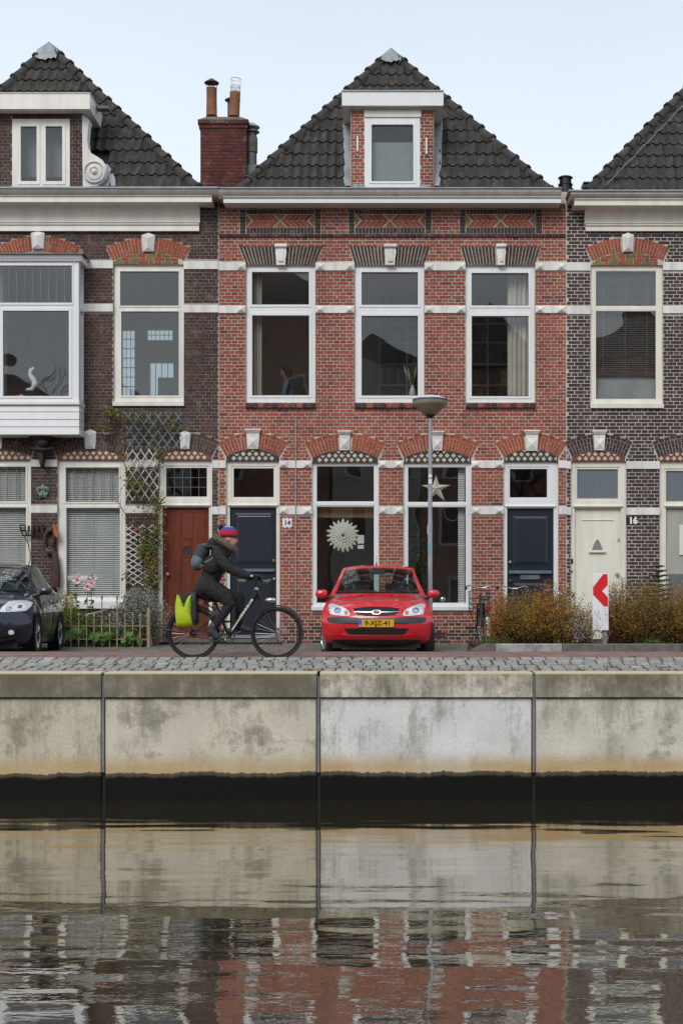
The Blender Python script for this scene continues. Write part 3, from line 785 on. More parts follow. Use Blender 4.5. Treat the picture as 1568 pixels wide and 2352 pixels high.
# ================================================================= middle house (red brick)
HM = thing('terraced_house', 'red brick terraced house in the middle with three white upper windows and two navy front doors', 'house', (X(900), WY, GZ))
win_M = [(564.5, 724), (814, 974), (1068.6, 1228.5)]
gwin_M = [(716, 869.3), (926, 1082.3)]
doors_M = [(518.8, 641.8), (1155.8, 1281.6)]
wl = MB(); hs = []
for a, b in win_M: hs.append((*[X(a), X(b)], Z(925), Z(609)))
for a, b in gwin_M: hs.append((X(a), X(b), Z(1402), Z(1062.5)))
for a, b in doors_M: hs.append((X(a), X(b), GZ - .1, Z(1058.5)))
wl.holes(X(502.5), X(1300), GZ - 0.25, Z(440), hs, WY, WY + .34)
wl.build('wall', 'mortar_cream', HM)
BM = Bricks(HM, 300)
blk = [('r', h[0], h[1], h[2], h[3]) for h in hs]
# stone bands
for a, b, st in ((502.5, 564.5, (554,)), (724, 814, (735, 803)), (974, 1068.6, (985, 1058)), (1228.5, 1300, (1239, 1288))):
    blk.append(band(HM, a, b, 603, 621.5, st)); blk.append(band(HM, a, b, 701.5, 719.5, st))
for a, b, st in ((502.5, 518.8, ()), (641.8, 716, (651, 706)), (869.3, 926, (879, 915)), (1082.3, 1155.8, (1092, 1146)), (1281.6, 1300, ())):
    blk.append(band(HM, a, b, 1057.8, 1075.5, st)); blk.append(band(HM, a, b, 1164, 1182, st))
# arches over the ground floor openings
for k, (cx, half, ys, ym) in enumerate(((580.5, 61, 1049, 1058.5), (792.3, 75, 1052, 1062.3), (1004.5, 77, 1052, 1062.3), (1219, 62, 1050, 1059.5))):
    blk.append(arch(HM, cx, half, ys, 1030.6 + (3 if half > 70 else 1), 38, 'brick_orange', ym, ring=8.5, tile=('tile_cream', 'tile_black'), keygap=12))
keystone(HM, 'cap', 562, 600, 985.8, 1031); keystone(HM, 'cap', 775, 807, 990, 1034.5)
keystone(HM, 'cap', 988, 1020, 991, 1035); keystone(HM, 'cap', 1202, 1239, 989, 1035.5)
# straight dark arches over the upper windows
for (t0, t1, b0, b1, k0, k1) in ((548, 741, 565.5, 724, 631, 660), (801, 988, 815, 974, 881.5, 911), (1056, 1242, 1069, 1228.5, 1138.5, 1162)):
    y0, y1 = 564.5, 608.5
    bk = MB(); bk.prism([P(b0, y1), P(b1, y1), P(t1, y0), P(t0, y0)], WY - .004, WY + .03); fa = bk.build('flat_arch', 'mortar_cream', HM)
    n = 23; g = .5
    for i in range(n):
        f0, f1 = i / n, (i + 1) / n; mid = b0 + (b1 - b0) * (f0 + f1) / 2
        if k0 + 3 < mid < k1 - 3: continue
        u = lambda f, y: (t0 + (t1 - t0) * f) * (y1 - y) / (y1 - y0) + (b0 + (b1 - b0) * f) * (y - y0) / (y1 - y0)
        sp = y0 + (y1 - y0) * (0.34 if i % 2 else 0.66)
        for ya, yb in ((y0 + .6, sp - g), (sp + g, y1 - .5)):
            q = MB(); q.prism([P(u(f0, yb) + .95, yb), P(u(f1, yb) - .95, yb), P(u(f1, ya) - .95, ya), P(u(f0, ya) + .95, ya)], WY - .012 - rnd(0, .003), WY)
            q.build('arch_brick', 'brick_black', fa)
    blk.append(('p', [P(b0, y1), P(b1, y1), P(t1, y0), P(t0, y0)]))
    keystone(HM, 'scroll', k0 - .5, k1 + .5, 561, 609.5)
# frieze with three patterned panels
fr = MB(); fr.box(X(503), X(1300), WY - .001, WY + .02, Z(545), Z(467)); frz = fr.build('frieze', 'mortar_cream', HM)
blk.append(('r', X(400), X(1400), Z(544.6), Z(535.8))); blk.append(('r', X(400), X(1400), Z(480.2), Z(440)))
def fb(x0, x1, y0, y1, mat, proud=.010, poly=None):
    q = MB()
    if poly: q.prism([P(*p) for p in poly], WY - proud - rnd(0, .002), WY)
    else:
        a, c = P(x0, y1), P(x1, y0); q.cham(a[0], c[0], WY - proud - rnd(0, .002), WY, a[1], c[1], .0025)
    q.build('frieze_brick', mat, frz)
x = 504.0
while x < 1298: fb(x, x + 6.9, 468, 479.4, 'brick_chimney', .012); x += 7.95
x = 503.5
while x < 1298: fb(x, min(x + 14.4, 1299.5), 537, 544.2, 'brick_black', .035); x += 15.6
for (xa, xl, xr, xb) in ((551, 565.5, 721, 736), (801, 815, 975, 990), (1055.7, 1070, 1228.5, 1244)):
    blk.append(('r', X(xa - .8), X(xb + .8), Z(536), Z(479)))
    y = 481.0
    for r in range(7):
        for p0, p1 in ((xa, xl - 1.6), (xr + 1.6, xb)): fb(p0, p1, y, y + 6.8, 'brick_black')
        y += 7.85
    n = int(round((xr - xl) / 7.9)); w = (xr - xl) / n
    for i in range(n):
        fb(xl + i * w + .5, xl + (i + 1) * w - .5, 481, 491, 'brick_black'); fb(xl + i * w + .5, xl + (i + 1) * w - .5, 522, 535, 'brick_black')
    cx = (xl + xr) / 2; T, M_, B = 492.6, 506.3, 520.2; sh = 13.5
    fb(0, 0, 0, 0, 'brick_yellow', .008, [(xl, T), (xl, B), (xl + 11, M_)]); fb(0, 0, 0, 0, 'brick_yellow', .008, [(xr, T), (xr, B), (xr - 11, M_)])
    fb(0, 0, 0, 0, 'brick_yellow', .008, [(cx - 12, T), (cx + 12, T), (cx, M_ - 1.2)]); fb(0, 0, 0, 0, 'brick_yellow', .008, [(cx - 12, B), (cx + 12, B), (cx, M_ + 1.2)])
    span = cx - 1.5 - sh - (xl + 2.5); m = int(round(span / 11.8)); pt = span / m
    for i in range(m):
        t = xl + 2.5 + i * pt; w = pt - 2.2
        for s, ori in ((1, t), (-1, 2 * cx - t)):
            for (ye, ym) in ((T, M_ - .7), (B, M_ + .7)):
                fb(0, 0, 0, 0, 'brick_orange' if i % 3 else 'brick_red', .010, [(ori, ye), (ori + s * w, ye), (ori + s * (w + sh), ym), (ori + s * sh, ym)])
pl = lambda z: 0.9 if z < Z(1452) else 0.45
BM.lay(X(503), X(1299.6), GZ, Z(480.2), blk, 'brick_red', .0648, .240, .120, .0135, plinth=(Z(1432), pl, 'brick_plinth'), phase=.05)
BM.finish(lambda x, z: abs(z - 1.2) + abs(x) * .25)
# upper windows
for i, (x0, x1) in enumerate(win_M):
    if i == 0: pn = [(579, 708, 624, 697), (579.5, 708.5, 724, 906)]
    elif i == 1: pn = [(831, 958.5, 624.5, 697.5), (831, 958.5, 725, 906.5)]
    else: pn = [(1084, 1212.5, 626.5, 699), (1084, 1212.5, 725.5, 908)]
    w = window(HM, x0 + .5, x1 - .5, 609.5, 924.7, pn, sash=6.5, yf=.045)
    g = MB()
    for p in pn:                                           # black gasket round the glass
        a, c = P(p[0] - 1.1, p[3] + 1.1), P(p[1] + 1.1, p[2] - 1.1); g0, g1 = P(p[0], p[3]), P(p[1], p[2])
        g.holes(a[0], c[0], a[1], c[1], [(g0[0], g1[0], g0[1], g1[1])], WY + .0315, WY + .05)
    g.build('gasket', 'black_plastic', w)
    sill_tiles(w, x0 - 1, x1 + 1, 925.5, 936)
# ground floor windows
for i, (x0, x1) in enumerate(gwin_M):
    pn = [(727, 858.3, 1070, 1151), (727, 858.5, 1162.6, 1384.6)] if i == 0 else [(937, 1069.6, 1072.2, 1152.3), (937, 1069.6, 1164, 1384.6)]
    w = window(HM, x0, x1, 1063, 1393, pn, sash=2.6, yf=.05, sash_proud=-.01)
    s = MB(); a, c = P(x0 - 1, 1402), P(x1 + 1, 1391); s.extr([(WY - .06, a[1]), (WY - .065, c[1] - .03), (WY + .05, c[1]), (WY + .06, a[1])], a[0], c[0]); s.build('sill', 'paint_white', w)
# front doors
D1 = frame_door(HM, 518.8, 641.8, 1058.5, (535.5, 627.7, 1074.5, 1141), (527, 634, 1164.7, 1468), 1478, 'paint_cream', 'door_navy', label='navy front door left of the house number 14')
panel(D1, 541, 624, 1181, 1294, 'door_navy', bev=5); panel(D1, 541, 624, 1329, 1452, 'door_navy', bev=7)
for dd, (x0, x1) in ((D1, (532, 629)), ):
    m = MB(); a, c = P(540, 1181.5), P(622, 1177.8); m.box(a[0], c[0], WY + .09, WY + .12, a[1], c[1]); a, c = P(530, 1313), P(630, 1306); m.extr([(WY + .06, a[1]), (WY + .06, a[1] + .02), (WY + .12, c[1]), (WY + .12, a[1])], a[0], c[0]); m.build('door_rail', 'door_blue_edge', D1)
    m = MB(); a, c = P(563, 1335), P(606, 1327); m.box(a[0], c[0], WY + .098, WY + .121, a[1], c[1]); m.build('letter_slot', 'black_metal', D1)
    m = MB(); a, c = P(530, 1466), P(632, 1460); m.extr([(WY + .08, a[1]), (WY + .09, c[1]), (WY + .12, c[1] + .01), (WY + .12, a[1])], a[0], c[0]); m.build('weather_bar', 'door_blue_edge', D1)
knob(D1, 627.7, 1288, .036); knob(D1, 629, 1330, .026, 'silver', name='door_lock')
D2 = frame_door(HM, 1155.8, 1281.6, 1059.5, (1171, 1257, 1076, 1141.8), (1164.8, 1272, 1167, 1468), 1478, 'paint_white', 'door_navy', label='navy front door on the right behind the bushes and parked bicycles')
panel(D2, 1178, 1260, 1184, 1297, 'door_navy', bev=6); panel(D2, 1178, 1260, 1338, 1452, 'door_navy', bev=7)
m = MB(); a, c = P(1168, 1317.5), P(1268, 1310); m.extr([(WY + .06, a[1]), (WY + .06, a[1] + .02), (WY + .12, c[1]), (WY + .12, a[1])], a[0], c[0]); m.build('door_rail', 'door_blue_edge', D2)
m = MB(); a, c = P(1195.4, 1331), P(1240.4, 1320.6); m.cham(a[0], c[0], WY + .085, WY + .12, a[1], c[1], .004); m.build('letter_slot', 'lead_dark', D2)
knob(D2, 1171.6, 1291, .032, 'silver'); knob(D2, 1171.6, 1334, .024, 'brass', name='door_lock')
# number 14 on enamel tiles
m = MB(); a, c = P(649, 1211), P(670.5, 1192.5); m.cham(a[0], c[0], WY - .022, WY - .002, a[1], c[1], .004); np_ = m.build('number_plate', 'enamel_white', HM)
text_obj('number', '14', .125, 'enamel_blue', ((a[0] + c[0]) / 2, WY - .0245, (a[1] + c[1]) / 2 + .002), np_, bold=.004)
m = MB()
for xx, zz in ((a[0] + .02, c[1] + .008), (c[0] - .02, c[1] + .008), (a[0] + .05, a[1] - .012), (c[0] - .05, a[1] - .012), ((a[0] + c[0]) / 2, c[1] + .012)):
    m.ball((xx, WY - .012, zz), (.022, .006, .012), 8, 5)
m.build('scroll_ornament', 'enamel_white', np_)
# thin conduit up the wall
m = MB(); q0, q1 = P(679.5, 1476), P(679.5, 963); m.tube([(q0[0], WY - .030, q0[1]), (q1[0], WY - .030, q1[1])], .011, 8); cd = m.build('conduit', 'galvanized', HM, smooth=True)
for yy in (978, 1026, 1057, 1120, 1190, 1243, 1290, 1355, 1420): m = MB(); q = P(679.5, yy); m.box(q[0] - .020, q[0] + .020, WY - .044, WY, q[1] - .009, q[1] + .009); m.build('clip', 'galvanized', cd)
# gutter and fascia
cornice(HM, [(26.52, 428.5), (26.50, 429), (26.50, 431.5), (26.53, 432), (27.05, 432), (27.05, 428.5)], 500, 1291, 26.5, 'zinc', 'gutter_rim')
cornice(HM, [(26.53, 431.8), (26.53, 436), (26.55, 441), (26.60, 447), (26.62, 450.5), (27.02, 450.5), (27.02, 431.8)], 501, 1290, 26.5, 'gutter_beige', 'gutter')
cornice(HM, [(26.60, 450.6), (26.60, 452), (26.63, 453), (26.63, 464), (26.67, 464.5), (26.99, 464.5), (26.99, 450.6)], 512.5, 1289, 26.6, 'paint_white', 'fascia')
# rooms, with rear windows added out of view to brighten them
room(HM, X(505), X(755), Z(962), Z(598), 31.2, 'room_wall', rear=((510, 577, 625, 935), (711, 752, 625, 935))); room(HM, X(757), X(1296), Z(962), Z(598), 31.0, 'room_wall', rear=((766, 828, 625, 935), (1214, 1290, 625, 935)))
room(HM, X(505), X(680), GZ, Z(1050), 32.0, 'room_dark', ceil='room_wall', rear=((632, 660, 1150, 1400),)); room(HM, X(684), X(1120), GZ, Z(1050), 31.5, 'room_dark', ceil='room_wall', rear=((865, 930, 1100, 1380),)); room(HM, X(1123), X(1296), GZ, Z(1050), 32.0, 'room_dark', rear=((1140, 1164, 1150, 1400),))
c1 = curtain(HM, 576, 598, 618, 915, folds=3, yy=.28); c1['label'] = 'narrow cream curtain at the left edge of the window'
curtain(HM, 1168, 1222, 618, 915, folds=5, yy=.30)
m = MB(); a, c = P(1060, 1390), P(1067, 1066)     # slatted blind seen as a strip inside the right ground-floor window
for i in range(60): zz = a[1] + (c[1] - a[1]) * i / 60; m.box(X(1053), X(1068), WY + .20, WY + .22, zz, zz + .034)
o = m.build('blind', 'blind_white', HM); tag(o, kind='stuff')
m = MB(); a, c = P(722, 1187), P(862, 1162); m.box(a[0], c[0], WY + .24, WY + .26, a[1], c[1]); m.build('valance', simple('valance_orange', (0.30, 0.17, 0.09), .9).name, HM)
# roof, dormer
holes_M = [(X(797, 27.3), X(1004, 27.3), 0, Z(236, 28.3))]
roM, A, L, R, up, nrm, SL = roof(HM, 898, 122, 549, 1259, 437, holes=holes_M)
lead_cap(roM, A, up, nrm, .26, .36)
flashing(roM, [(788, 806, 262), (789, 806, 300), (789, 807, 340), (791, 807, 380), (788, 814, 415), (790, 822, 434)], None, L, A, up, nrm, SL)
flashing(roM, [(995, 1014, 262), (995, 1015, 300), (995, 1015, 340), (994, 1013, 380), (990, 1011, 415), (984, 1013, 434)], None, L, A, up, nrm, SL)
plane(27.02)
a, c = P(805, 434), P(996, 243)
dm = MB(); dm.holes(a[0], c[0], a[1], c[1], [(X(837, WY), X(964, WY), Z(430.5, WY), Z(271, WY))], WY, WY + .2); dm.box(a[0], a[0] + .06, WY + .1, 28.75, a[1], c[1]); dm.box(c[0] - .06, c[0], WY + .1, 28.75, a[1], c[1])
DM = dm.build('dormer', 'mortar_cream', HM)
hb = Bricks(DM, 400)
hb.lay(a[0] + .001, c[0] - .001, a[1], Z(253.5, WY), [('r', X(837, WY), X(964, WY), Z(434, WY) - 1, Z(269, WY)), ('r', X(836, WY), X(966.6, WY), Z(270, WY), Z(253, WY))], 'brick_red', .0648, .24, .12, .0135)
def finish_small(B, parent):
    for (x0, x1, z0, z1, y, mat, _) in B.full:
        q = MB(); q.cham(x0, x1, y, WY + .002, z0, z1, .0025); q.build('brick', mat, parent)
finish_small(hb, DM)
w = window(DM, 837, 964, 270.5, 431, [(854, 947.5, 287, 414.7)], sash=6.5, yf=-.01, depth=.1); g = MB()
a, c = P(853, 415.7), P(948.5, 286); g0, g1 = P(854, 414.7), P(947.5, 287); g.holes(a[0], c[0], a[1], c[1], [(g0[0], g1[0], g0[1], g1[1])], WY - .0235, WY); g.build('gasket', 'black_plastic', w)
m = MB(); a, c = P(836, 269.5), P(966.6, 253.5); m.cham(a[0], c[0], WY - .035, WY + .02, a[1], c[1], .006); m.build('lintel_board', 'paint_cream', DM)
m = MB(); a, c = P(803, 253), P(999.6, 242.5); m.cham(a[0], c[0], WY - .06, WY + .05, a[1], c[1], .006); m.build('frieze_board', 'gutter_beige', DM)
m = MB(); a, c = P(785, 241.5, 26.85), P(1018, 209, 26.85); m.box(a[0], c[0], 26.85, 28.7, a[1], c[1]); DR = m.build('dormer_roof', 'paint_white', DM)
m = MB(); a, c = P(784.3, 208.8, 26.84), P(1018.7, 206, 26.84); m.box(a[0], c[0], 26.83, 28.72, a[1], c[1]); m.build('roof_edge_trim', 'zinc', DR)
for x0, y0, y1 in ((818.5, 312, 348), (976.7, 316, 354)):
    m = MB(); a, c = P(x0, y1), P(x0 + 4.3, y0); m.cham(a[0], c[0], WY - .03, WY, a[1], c[1], .003); m.build('wall_tie', 'stone_white', DM)
m = MB(); a, c = P(838, 434), P(963, 420)
room_d = MB(); xa, xb = X(812, 27), X(990, 27); room_d.quad((xa, 27.25, Z(440)), (xb, 27.25, Z(440)), (xb, 28.6, Z(440)), (xa, 28.6, Z(440))); room_d.quad((xa, 28.6, Z(440)), (xb, 28.6, Z(440)), (xb, 28.6, Z(240)), (xa, 28.6, Z(240))); room_d.build('room', 'room_dark', DM)
m = MB(); a, c = P(854, 415), P(948, 330); m.box(X(850), X(952), 27.16, 27.17, Z(418), Z(320)); m.build('window_blind', simple('blind_grey', (0.22, .25, .26), .6).name, DM)
m = MB(); a, c = P(814, 436), P(836, 426)
for x0, x1 in ((811, 824), (825, 836)): a, c = P(x0, 434), P(x1, 424); m.box(a[0], c[0], WY - .06, WY + .02, a[1], c[1])
a, c = P(964, 434), P(988, 425); m.box(a[0], c[0], WY - .05, WY + .02, a[1], c[1]); m.build('lead_apron', 'lead', DM)
plane(27.0)
# ================================================================= left house (brown brick)
HL = thing('terraced_house', 'dark brown brick terraced house on the left with a white bay window and red front door', 'house', (X(200), WY, GZ))
HL['label'] = 'dark brown brick house with white bay window and mahogany red front door'
HM['label'] = 'red brick house with three white upper windows and two navy front doors'
LX0, LX1 = X(-260), X(502)
wl = MB()
hs = [(X(260.4), X(422), Z(925), Z(606.4)), (X(5), X(170), Z(915), Z(600)), (X(132), X(288), Z(1385), Z(1056)), (X(-90), X(71), Z(1385), Z(1056)), (X(363), X(487), GZ - .1, Z(1056.5))]
wl.holes(LX0, LX1 - .001, GZ - .25, Z(440), hs, WY, WY + .34); wl.build('wall', 'mortar_brown', HL)
BL = Bricks(HL, 300)
blk = [('r', *h) for h in hs] + [('r', X(-60), X(190), Z(1000), Z(572)), ('r', X(-400), X(456), Z(530), Z(400)), ('r', X(-400), X(488), Z(470), Z(400))]
for a, b, y0, y1, st in ((186, 260.4, 598.4, 616.6, ()), (422, 502, 600, 618.5, (508,)), (186, 260.4, 698, 716, ()), (422, 502, 700.5, 718, ()), (71, 132, 1056, 1072.5, ()), (288, 363, 1057, 1073.5, ()), (487, 502, 1057.8, 1075.5, ()),
                         (71, 132, 1161.5, 1178.5, ()), (288, 363, 1162, 1179, ()), (487, 502, 1164, 1182, ()), (-260, -90, 1056, 1072.5, ()), (-260, -90, 1161, 1178, ()), (-260, -60, 598, 616, ()), (-260, -60, 698, 716, ())):
    st = () if st == (508,) else st
    blk.append(band(HL, a, b, y0, y1, st))
blk.append(arch(HL, 340.5, 81.5, 597.5, 577.5, 33, 'brick_orange', 606.8, fill=True, keygap=13)); keystone(HL, 'pent', 326, 357, 535.5, 578.5)
blk.append(arch(HL, 88, 81, 595, 575, 33, 'brick_orange', 606, keygap=14)); keystone(HL, 'pent', 72, 104, 531, 572)
for cx, half, ys, yk, ky in ((207.5, 76, 1047, 1031.5, (193.5, 222.5, 986.5, 1031.5)), (-8, 79, 1047, 1031.5, (-22, 8, 986, 1031)), (425.5, 60, 1048, 1032, (412.5, 438, 990, 1032))):
    blk.append(arch(HL, cx, half, ys, yk, 38, 'brick_brown', 1056.6, ring=8.5, tile=('tile_cream', 'tile_red'), keygap=11))
    keystone(HL, 'pent', *ky)
BL.lay(LX0, X(501.6), GZ, Z(430), blk, 'brick_brown', .0641, .220, .110, .0095, vjoint=.0085, plinth=(Z(1430), lambda z: .5, 'brick_plinth'))
BL.finish(lambda x, z: abs(z - 1.6) + abs(x + 3.6) * .3)
# upper window
w = window(HL, 260.4, 422, 606.4, 924, [(275, 409.7, 621.5, 700.6), (277.5, 410, 713.8, 907.5)], 'paint_cream', sash=3.5, yf=.05, glassm='window_glass_old')
m = MB(); a, c = P(259.5, 932.7), P(423, 920); m.extr([(WY - .06, a[1]), (WY - .065, c[1] - .03), (WY + .05, c[1]), (WY + .06, a[1])], a[0], c[0]); m.build('sill', 'paint_cream', w)
# ground floor windows with venetian blinds
w = window(HL, 132, 288, 1056.5, 1377, [(149.5, 272.3, 1073, 1152), (151, 274.5, 1166, 1370)], 'paint_cream', sash=4, yf=.05, lead=lambda p: (6, 1) if p[3] < 1160 else (1, 1))
m = MB(); a, c = P(130.5, 1398), P(290, 1373); m.extr([(WY - .06, a[1]), (WY - .065, c[1] - .08), (WY - .03, c[1] - .06), (WY + .05, c[1]), (WY + .06, a[1])], a[0], c[0]); m.build('sill', 'paint_white', w)
blind(w, 148, 274, 1072, 1152, pitch=.037, yy=.17); blind(w, 148, 276, 1165, 1371, pitch=.037, yy=.17)
w = window(HL, -90, 71, 1056.5, 1377, [(-72, 57.5, 1071, 1150.6), (-71, 58.5, 1165, 1370)], 'paint_cream', sash=4, yf=.05, lead=lambda p: (6, 1) if p[3] < 1160 else (1, 1))
m = MB(); a, c = P(-92, 1398), P(73, 1373); m.extr([(WY - .06, a[1]), (WY - .065, c[1] - .08), (WY - .03, c[1] - .06), (WY + .05, c[1]), (WY + .06, a[1])], a[0], c[0]); m.build('sill', 'paint_white', w)
blind(w, -73, 59, 1070, 1151, pitch=.037, yy=.17); blind(w, -73, 60, 1164, 1371, pitch=.037, yy=.17)
# red front door
D3 = frame_door(HL, 363, 487, 1056.5, (380, 474, 1073.7, 1140), (372, 479, 1164.7, 1467), 1478, 'paint_cream', 'door_mahogany', glassm='window_glass_old', lead=(5, 3), greybase=1440)
for x0, x1, y0, y1 in ((382.5, 411.5, 1176, 1452), (415.5, 438, 1176, 1236), (415.5, 438, 1281, 1452), (442, 468, 1176, 1452)):
    panel(D3, x0, x1, y0, y1, 'door_mahogany', bev=1.6, inset=.004)
m = MB(); a, c = P(415, 1279), P(438.5, 1240); g0, g1 = P(418, 1275), P(436, 1255); m.holes(a[0], c[0], a[1], c[1], [(g0[0], g1[0], g0[1], g1[1])], WY + .10, WY + .122); dw = m.build('door_window', 'door_mahogany', D3)
m = MB(); m.box(g0[0], g1[0], WY + .114, WY + .118, g0[1], g1[1]); m.build('pane', simple('obscure_glass', (.05, .05, .05), .25, 0, .5, 60).name, dw)
knob(D3, 383.6, 1319, .036, 'silver'); knob(D3, 380, 1300, .012, 'silver', name='door_lock')
m = MB(); a, c = P(374, 1467), P(477, 1455); m.extr([(WY + .09, a[1]), (WY + .10, c[1] - .02), (WY + .12, c[1]), (WY + .12, a[1])], a[0], c[0]); m.build('weather_bar', 'door_mahogany', D3)
# cornice
cornice(HL, [(26.52, 427), (26.50, 427.5), (26.50, 431.5), (26.53, 432), (27.05, 432), (27.05, 427)], -260, 503, 26.5, 'zinc', 'gutter_rim')
cornice(HL, [(26.53, 431.8), (26.53, 435), (26.56, 441), (26.60, 445.5), (26.62, 446.5), (27.02, 446.5), (27.02, 431.8)], -260, 501.5, 26.5, 'gutter_beige', 'gutter')
cornice(HL, [(26.59, 446.6), (26.59, 449), (26.62, 450), (26.62, 462.5), (26.66, 463), (26.99, 463), (26.99, 446.6)], -260, 486, 26.6, 'paint_cream', 'fascia')
cornice(HL, [(26.66, 463.1), (26.74, 466), (26.84, 471), (26.90, 478), (26.93, 490), (26.94, 508), (26.99, 508), (26.99, 463.1)], -260, 457.5, 26.85, 'paint_cream', 'frieze_board')
cornice(HL, [(26.90, 508.1), (26.885, 510), (26.91, 512), (26.90, 514.5), (26.93, 517), (26.925, 528.8), (26.99, 529), (26.99, 508.1)], -260, 456.5, 26.9, 'paint_cream', 'moulding')
# bay window
BY = 26.55
plane(BY)
bay = MB(); a, c = P(-17, 930), P(181, 586)
hs2 = [(X(-4, BY) , X(168, BY), Z(700, BY), Z(604, BY)), (X(-1, BY), X(165, BY), Z(914, BY), Z(708, BY))]
bay.holes(a[0], c[0], a[1], c[1], hs2, BY, BY + .09); bw = bay.build('bay_window', 'paint_white', HL)
for k, (p, h) in enumerate(zip(((0, 165.5, 609.5, 695), (7, 158.5, 713.5, 909.5)), hs2)):
    g0, g1 = P(p[0], p[3]), P(p[1], p[2]); s = MB(); s.holes(h[0], h[1], h[2], h[3], [(g0[0], g1[0], g0[1], g1[1])], BY - .014, BY + .06); s.build('sash', 'paint_white', bw)
    q = MB(); q.box(g0[0], g1[0], BY + .03, BY + .036, g0[1], g1[1]); q.build('pane', 'window_glass_old', bw)
m = MB()
for i in range(1, 9): xx = X(0, BY) + (X(165.5, BY) - X(0, BY)) * i / 9; m.box(xx - .002, xx + .002, BY + .028, BY + .036, Z(695, BY), Z(609, BY))
m.build('leading', 'lead', bw)
for nm, xx in (('side_post', c[0] - .005),): m = MB(); m.box(xx - .085, xx + .004, BY - .004, BY + .11, a[1], c[1]); m.build(nm, 'paint_white', bw)
m = MB(); m.holes(0, .45 - .1, a[1], c[1], [(.05, .30, Z(914, BY), Z(708, BY)), (.05, .30, Z(700, BY), Z(604, BY))], 0, .07)
m.v = [(c[0] - y - .0, BY + .11 + x, z) for x, y, z in m.v]; m.build('side_frame', 'paint_white', bw)
m = MB(); m.box(c[0] - .04, c[0] - .035, BY + .15, BY + .42, Z(914, BY), Z(604, BY)); m.build('side_pane', 'window_glass_old', bw)
# apron of boards
yb = [931, 946, 963.5, 980.5, 998.5]
for i in range(4):
    m = MB(); q0, q1 = P(-18, yb[i + 1] - .7), P(182, yb[i] + .7); m.extr([(BY - .020, q0[1]), (BY - .010, q1[1]), (26.99, q1[1]), (26.99, q0[1])], q0[0], q1[0]); m.build('apron_board', 'paint_white', bw)
m = MB(); m.box(P(-17, 0)[0], P(180.5, 0)[0], BY + .001, 26.98, Z(999, BY), Z(926, BY)); m.build('apron_core', 'paint_cream', bw)
m = MB(); q0, q1 = P(-20, 930.5), P(184, 921.5); m.cham(q0[0], q1[0], BY - .06, 26.99, q0[1], q1[1], .012); m.build('bay_sill', 'paint_white', bw)
m = MB(); q = (X(-22, BY), X(186, BY)); m.extr([(BY - .02, Z(601.5, BY)), (BY - .05, Z(599, BY)), (BY - .05, Z(597, BY)), (BY - .07, Z(595, BY)), (BY - .09, Z(589, BY)), (BY - .09, Z(587, BY)), (26.99, Z(587, BY)), (26.99, Z(601.5, BY))], q[0], q[1] + .03); m.build('bay_cornice', 'paint_white', bw)
m = MB(); n = 14; xs = [X(-40, BY) + (X(196, BY) - X(-40, BY)) * i / n for i in range(n + 1)]
vs = []
for i, xx in enumerate(xs):
    t = i / n; e = min(t, 1 - t) * 4; hgt = min(1, e) * .085
    vs += [(xx, BY - .13, Z(587, BY)), (xx, BY - .13, Z(584.5, BY)), (xx, 26.98, Z(584, BY) + hgt + .008 * sin(i * 2.3))]
m.add(vs, [(3 * i + k, 3 * i + 3 + k, 3 * i + 4 + k, 3 * i + 1 + k) for i in range(n) for k in (0, 1)]); m.add([vs[-3], vs[-2], vs[-1], (vs[-1][0], 26.98, vs[-3][2])], [(0, 1, 2, 3)]); m.build('bay_roof', 'lead_dark', bw)
plane(27.0)
# carved bracket below the bay
m = MB(); pr = [(70, 1001), (126, 1001), (124, 1008), (112, 1014), (107, 1022), (104, 1036), (103, 1056), (98.5, 1077), (93, 1054), (91, 1036), (88, 1022), (82, 1013), (72, 1008)]
m.prism([P(u, v, 26.9) for u, v in pr], 26.72, 26.98); m.tube([(X(72, 26.8), 26.74, Z(1030, 26.8)), (X(85, 26.8), 26.68, Z(1033, 26.8)), (X(98, 26.8), 26.66, Z(1034, 26.8)), (X(111, 26.8), 26.68, Z(1033, 26.8)), (X(124, 26.8), 26.74, Z(1030, 26.8))], .022, 8)
m.ball((X(98, 26.7), 26.72, Z(1016, 26.7)), (.10, .08, .08), 12, 8); m.build('bracket', 'dark_iron', HL)
# rooms
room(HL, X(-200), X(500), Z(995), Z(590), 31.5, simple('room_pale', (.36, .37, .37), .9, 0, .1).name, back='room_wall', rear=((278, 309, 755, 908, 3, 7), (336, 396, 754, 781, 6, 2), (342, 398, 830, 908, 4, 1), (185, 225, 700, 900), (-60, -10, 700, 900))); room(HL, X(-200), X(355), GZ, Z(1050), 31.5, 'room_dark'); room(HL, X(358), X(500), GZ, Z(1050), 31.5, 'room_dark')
# dormer
plane(27.02)
holes_L = [(X(-5, 27.3), X(192, 27.3), 0, Z(246, 28.3)), (X(180, 27.3), X(246, 27.3), 0, Z(352, 27.5))]
roL, A, L, R, up, nrm, SL = roof(HL, 113, 108, -232, 450, 431, holes=holes_L)
lead_cap(roL, A, up, nrm, .28, .46)
a, c = P(-2, 432), P(190.5, 252)
dm = MB(); dm.holes(a[0], c[0], a[1], c[1], [(X(28, WY), X(160.5, WY), Z(430, WY), Z(273, WY))], WY, WY + .2); dm.box(a[0], a[0] + .06, WY + .1, 28.75, a[1], c[1]); dm.box(c[0] - .06, c[0], WY + .1, 28.75, a[1], c[1])
DL = dm.build('dormer', 'mortar_brown', HL)
hb = Bricks(DL, 400); hb.lay(a[0] + .001, c[0] - .001, a[1], Z(257, WY), [('r', X(28, WY), X(160.5, WY), -9, Z(257, WY))], 'brick_brown', .0641, .22, .11, .010); finish_small(hb, DL)
xx = 28.5
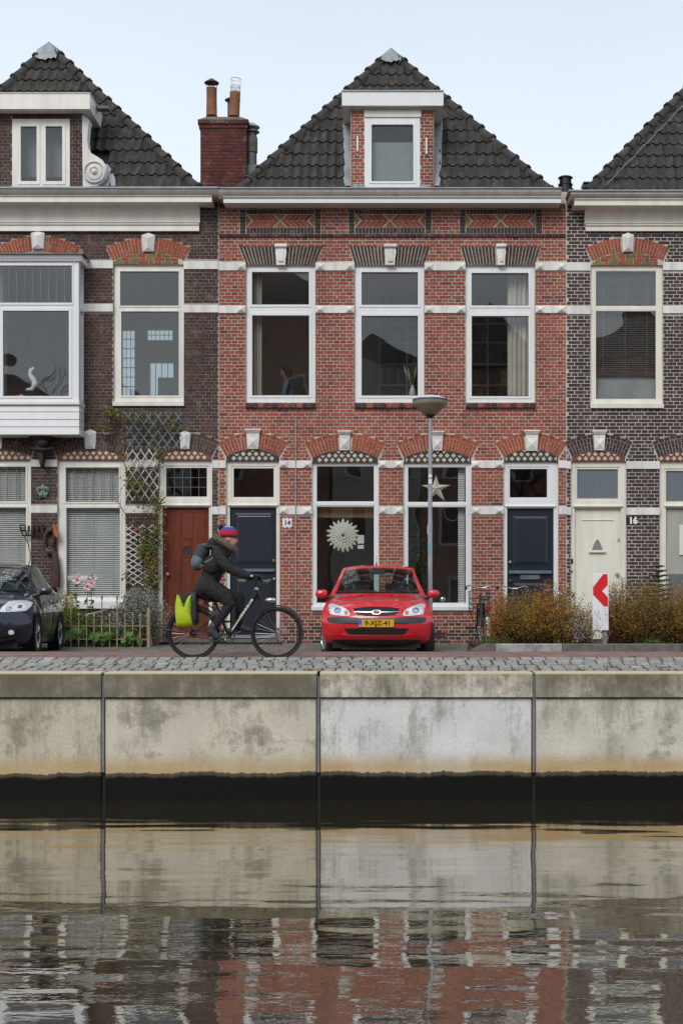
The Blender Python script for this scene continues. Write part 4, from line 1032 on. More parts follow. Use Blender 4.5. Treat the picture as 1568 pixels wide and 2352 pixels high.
while xx < 158: q = MB(); q0, q1 = P(xx, 271.5), P(xx + 6.6, 256.5); q.cham(q0[0], q1[0], WY - .01, WY + .01, q0[1], q1[1], .003); q.build('lintel_brick', 'brick_chimney', DL); xx += 7.4
w = window(DL, 28.3, 160.5, 273, 428, [(48, 84.7, 290, 416), (105.5, 143.4, 290, 416)], 'paint_cream', sash=7.5, yf=-.01, depth=.1)
m = MB(); m.box(X(20), X(168), 27.35, 27.36, Z(420), Z(276)); m.build('net_curtain', 'window_blind' if 'window_blind' in MATS else 'blind_grey', DL)
m = MB(); a, c = P(-20, 251.5, 26.8), P(207.5, 216, 26.8); m.box(a[0], c[0], 26.75, 28.7, a[1], c[1]); DR = m.build('dormer_roof', 'paint_cream', DL)
m = MB(); a, c = P(-21, 216, 26.79), P(208.5, 213, 26.79); m.box(a[0], c[0], 26.74, 28.72, a[1], c[1]); m.build('roof_edge_trim', 'gutter_beige', DR)
m = MB(); q0, q1 = P(163.5, 346), P(167, 305); q0, q1 = P(174, 348), P(178, 302); m.box(q0[0], q1[0], WY - .025, WY, q0[1], q1[1]); m.build('wall_tie', 'brick_chimney', DL)
# volute (side scroll) in white plaster
def volute(par, mir=False):
    s = -1 if mir else 1; cx = 94
    f = lambda u: cx + s * (u - cx)
    out = [(189, 264), (202, 272), (206, 276), (203, 290), (201, 320), (203, 340), (210, 352), (224, 360), (236, 368), (244, 381), (245.5, 396), (242, 410), (233, 421), (224, 427), (191, 430)]
    m = MB(); m.prism([P(f(u), v) for u, v in out], WY - .03, WY + .22); vo = m.build('volute', 'stone_white', par)
    m = MB(); q = P(f(218), 396); m.lathe([(.21, 0), (.215, -.04), (.20, -.055), (.185, -.055), (.175, -.02), (.15, -.015), (.145, -.05), (.12, -.06), (.085, -.06), (.08, -.03), (.055, -.03), (.05, -.08), (.03, -.10), (.003, -.105)], (q[0], WY - .03, q[1]), 28, 'Y'); m.build('rosette', 'stone_white', vo, smooth=40)
volute(DL); volute(DL, True)
flashing(roL, [(236, 246, 384), (240, 254, 396), (240, 262, 408), (238, 264, 420), (232, 266, 434)], None, L, A, up, nrm, SL)
m = MB(); m.box(X(215, 27.4), X(252, 27.4), 27.3, 27.5, Z(252, 27.4), Z(246, 27.4)); m.build('gutter_spout', 'lead_dark', DL)
plane(27.0)

# ================================================================= right house (purple-brown brick)
HR = thing('terraced_house', 'purplish brown brick house with wide pale joints and cream front door', 'house', (X(1480), WY, GZ))
RX0, RX1 = X(1300), X(1840)
wl = MB(); hs = [(X(1355.7), X(1521.7), Z(937), Z(608)), (X(1310.6), X(1437.4), GZ - .1, Z(1059)), (X(1514.5), X(1680), GZ - .1, Z(1059)), (X(1660), X(1800), Z(937), Z(608))]
wl.holes(RX0 + .001, RX1, GZ - .25, Z(440), hs, WY, WY + .34); wl.build('wall', 'mortar_white', HR)
BR = Bricks(HR, 300); blk = [('r', *h) for h in hs] + [('r', X(1343.7), X(2000), Z(530), Z(400)), ('r', X(1317), X(2000), Z(472), Z(400))]
for a, b, y0, y1 in ((1300, 1355.7, 604, 622), (1521.7, 1660, 602, 621), (1300, 1355.7, 704.5, 722), (1521.7, 1660, 703, 720), (1300, 1310.6, 1059, 1077), (1437.4, 1514.5, 1059.5, 1077.5), (1300, 1310.6, 1165, 1183), (1437.4, 1514.5, 1166, 1183), (1680, 1840, 1059.5, 1077.5), (1680, 1840, 1166, 1183), (1800, 1840, 602, 621), (1800, 1840, 703, 720)):
    blk.append(band(HR, a, b, y0, y1))
blk.append(arch(HR, 1440.5, 81, 598, 578, 33, 'brick_orange', 608.5, fill=True, keygap=13)); keystone(HR, 'pent', 1427, 1454.5, 535, 578.5)
blk.append(arch(HR, 1374, 61, 1049, 1034.5, 38, 'brick_purple', 1059, ring=8.5, tile=('tile_cream', 'tile_red'), keygap=12)); keystone(HR, 'cap', 1359, 1392, 989.5, 1034.5)
blk.append(arch(HR, 1591, 80, 1050, 1034.5, 38, 'brick_purple', 1059, ring=8.5, tile=('tile_cream', 'tile_red'), keygap=12)); keystone(HR, 'cap', 1575, 1608, 989.5, 1034.5)
BR.lay(X(1300.4), RX1, GZ, Z(430), blk, 'brick_purple', .0668, .240, .120, .0165, phase=.03)
BR.finish(lambda x, z: abs(z - 1.9) + abs(x - 4.9) * .5)
w = window(HR, 1355.7, 1521.7, 608, 930, [(1369, 1507, 620.7, 700.8), (1369, 1507, 712.7, 915)], 'paint_ivory', sash=2.5, yf=.05, glassm='window_glass_old', sash_proud=-.005)
m = MB(); a, c = P(1355, 937.7), P(1522.5, 924.5); m.extr([(WY - .055, a[1]), (WY - .06, c[1] - .03), (WY + .05, c[1]), (WY + .06, a[1])], a[0], c[0]); m.build('sill', 'paint_ivory', w)
bd = simple('blind_brown', (.10, .085, .08), .7, 0, .2).name
blind(w, 1366, 1510, 620, 702, mat=bd, pitch=.04); blind(w, 1366, 1510, 712, 858, mat=bd, pitch=.04)
m = MB(); a, c = P(1366, 917), P(1510, 858); m.box(a[0], c[0], WY + .22, WY + .23, a[1], c[1]); m.build('net_curtain', simple('net_curtain', (.42, .46, .48), .9, 0, .3, 2).name, w)
w = window(HR, 1660, 1800, 608, 930, [(1673, 1786, 620.7, 700.8), (1673, 1786, 712.7, 915)], 'paint_ivory', sash=2.5, yf=.05, glassm='window_glass_old')
D4 = frame_door(HR, 1310.6, 1437.4, 1059, (1326, 1420, 1076.7, 1144.4), (1320, 1426.7, 1167, 1468), 1478, 'paint_ivory', 'paint_ivory', glassm='reeded_glass', greybase=None)
a, c = P(1337, 1196), P(1410, 1190); m = MB(); m.extr([(WY + .10, a[1] + .02), (WY + .12, a[1] + .035), (WY + .12, a[1] + .01)], a[0], c[0]); m.build('door_moulding', 'paint_ivory', D4)
tri = [(1357.5, 1265), (1360.5, 1255), (1366.5, 1242), (1373, 1233), (1379.5, 1242), (1385.5, 1255), (1388.5, 1265)]
m = MB(); m.prism([P(u, v) for u, v in tri], WY + .10, WY + .12); tw = m.build('door_window', 'paint_ivory', D4)
m = MB(); m.prism([P(1373 + (u - 1373) * .80, 1254 + (v - 1254) * .80) for u, v in tri], WY + .094, WY + .11); m.build('pane', simple('frosted_glass', (.22, .235, .245), .3, 0, .3, 5).name, tw)
a, c = P(1354, 1269), P(1392, 1264.5); m = MB(); m.cham(a[0], c[0], WY + .07, WY + .12, a[1], c[1], .004); m.build('window_ledge', 'paint_ivory', tw)
knob(D4, 1418.7, 1319, .036, 'silver'); m = MB(); a, c = P(1421, 1243), P(1423.5, 1236); m.box(a[0], c[0], WY + .10, WY + .12, a[1], c[1]); m.build('door_lock', 'silver', D4)
m = MB(); a, c = P(1312, 1294), P(1316, 1283); m.cham(a[0], c[0], WY + .03, WY + .06, a[1], c[1], .004); m.build('door_bell', 'black_metal', HR)
m = MB(); q = P(1313.5, 1312); m.ball((q[0], WY + .04, q[1]), (.02, .02, .02), 10, 6); m.build('bell_push', 'brass', HR)
D5 = frame_door(HR, 1514.5, 1680, 1059, (1530.6, 1660, 1080.5, 1151), (1530, 1664, 1166, 1468), 1478, 'paint_ivory', 'sage_paint', glassm='reeded_glass', greybase=None)
a, c = P(1562, 1275), P(1640, 1205); m = MB(); m.cham(a[0], c[0], WY + .09, WY + .12, a[1], c[1], .01); m.build('door_panel', 'paint_cream', D5)
a, c = P(1538, 1470), P(1660, 1318); m = MB(); m.box(a[0], c[0], WY + .108, WY + .12, a[1], c[1]); m.build('kick_panel', 'lead_dark', D5)
# number 16
a, c = P(1437.5, 1205.5), P(1465, 1187.5); m = MB(); m.box(a[0], c[0], WY - .014, WY, a[1], c[1]); np_ = m.build('number_plate', 'black_metal', HR)
text_obj('number', '16', .165, 'enamel_white', ((a[0] + c[0]) / 2 + .015, WY - .017, (a[1] + c[1]) / 2), np_, bold=.010)
# cornice
cornice(HR, [(26.52, 434), (26.50, 434.5), (26.50, 438), (26.53, 438.5), (27.05, 438.5), (27.05, 434)], 1306, 1840, 26.5, 'zinc', 'gutter_rim')
cornice(HR, [(26.53, 438.3), (26.53, 443), (26.56, 449), (26.60, 452), (26.62, 454), (27.02, 454), (27.02, 438.3)], 1311, 1840, 26.5, 'gutter_beige', 'gutter')
cornice(HR, [(26.59, 454.1), (26.59, 457), (26.62, 458), (26.62, 470), (26.66, 470.5), (26.99, 470.5), (26.99, 454.1)], 1319, 1840, 26.6, 'paint_ivory', 'fascia')
cornice(HR, [(26.66, 470.6), (26.74, 474), (26.84, 480), (26.90, 488), (26.93, 498), (26.94, 510), (26.99, 510), (26.99, 470.6)], 1343.7, 1840, 26.85, 'paint_ivory', 'frieze_board')
cornice(HR, [(26.90, 510.1), (26.885, 512), (26.91, 514), (26.90, 516.5), (26.93, 519), (26.925, 528.8), (26.99, 529), (26.99, 510.1)], 1345, 1840, 26.9, 'paint_ivory', 'moulding')
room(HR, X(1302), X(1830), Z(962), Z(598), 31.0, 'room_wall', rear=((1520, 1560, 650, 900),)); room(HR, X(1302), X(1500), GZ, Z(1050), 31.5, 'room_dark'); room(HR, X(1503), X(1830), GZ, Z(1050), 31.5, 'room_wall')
roR, A, L, R, up, nrm, SL = roof(HR, 1668, 112, 1352, 1985, 437)
# blue-grey lead strip in the hip
m = MB(); d = (A - L); pts = [L + Vector((.30, -.02, 0.02)) + d * t + nrm * .10 + Vector((.008 * sin(t * 70), 0, .008 * cos(t * 50))) for t in [i / 26 for i in range(26)]]
m.tube(pts, .009, 6); m.build('lead_strip', 'verdigris', roR, smooth=True)
# bricks of the party walls at the top between the cornices
m = MB(); m.box(X(485, 26.9), X(503, 26.9), 26.86, 27.02, Z(540, 26.9), Z(447, 26.9))
# ---- chimney between the left and the middle house
CY = 28.4
CH = thing('chimney_stack', 'dark red brick chimney with two clay pots between the two roofs', 'chimney', (X(512, CY), CY, Z(430, CY)))
a, c = (X(460, CY), Z(440, CY)), (X(566, CY), Z(294, CY))
plane(CY)
m = MB(); m.box(a[0], c[0], CY, CY + .75, a[1], c[1]); m.build('stack_core', 'mortar_dark', CH)
hb = Bricks(CH, 400); hb.lay(a[0], c[0], a[1], c[1], [], 'brick_chimney', .0655, .22, .11, .009); finish_small(hb, CH)
for k, (w_, y0, y1) in enumerate(((3, 284.8, 293.6), (5.5, 275.5, 284.2))):
    xx = 460 - w_
    while xx < 566 + w_ - 1:
        q = MB(); x2 = min(xx + 12.5, 566 + w_); q0, q1 = P(xx, y1, CY), P(x2, y0, CY); q.cham(q0[0] + .004, q1[0] - .004, CY - .03 * (k + 1), CY + .2, q0[1], q1[1], .003); q.build('brick', 'brick_chimney', CH); xx += 13.1
    q = MB(); q0, q1 = P(460 - w_ + .3, y1, CY), P(566 + w_ - .3, y0, CY); q.box(q0[0], q1[0], CY - .03 * k - .02, CY + .78, q0[1] - .01, q1[1]); q.build('corbel_core', 'mortar_dark', CH)
m = MB(); q0, q1 = P(455, 276, CY), P(571, 262, CY); m.add([(q0[0], CY - .06, q0[1]), (q1[0], CY - .06, q0[1]), (q1[0], CY + .8, q0[1]), (q0[0], CY + .8, q0[1]), (q0[0] + .16, CY + .12, q1[1]), (q1[0] - .16, CY + .12, q1[1] - .01), (q1[0] - .16, CY + .6, q1[1]), (q0[0] + .16, CY + .6, q1[1])], [(0, 1, 5, 4), (1, 2, 6, 5), (2, 3, 7, 6), (3, 0, 4, 7), (4, 5, 6, 7)]); m.build('mortar_cap', 'cement_grey', CH)
py = CY + .35; pt = Vector((X(486, py), py, Z(266, py)))
m = MB(); m.lathe([(.112, 0), (.108, .03), (.103, .3), (.104, .555), (.108, .56), (.085, .562)], pt, 20); p1 = m.build('chimney_pot', 'pot_terracotta', CH, smooth=40)
m = MB(); m.lathe([(.15, .66), (.145, .672), (.05, .735), (.004, .76)], pt, 20)
for i in range(4): aa = i * pi / 2 + .6; m.tube([pt + Vector((.095 * cos(aa), .095 * sin(aa), .54)), pt + Vector((.13 * cos(aa), .13 * sin(aa), .665))], .007, 5)
m.build('pot_cowl', 'rust_metal', p1, smooth=30)
pt = Vector((X(537.5, py), py, Z(267, py))); m = MB(); m.lathe([(.11, 0), (.108, .03), (.105, .3), (.107, .48), (.085, .482)], (0, 0, 0), 20); M2 = Matrix.Translation(pt) @ Matrix.Rotation(.045, 4, 'Y'); m.v = [tuple(M2 @ Vector(v)) for v in m.v]; p2 = m.build('chimney_pot', 'pot_terracotta', CH, smooth=40); p2['label'] = 'leaning clay pot with a wire guard'
m = MB()
for i in range(14): aa = 2 * pi * i / 14; m.tube([M2 @ Vector((.098 * cos(aa), .098 * sin(aa), .44)), M2 @ Vector((.098 * cos(aa), .098 * sin(aa), .75))], .005, 4)
for h in (.46, .50, .56, .60, .75):
    m.tube([M2 @ Vector((.1 * cos(2 * pi * i / 16), .1 * sin(2 * pi * i / 16), h)) for i in range(16)], .007, 4, close=True)
m.build('wire_guard', 'silver', p2)
m = MB(); q = Vector((X(534, CY + 1), CY + 1.0, Z(229, CY + 1))); m.lathe([(.16, 0), (.02, .07)], q, 16); m.lathe([(.16, -.01), (.16, .0), (.01, .0)], q, 16); m.tube([q - Vector((.07, 0, .5)), q - Vector((.07, 0, 0))], .035, 10); m.tube([q - Vector((.0, 0, .5)), q], .05, 10); m.build('rear_flue', 'lead_dark', CH)
# metal flue beside the stack
FL = thing('metal_flue', 'grey metal flue pipe with a conical cap right of the brick chimney', 'flue', (X(577, CY), CY + .2, Z(430, CY)))
fy = CY + .25; fx = X(578, fy); zz = lambda y: Z(y, fy)
m = MB(); m.lathe([(.10, zz(420)), (.10, zz(351)), (.101, zz(351))], (fx, fy, 0), 18); m.build('pipe', 'lead_dark', FL, smooth=40)
m = MB(); m.lathe([(.115, zz(350)), (.117, zz(318)), (.10, zz(312)), (.095, zz(302)), (.05, zz(301))], (fx, fy, 0), 18); m.build('sleeve', 'cement_grey', FL, smooth=40)
m = MB(); m.lathe([(.155, zz(303.5)), (.158, zz(302)), (.06, zz(301))], (fx, fy, 0), 18); m.lathe([(.16, zz(293)), (.162, zz(291)), (.06, zz(283)), (.004, zz(280))], (fx, fy, 0), 18); m.lathe([(.06, zz(303)), (.06, zz(290))], (fx, fy, 0), 12); m.build('cap', 'galvanized', FL, smooth=30)
m = MB(); m.box(fx - .14, fx + .17, fy - .15, fy + .2, zz(440), zz(384)); m.add([(fx - .12, fy - .15, zz(384)), (fx + .19, fy - .15, zz(388)), (fx + .05, fy, zz(372)), (fx - .1, fy, zz(372))], [(0, 1, 2, 3)]); m.build('base_block', 'lead_dark', FL)
# roof vents on the right
plane(27.0)
VT = thing('roof_vent', 'small black roof vent with a flat double cap between the gutters', 'vent', (X(1298, 28), 28, Z(434, 28)))
zz = lambda y: Z(y, 28); fx = X(1298, 28)
m = MB(); m.lathe([(.13, zz(450)), (.13, zz(423)), (.05, zz(423))], (fx, 28, 0), 18); m.build('pipe', 'black_metal', VT, smooth=30)
m = MB(); m.lathe([(.145, zz(425)), (.145, zz(423)), (.115, zz(422)), (.115, zz(410.5)), (.13, zz(410))], (fx, 28, 0), 18); m.build('louvre_ring', 'black_metal', VT, smooth=30)
m = MB(); m.lathe([(.145, zz(409)), (.145, zz(407.5)), (.11, zz(405)), (.02, zz(404))], (fx, 28, 0), 18); m.build('cap', 'black_metal', VT, smooth=30)
VT = thing('roof_vent', 'low black box vent at the foot of the right-hand roof', 'vent', (X(1347, 28), 28, Z(434, 28)))
m = MB(); m.box(X(1340, 28), X(1372, 28), 28, 28.3, zz(450), zz(421)); m.build('body', 'black_metal', VT); m = MB(); m.cham(X(1339, 28), X(1374, 28), 27.97, 28.33, zz(421), zz(417), .01); m.build('cap', 'black_metal', VT)
# ================================================================= SETTING: ground, road, quay, water
QY = 14.2; WZ = -1.245
def z_road(y):                                    # cross-section of the street from the quay edge to the houses
    pts = [(14.2, .015), (14.5, .018), (15.42, .122), (15.6, .118), (16.6, .0), (17.6, -.03), (19.1, -.02), (19.8, .03), (20.3, .043), (20.6, .03), (21.2, -.07), (21.8, -.09), (24.0, -.085), (25.2, -.03), (26.2, -.004), (27.4, .002)]
    for (a, za), (b, zb) in zip(pts, pts[1:]):
        if a <= y <= b: t = (y - a) / (b - a); return za + (zb - za) * t
    return pts[-1][1] if y > 27 else pts[0][1]
def strip(name, ys, x0, x1, mat, dz=0, seed=1):
    b = MB(); n = 60; rs = random.Random(seed); vs = []
    for y in ys:
        for i in range(n + 1): vs.append((x0 + (x1 - x0) * i / n, y, z_road(y) + dz))
    for j in range(len(ys) - 1):
        for i in range(n): vs_ = j * (n + 1) + i; b.f.append((vs_, vs_ + 1, vs_ + n + 2, vs_ + n + 1)); b.m.append(0)
    b.v = vs
    return tag(b.build(name, mat, smooth=60), kind='structure')
def clinker(name, c1, c2, cm, sx, sy, dirt=0.4):
    m, nt, b = _nt(name); w = worldvec(nt)
    mp = node(nt, 'ShaderNodeMapping'); nt.links.new(w, mp.inputs['Vector'])
    br = node(nt, 'ShaderNodeTexBrick'); br.inputs['Color1'].default_value = (*c1, 1); br.inputs['Color2'].default_value = (*c2, 1); br.inputs['Mortar'].default_value = (*cm, 1)
    br.inputs['Scale'].default_value = 1.0; br.inputs['Brick Width'].default_value = sx; br.inputs['Row Height'].default_value = sy; br.inputs['Mortar Size'].default_value = .006
    nt.links.new(mp.outputs[0], br.inputs['Vector'])
    c = mixc(nt, 1.0, br.outputs['Color'], ramp(nt, noise(nt, 3, 6, w, .65), [(0.3, 1 - dirt), (0.65, 1.0)]), 'MULTIPLY')
    setc(nt, b, c); b.inputs['Roughness'].default_value = .85; bump(nt, b, br.outputs['Fac'], -.5, .01)
clinker('road_clinker', (.22, .125, .108), (.28, .17, .15), (.15, .11, .095), .21, .10, .35)
clinker('pavement_slab', (.17, .165, .135), (.22, .205, .165), (.09, .085, .05), .30, .30, .45)
simple('ground_earth', (.12, .11, .09), .95, 0, .4)
simple('moss_bed', (.075, .070, .032), 1.0, 0, .55, 12)
g = MB(); g.box(-70, 70, 27.9, 90, -.6, -.12); tag(g.build('ground', 'ground_earth'), kind='structure')
g = MB(); g.box(-70, 70, 14.45, 28.2, -.9, -.20); tag(g.build('ground_fill', 'ground_earth'), kind='structure')
strip('road', [15.5, 15.6, 16.6, 17.6, 19.1, 19.8, 20.05, 20.3, 20.6, 21.2, 21.8], -40, 40, 'road_clinker')
strip('pavement', [21.8, 22.5, 23.2, 24.0, 24.6, 25.2, 25.7, 26.2, 26.7, 27.1], -40, 40, 'pavement_slab')
# stone setts on the sloping verge
rs = random.Random(11)
bed = strip('sett_verge', [14.44, 14.5, 14.96, 15.42, 15.5], -40, 40, 'moss_bed', -.0035)
m, nt, b = _nt('sett_stone'); r, _ = randomfac(nt); w = worldvec(nt)
c = ramp(nt, r, [(0, (.27, .26, .24)), (.4, (.33, .32, .295)), (.7, (.24, .24, .235)), (.9, (.38, .365, .34)), (1, (.28, .26, .235))])
c = mixc(nt, 1.0, c, ramp(nt, noise(nt, 22, 5, w, .7, (.5, 1, 1)), [(.3, .55), (.6, 1.05)]), 'MULTIPLY'); setc(nt, b, c); b.inputs['Roughness'].default_value = .8
bump(nt, b, noise(nt, 40, 4, w), .8, .012)
SET = {}
def sett_mesh(k):
    if k not in SET:
        r2 = random.Random(k); q = MB(); w2, l2 = .0625 + r2.uniform(-.003, .002), .087 + r2.uniform(-.004, .003); j = lambda s=.002: r2.uniform(-s, s)
        top = [(-w2 + .005 + j(), -l2 + .005 + j(), .010 + j(.002)), (w2 - .005 + j(), -l2 + .005 + j(), .010 + j(.002)), (w2 - .005 + j(), l2 - .005 + j(), .010 + j(.002)), (-w2 + .005 + j(), l2 - .005 + j(), .010 + j(.002))]
        mid = [(-w2, -l2, 0), (w2, -l2, 0), (w2, l2, 0), (-w2, l2, 0)]; bot = [(x, y, -.05) for x, y, _ in mid]
        q.add(top + mid + bot, [(0, 1, 2, 3), (4, 5, 1, 0), (5, 6, 2, 1), (6, 7, 3, 2), (7, 4, 0, 3), (8, 9, 5, 4), (9, 10, 6, 5), (10, 11, 7, 6), (11, 8, 4, 7)])
        SET[k] = q.mesh('sett', 'sett_stone')
    return SET[k]
slope = atan2(.104, .92); rowp = .187; cnt = 0; bulk = MB()
cols = list(range(-110, 111)); cols.sort(key=lambda c: abs(c))
for cidx in cols:
    for rr in range(5):
        x = cidx * .1365 + rs.uniform(-.004, .004) + .03 * sin(rr * 1.7 + cidx * .05); y = 14.505 + rowp * (rr + .5) + rs.uniform(-.006, .006)
        zc = z_road(y) - .008 + rs.uniform(-.0025, .0025); rot = (slope + rs.uniform(-.015, .015), rs.uniform(-.02, .02), rs.uniform(-.02, .02)); k = rs.randrange(8)
        if cnt < 300:
            link('sett', sett_mesh(k), bed, loc=(x, y, zc), rot=rot); cnt += 1
        else:
            M = Matrix.Translation((x, y, zc)) @ Matrix.Rotation(rot[2], 4, 'Z') @ Matrix.Rotation(rot[0], 4, 'X')
            me = sett_mesh(k); bulk.add([M @ v.co for v in me.vertices], [tuple(p.vertices) for p in me.polygons])
tag(bulk.build('setts', 'sett_stone', bed), kind='stuff')
# grass, moss and fallen leaves in the joints
q = MB()
def blade(x, y, z, h, w, lean, a):
    dx, dy = cos(a) * w / 2, sin(a) * w / 2
    q.add([(x - dx, y - dy, z), (x + dx, y + dy, z), (x + lean * cos(a + 1), y + lean * sin(a + 1), z + h)], [(0, 1, 2)])
for i in range(5200):
    x = rs.uniform(-5.2, 4.6); 
    if rs.random() < .62: cc = round(x / .1365) + .5; x = cc * .1365 + rs.gauss(0, .006); y = rs.uniform(14.5, 15.42)
    else: y = 14.505 + rowp * rs.randint(0, 5) + rs.gauss(0, .01)
    dens = .5 + .5 * sin(x * 3.1 + 1.3) * sin(x * 7.7 + y * 5)
    if rs.random() > dens + .15: continue
    blade(x, y, z_road(y) - .005, rs.uniform(.008, .022), rs.uniform(.006, .014), rs.uniform(0, .02), rs.uniform(0, 6.28))
for i in range(34):
    cx = rs.uniform(-4.6, 4.2); cy = 14.52 + rs.choice((0, .0, .19, .37, .9)); n = rs.randint(14, 40)
    for k in range(n): a = rs.uniform(0, 6.28); r0 = abs(rs.gauss(0, .035)); blade(cx + r0 * cos(a) * 1.6, cy + r0 * sin(a) * .5, z_road(cy), rs.uniform(.012, .035), .008, rs.uniform(.01, .04), a)
tag(q.build('grass', 'grass_blade'), 'dry grass and moss growing between the stone setts', 'grass', kind='stuff')
q = MB()
for i in range(420):
    x = rs.uniform(-5, 4.8); y = 14.5 + abs(rs.gauss(0, .05)) if rs.random() < .55 else rs.uniform(14.5, 15.5); z = z_road(y) + .014; s = rs.uniform(.008, .022); a = rs.uniform(0, 6.28)
    q.add([(x + s * cos(a + k * 1.57) * (1 if k % 2 else .6), y + s * sin(a + k * 1.57) * .8, z + rs.uniform(0, .012)) for k in range(4)], [(0, 1, 2, 3)])
for i in range(700):
    x = rs.uniform(-5.5, 5.2); y = rs.uniform(24.4, 26.9); z = z_road(y) + .006; s = rs.uniform(.012, .03); a = rs.uniform(0, 6.28)
    q.add([(x + s * cos(a + k * 1.57), y + s * sin(a + k * 1.57) * .8, z + rs.uniform(0, .015)) for k in range(4)], [(0, 1, 2, 3)])
tag(q.build('fallen_leaves', 'leaf_fallen'), 'small brown fallen leaves scattered on the setts and pavement', 'leaves', kind='stuff')

# ---- quay wall of concrete panels
def concrete(name, base, cap, stain, seed, dark=(.135, .122, .085)):
    m, nt, b = _nt(name); w = worldvec(nt)
    mp = node(nt, 'ShaderNodeMapping'); mp.inputs['Location'].default_value = (seed * 3.7, 0, seed * 1.3); nt.links.new(w, mp.inputs['Vector']); v = mp.outputs[0]
    sep = node(nt, 'ShaderNodeSeparateXYZ'); nt.links.new(w, sep.inputs[0]); z = sep.outputs['Z']
    c = mixc(nt, ramp(nt, noise(nt, 2.2, 6, v, .6), [(.35, 0), (.7, 1)]), base, [k * .80 for k in base])
    c = mixc(nt, 1.0, c, ramp(nt, noise(nt, 45, 4, v, .6), [(.25, .80), (.6, 1.0)]), 'MULTIPLY')
    # grey-olive algae: streaks hanging from the top, blots lower down
    s1 = mathn(nt, 'ADD', mathn(nt, 'MULTIPLY', noise(nt, 1.7, 8, v, .74, (1.5, 1, .9)), .72), mathn(nt, 'MULTIPLY', noise(nt, 7, 6, v, .7, (2.2, 1, .28)), .28)); s2 = noise(nt, 1.8, 9, v, .74, (1, 1, 1.2))
    hi = mathn(nt, 'MULTIPLY', mathn(nt, 'SUBTRACT', z, -.55), 1.25 * stain, True)     # more towards the top
    s = mathn(nt, 'ADD', s1, mathn(nt, 'MULTIPLY', hi, .22))
    m1 = ramp(nt, s, [(.50, 0), (.58, .45), (.72, .85)]); c = mixc(nt, m1, c, (.22, .205, .15))
    m2 = ramp(nt, mathn(nt, 'MULTIPLY', s2, .8 + .25 * stain), [(.50, 0), (.56, .5), (.66, .85)]); c = mixc(nt, m2, c, (.19, .175, .13))
    if cap:
        s3 = mathn(nt, 'ADD', mathn(nt, 'MULTIPLY', noise(nt, 2.2, 9, v, .78, (1.1, 1, .9)), .7), mathn(nt, 'MULTIPLY', noise(nt, 9, 6, v, .7, (1.6, 1, .35)), .3)); c = mixc(nt, ramp(nt, s3, [(.47 - .16 * (cap - .5), 0), (.60 - .14 * (cap - .5), .7), (.74 - .08 * (cap - .5), .95)]), c, dark)
        ed = mathn(nt, 'MULTIPLY', mathn(nt, 'SUBTRACT', z, -.006), 60, True); c = mixc(nt, ed, c, (.50, .45, .31))
    # ochre tide band, then black wet algae
    wob = mathn(nt, 'ADD', mathn(nt, 'MULTIPLY', mathn(nt, 'SUBTRACT', noise(nt, 1.1, 6, v, .7, (1.2, 1, .3)), .5), .16), mathn(nt, 'MULTIPLY', mathn(nt, 'SUBTRACT', noise(nt, 14, 4, v, .7, (1.5, 1, .5)), .5), .04))
    zz_ = mathn(nt, 'ADD', z, wob)
    def sstep(a, b_, x):
        mr = node(nt, 'ShaderNodeMapRange'); mr.interpolation_type = 'SMOOTHSTEP'; mr.inputs['From Min'].default_value = a; mr.inputs['From Max'].default_value = b_
        nt.links.new(x, mr.inputs['Value']); return mr.outputs['Result']
    oc = mathn(nt, 'MULTIPLY', sstep(-.74, -.93, zz_), ramp(nt, noise(nt, 1.3, 4, v, .6, (1, 1, .4)), [(.3, .55), (.6, 1)]))
    c = mixc(nt, oc, c, mixc(nt, noise(nt, 5, 4, v, .6, (.4, 1, 2)), (.60, .47, .27), (.46, .29, .13)))
    c = mixc(nt, sstep(-.965, -.975, zz_), c, (.10, .09, .065))
    c = mixc(nt, sstep(-.985, -1.025, zz_), c, (.010, .010, .0092))
    setc(nt, b, c)
    ro = node(nt, 'ShaderNodeMapRange'); ro.inputs['From Min'].default_value = -1.03; ro.inputs['From Max'].default_value = -.98; ro.inputs['To Min'].default_value = .55; ro.inputs['To Max'].default_value = .92
    nt.links.new(z, ro.inputs['Value']); nt.links.new(ro.outputs[0], b.inputs['Roughness'])
    b.inputs['Specular IOR Level'].default_value = .06
    bump(nt, b, noise(nt, 35, 5, v, .6), .35, .010)
concrete('concrete_a', (.68, .625, .49), 0, .75, 1); concrete('concrete_b', (.72, .67, .55), 0, .55, 2); concrete('concrete_c', (.84, .83, .80), 0, .0, 5.2); concrete('concrete_d', (.76, .72, .62), 0, .35, 4.1)
concrete('coping_a', (.52, .47, .34), 1.0, 1.2, 6); concrete('coping_b', (.54, .49, .38), 1.0, 1.2, 7); concrete('coping_c', (.74, .69, .58), .6, .5, 8.3); concrete('coping_d', (.66, .61, .50), .85, .9, 9)
QW = thing('quay_wall', 'stained concrete quay wall of wide panels with a black tide line', 'wall', (0, QY, 0))
pw_ = X(731, QY) - X(237, QY); xj0 = X(237, QY); g_ = .020
for k in range(-4, 6):
    xa, xb = xj0 + k * pw_ - pw_, xj0 + k * pw_
    v = {0: 'a', 1: 'b', 2: 'c', 3: 'd'}.get(k, 'abcd'[(k * 3) % 4])
    m = MB(); m.cham(xa + g_, xb - g_, QY, QY + .5, -2.6, -.238, .008); m.build('wall_panel', 'concrete_' + v, QW)
    m = MB(); m.extr([(QY - .035, -.226), (QY - .035, .004), (QY - .028, .014), (QY - .012, .0165), (QY + .27, .021), (QY + .27, -.226)], xa + g_ - .004, xb - g_ + .004); m.build('coping', 'coping_' + v, QW)
m = MB(); m.box(xj0 - 5 * pw_, xj0 + 5 * pw_, QY + .03, QY + .45, -2.6, -.02); m.build('wall_core', 'black', QW)
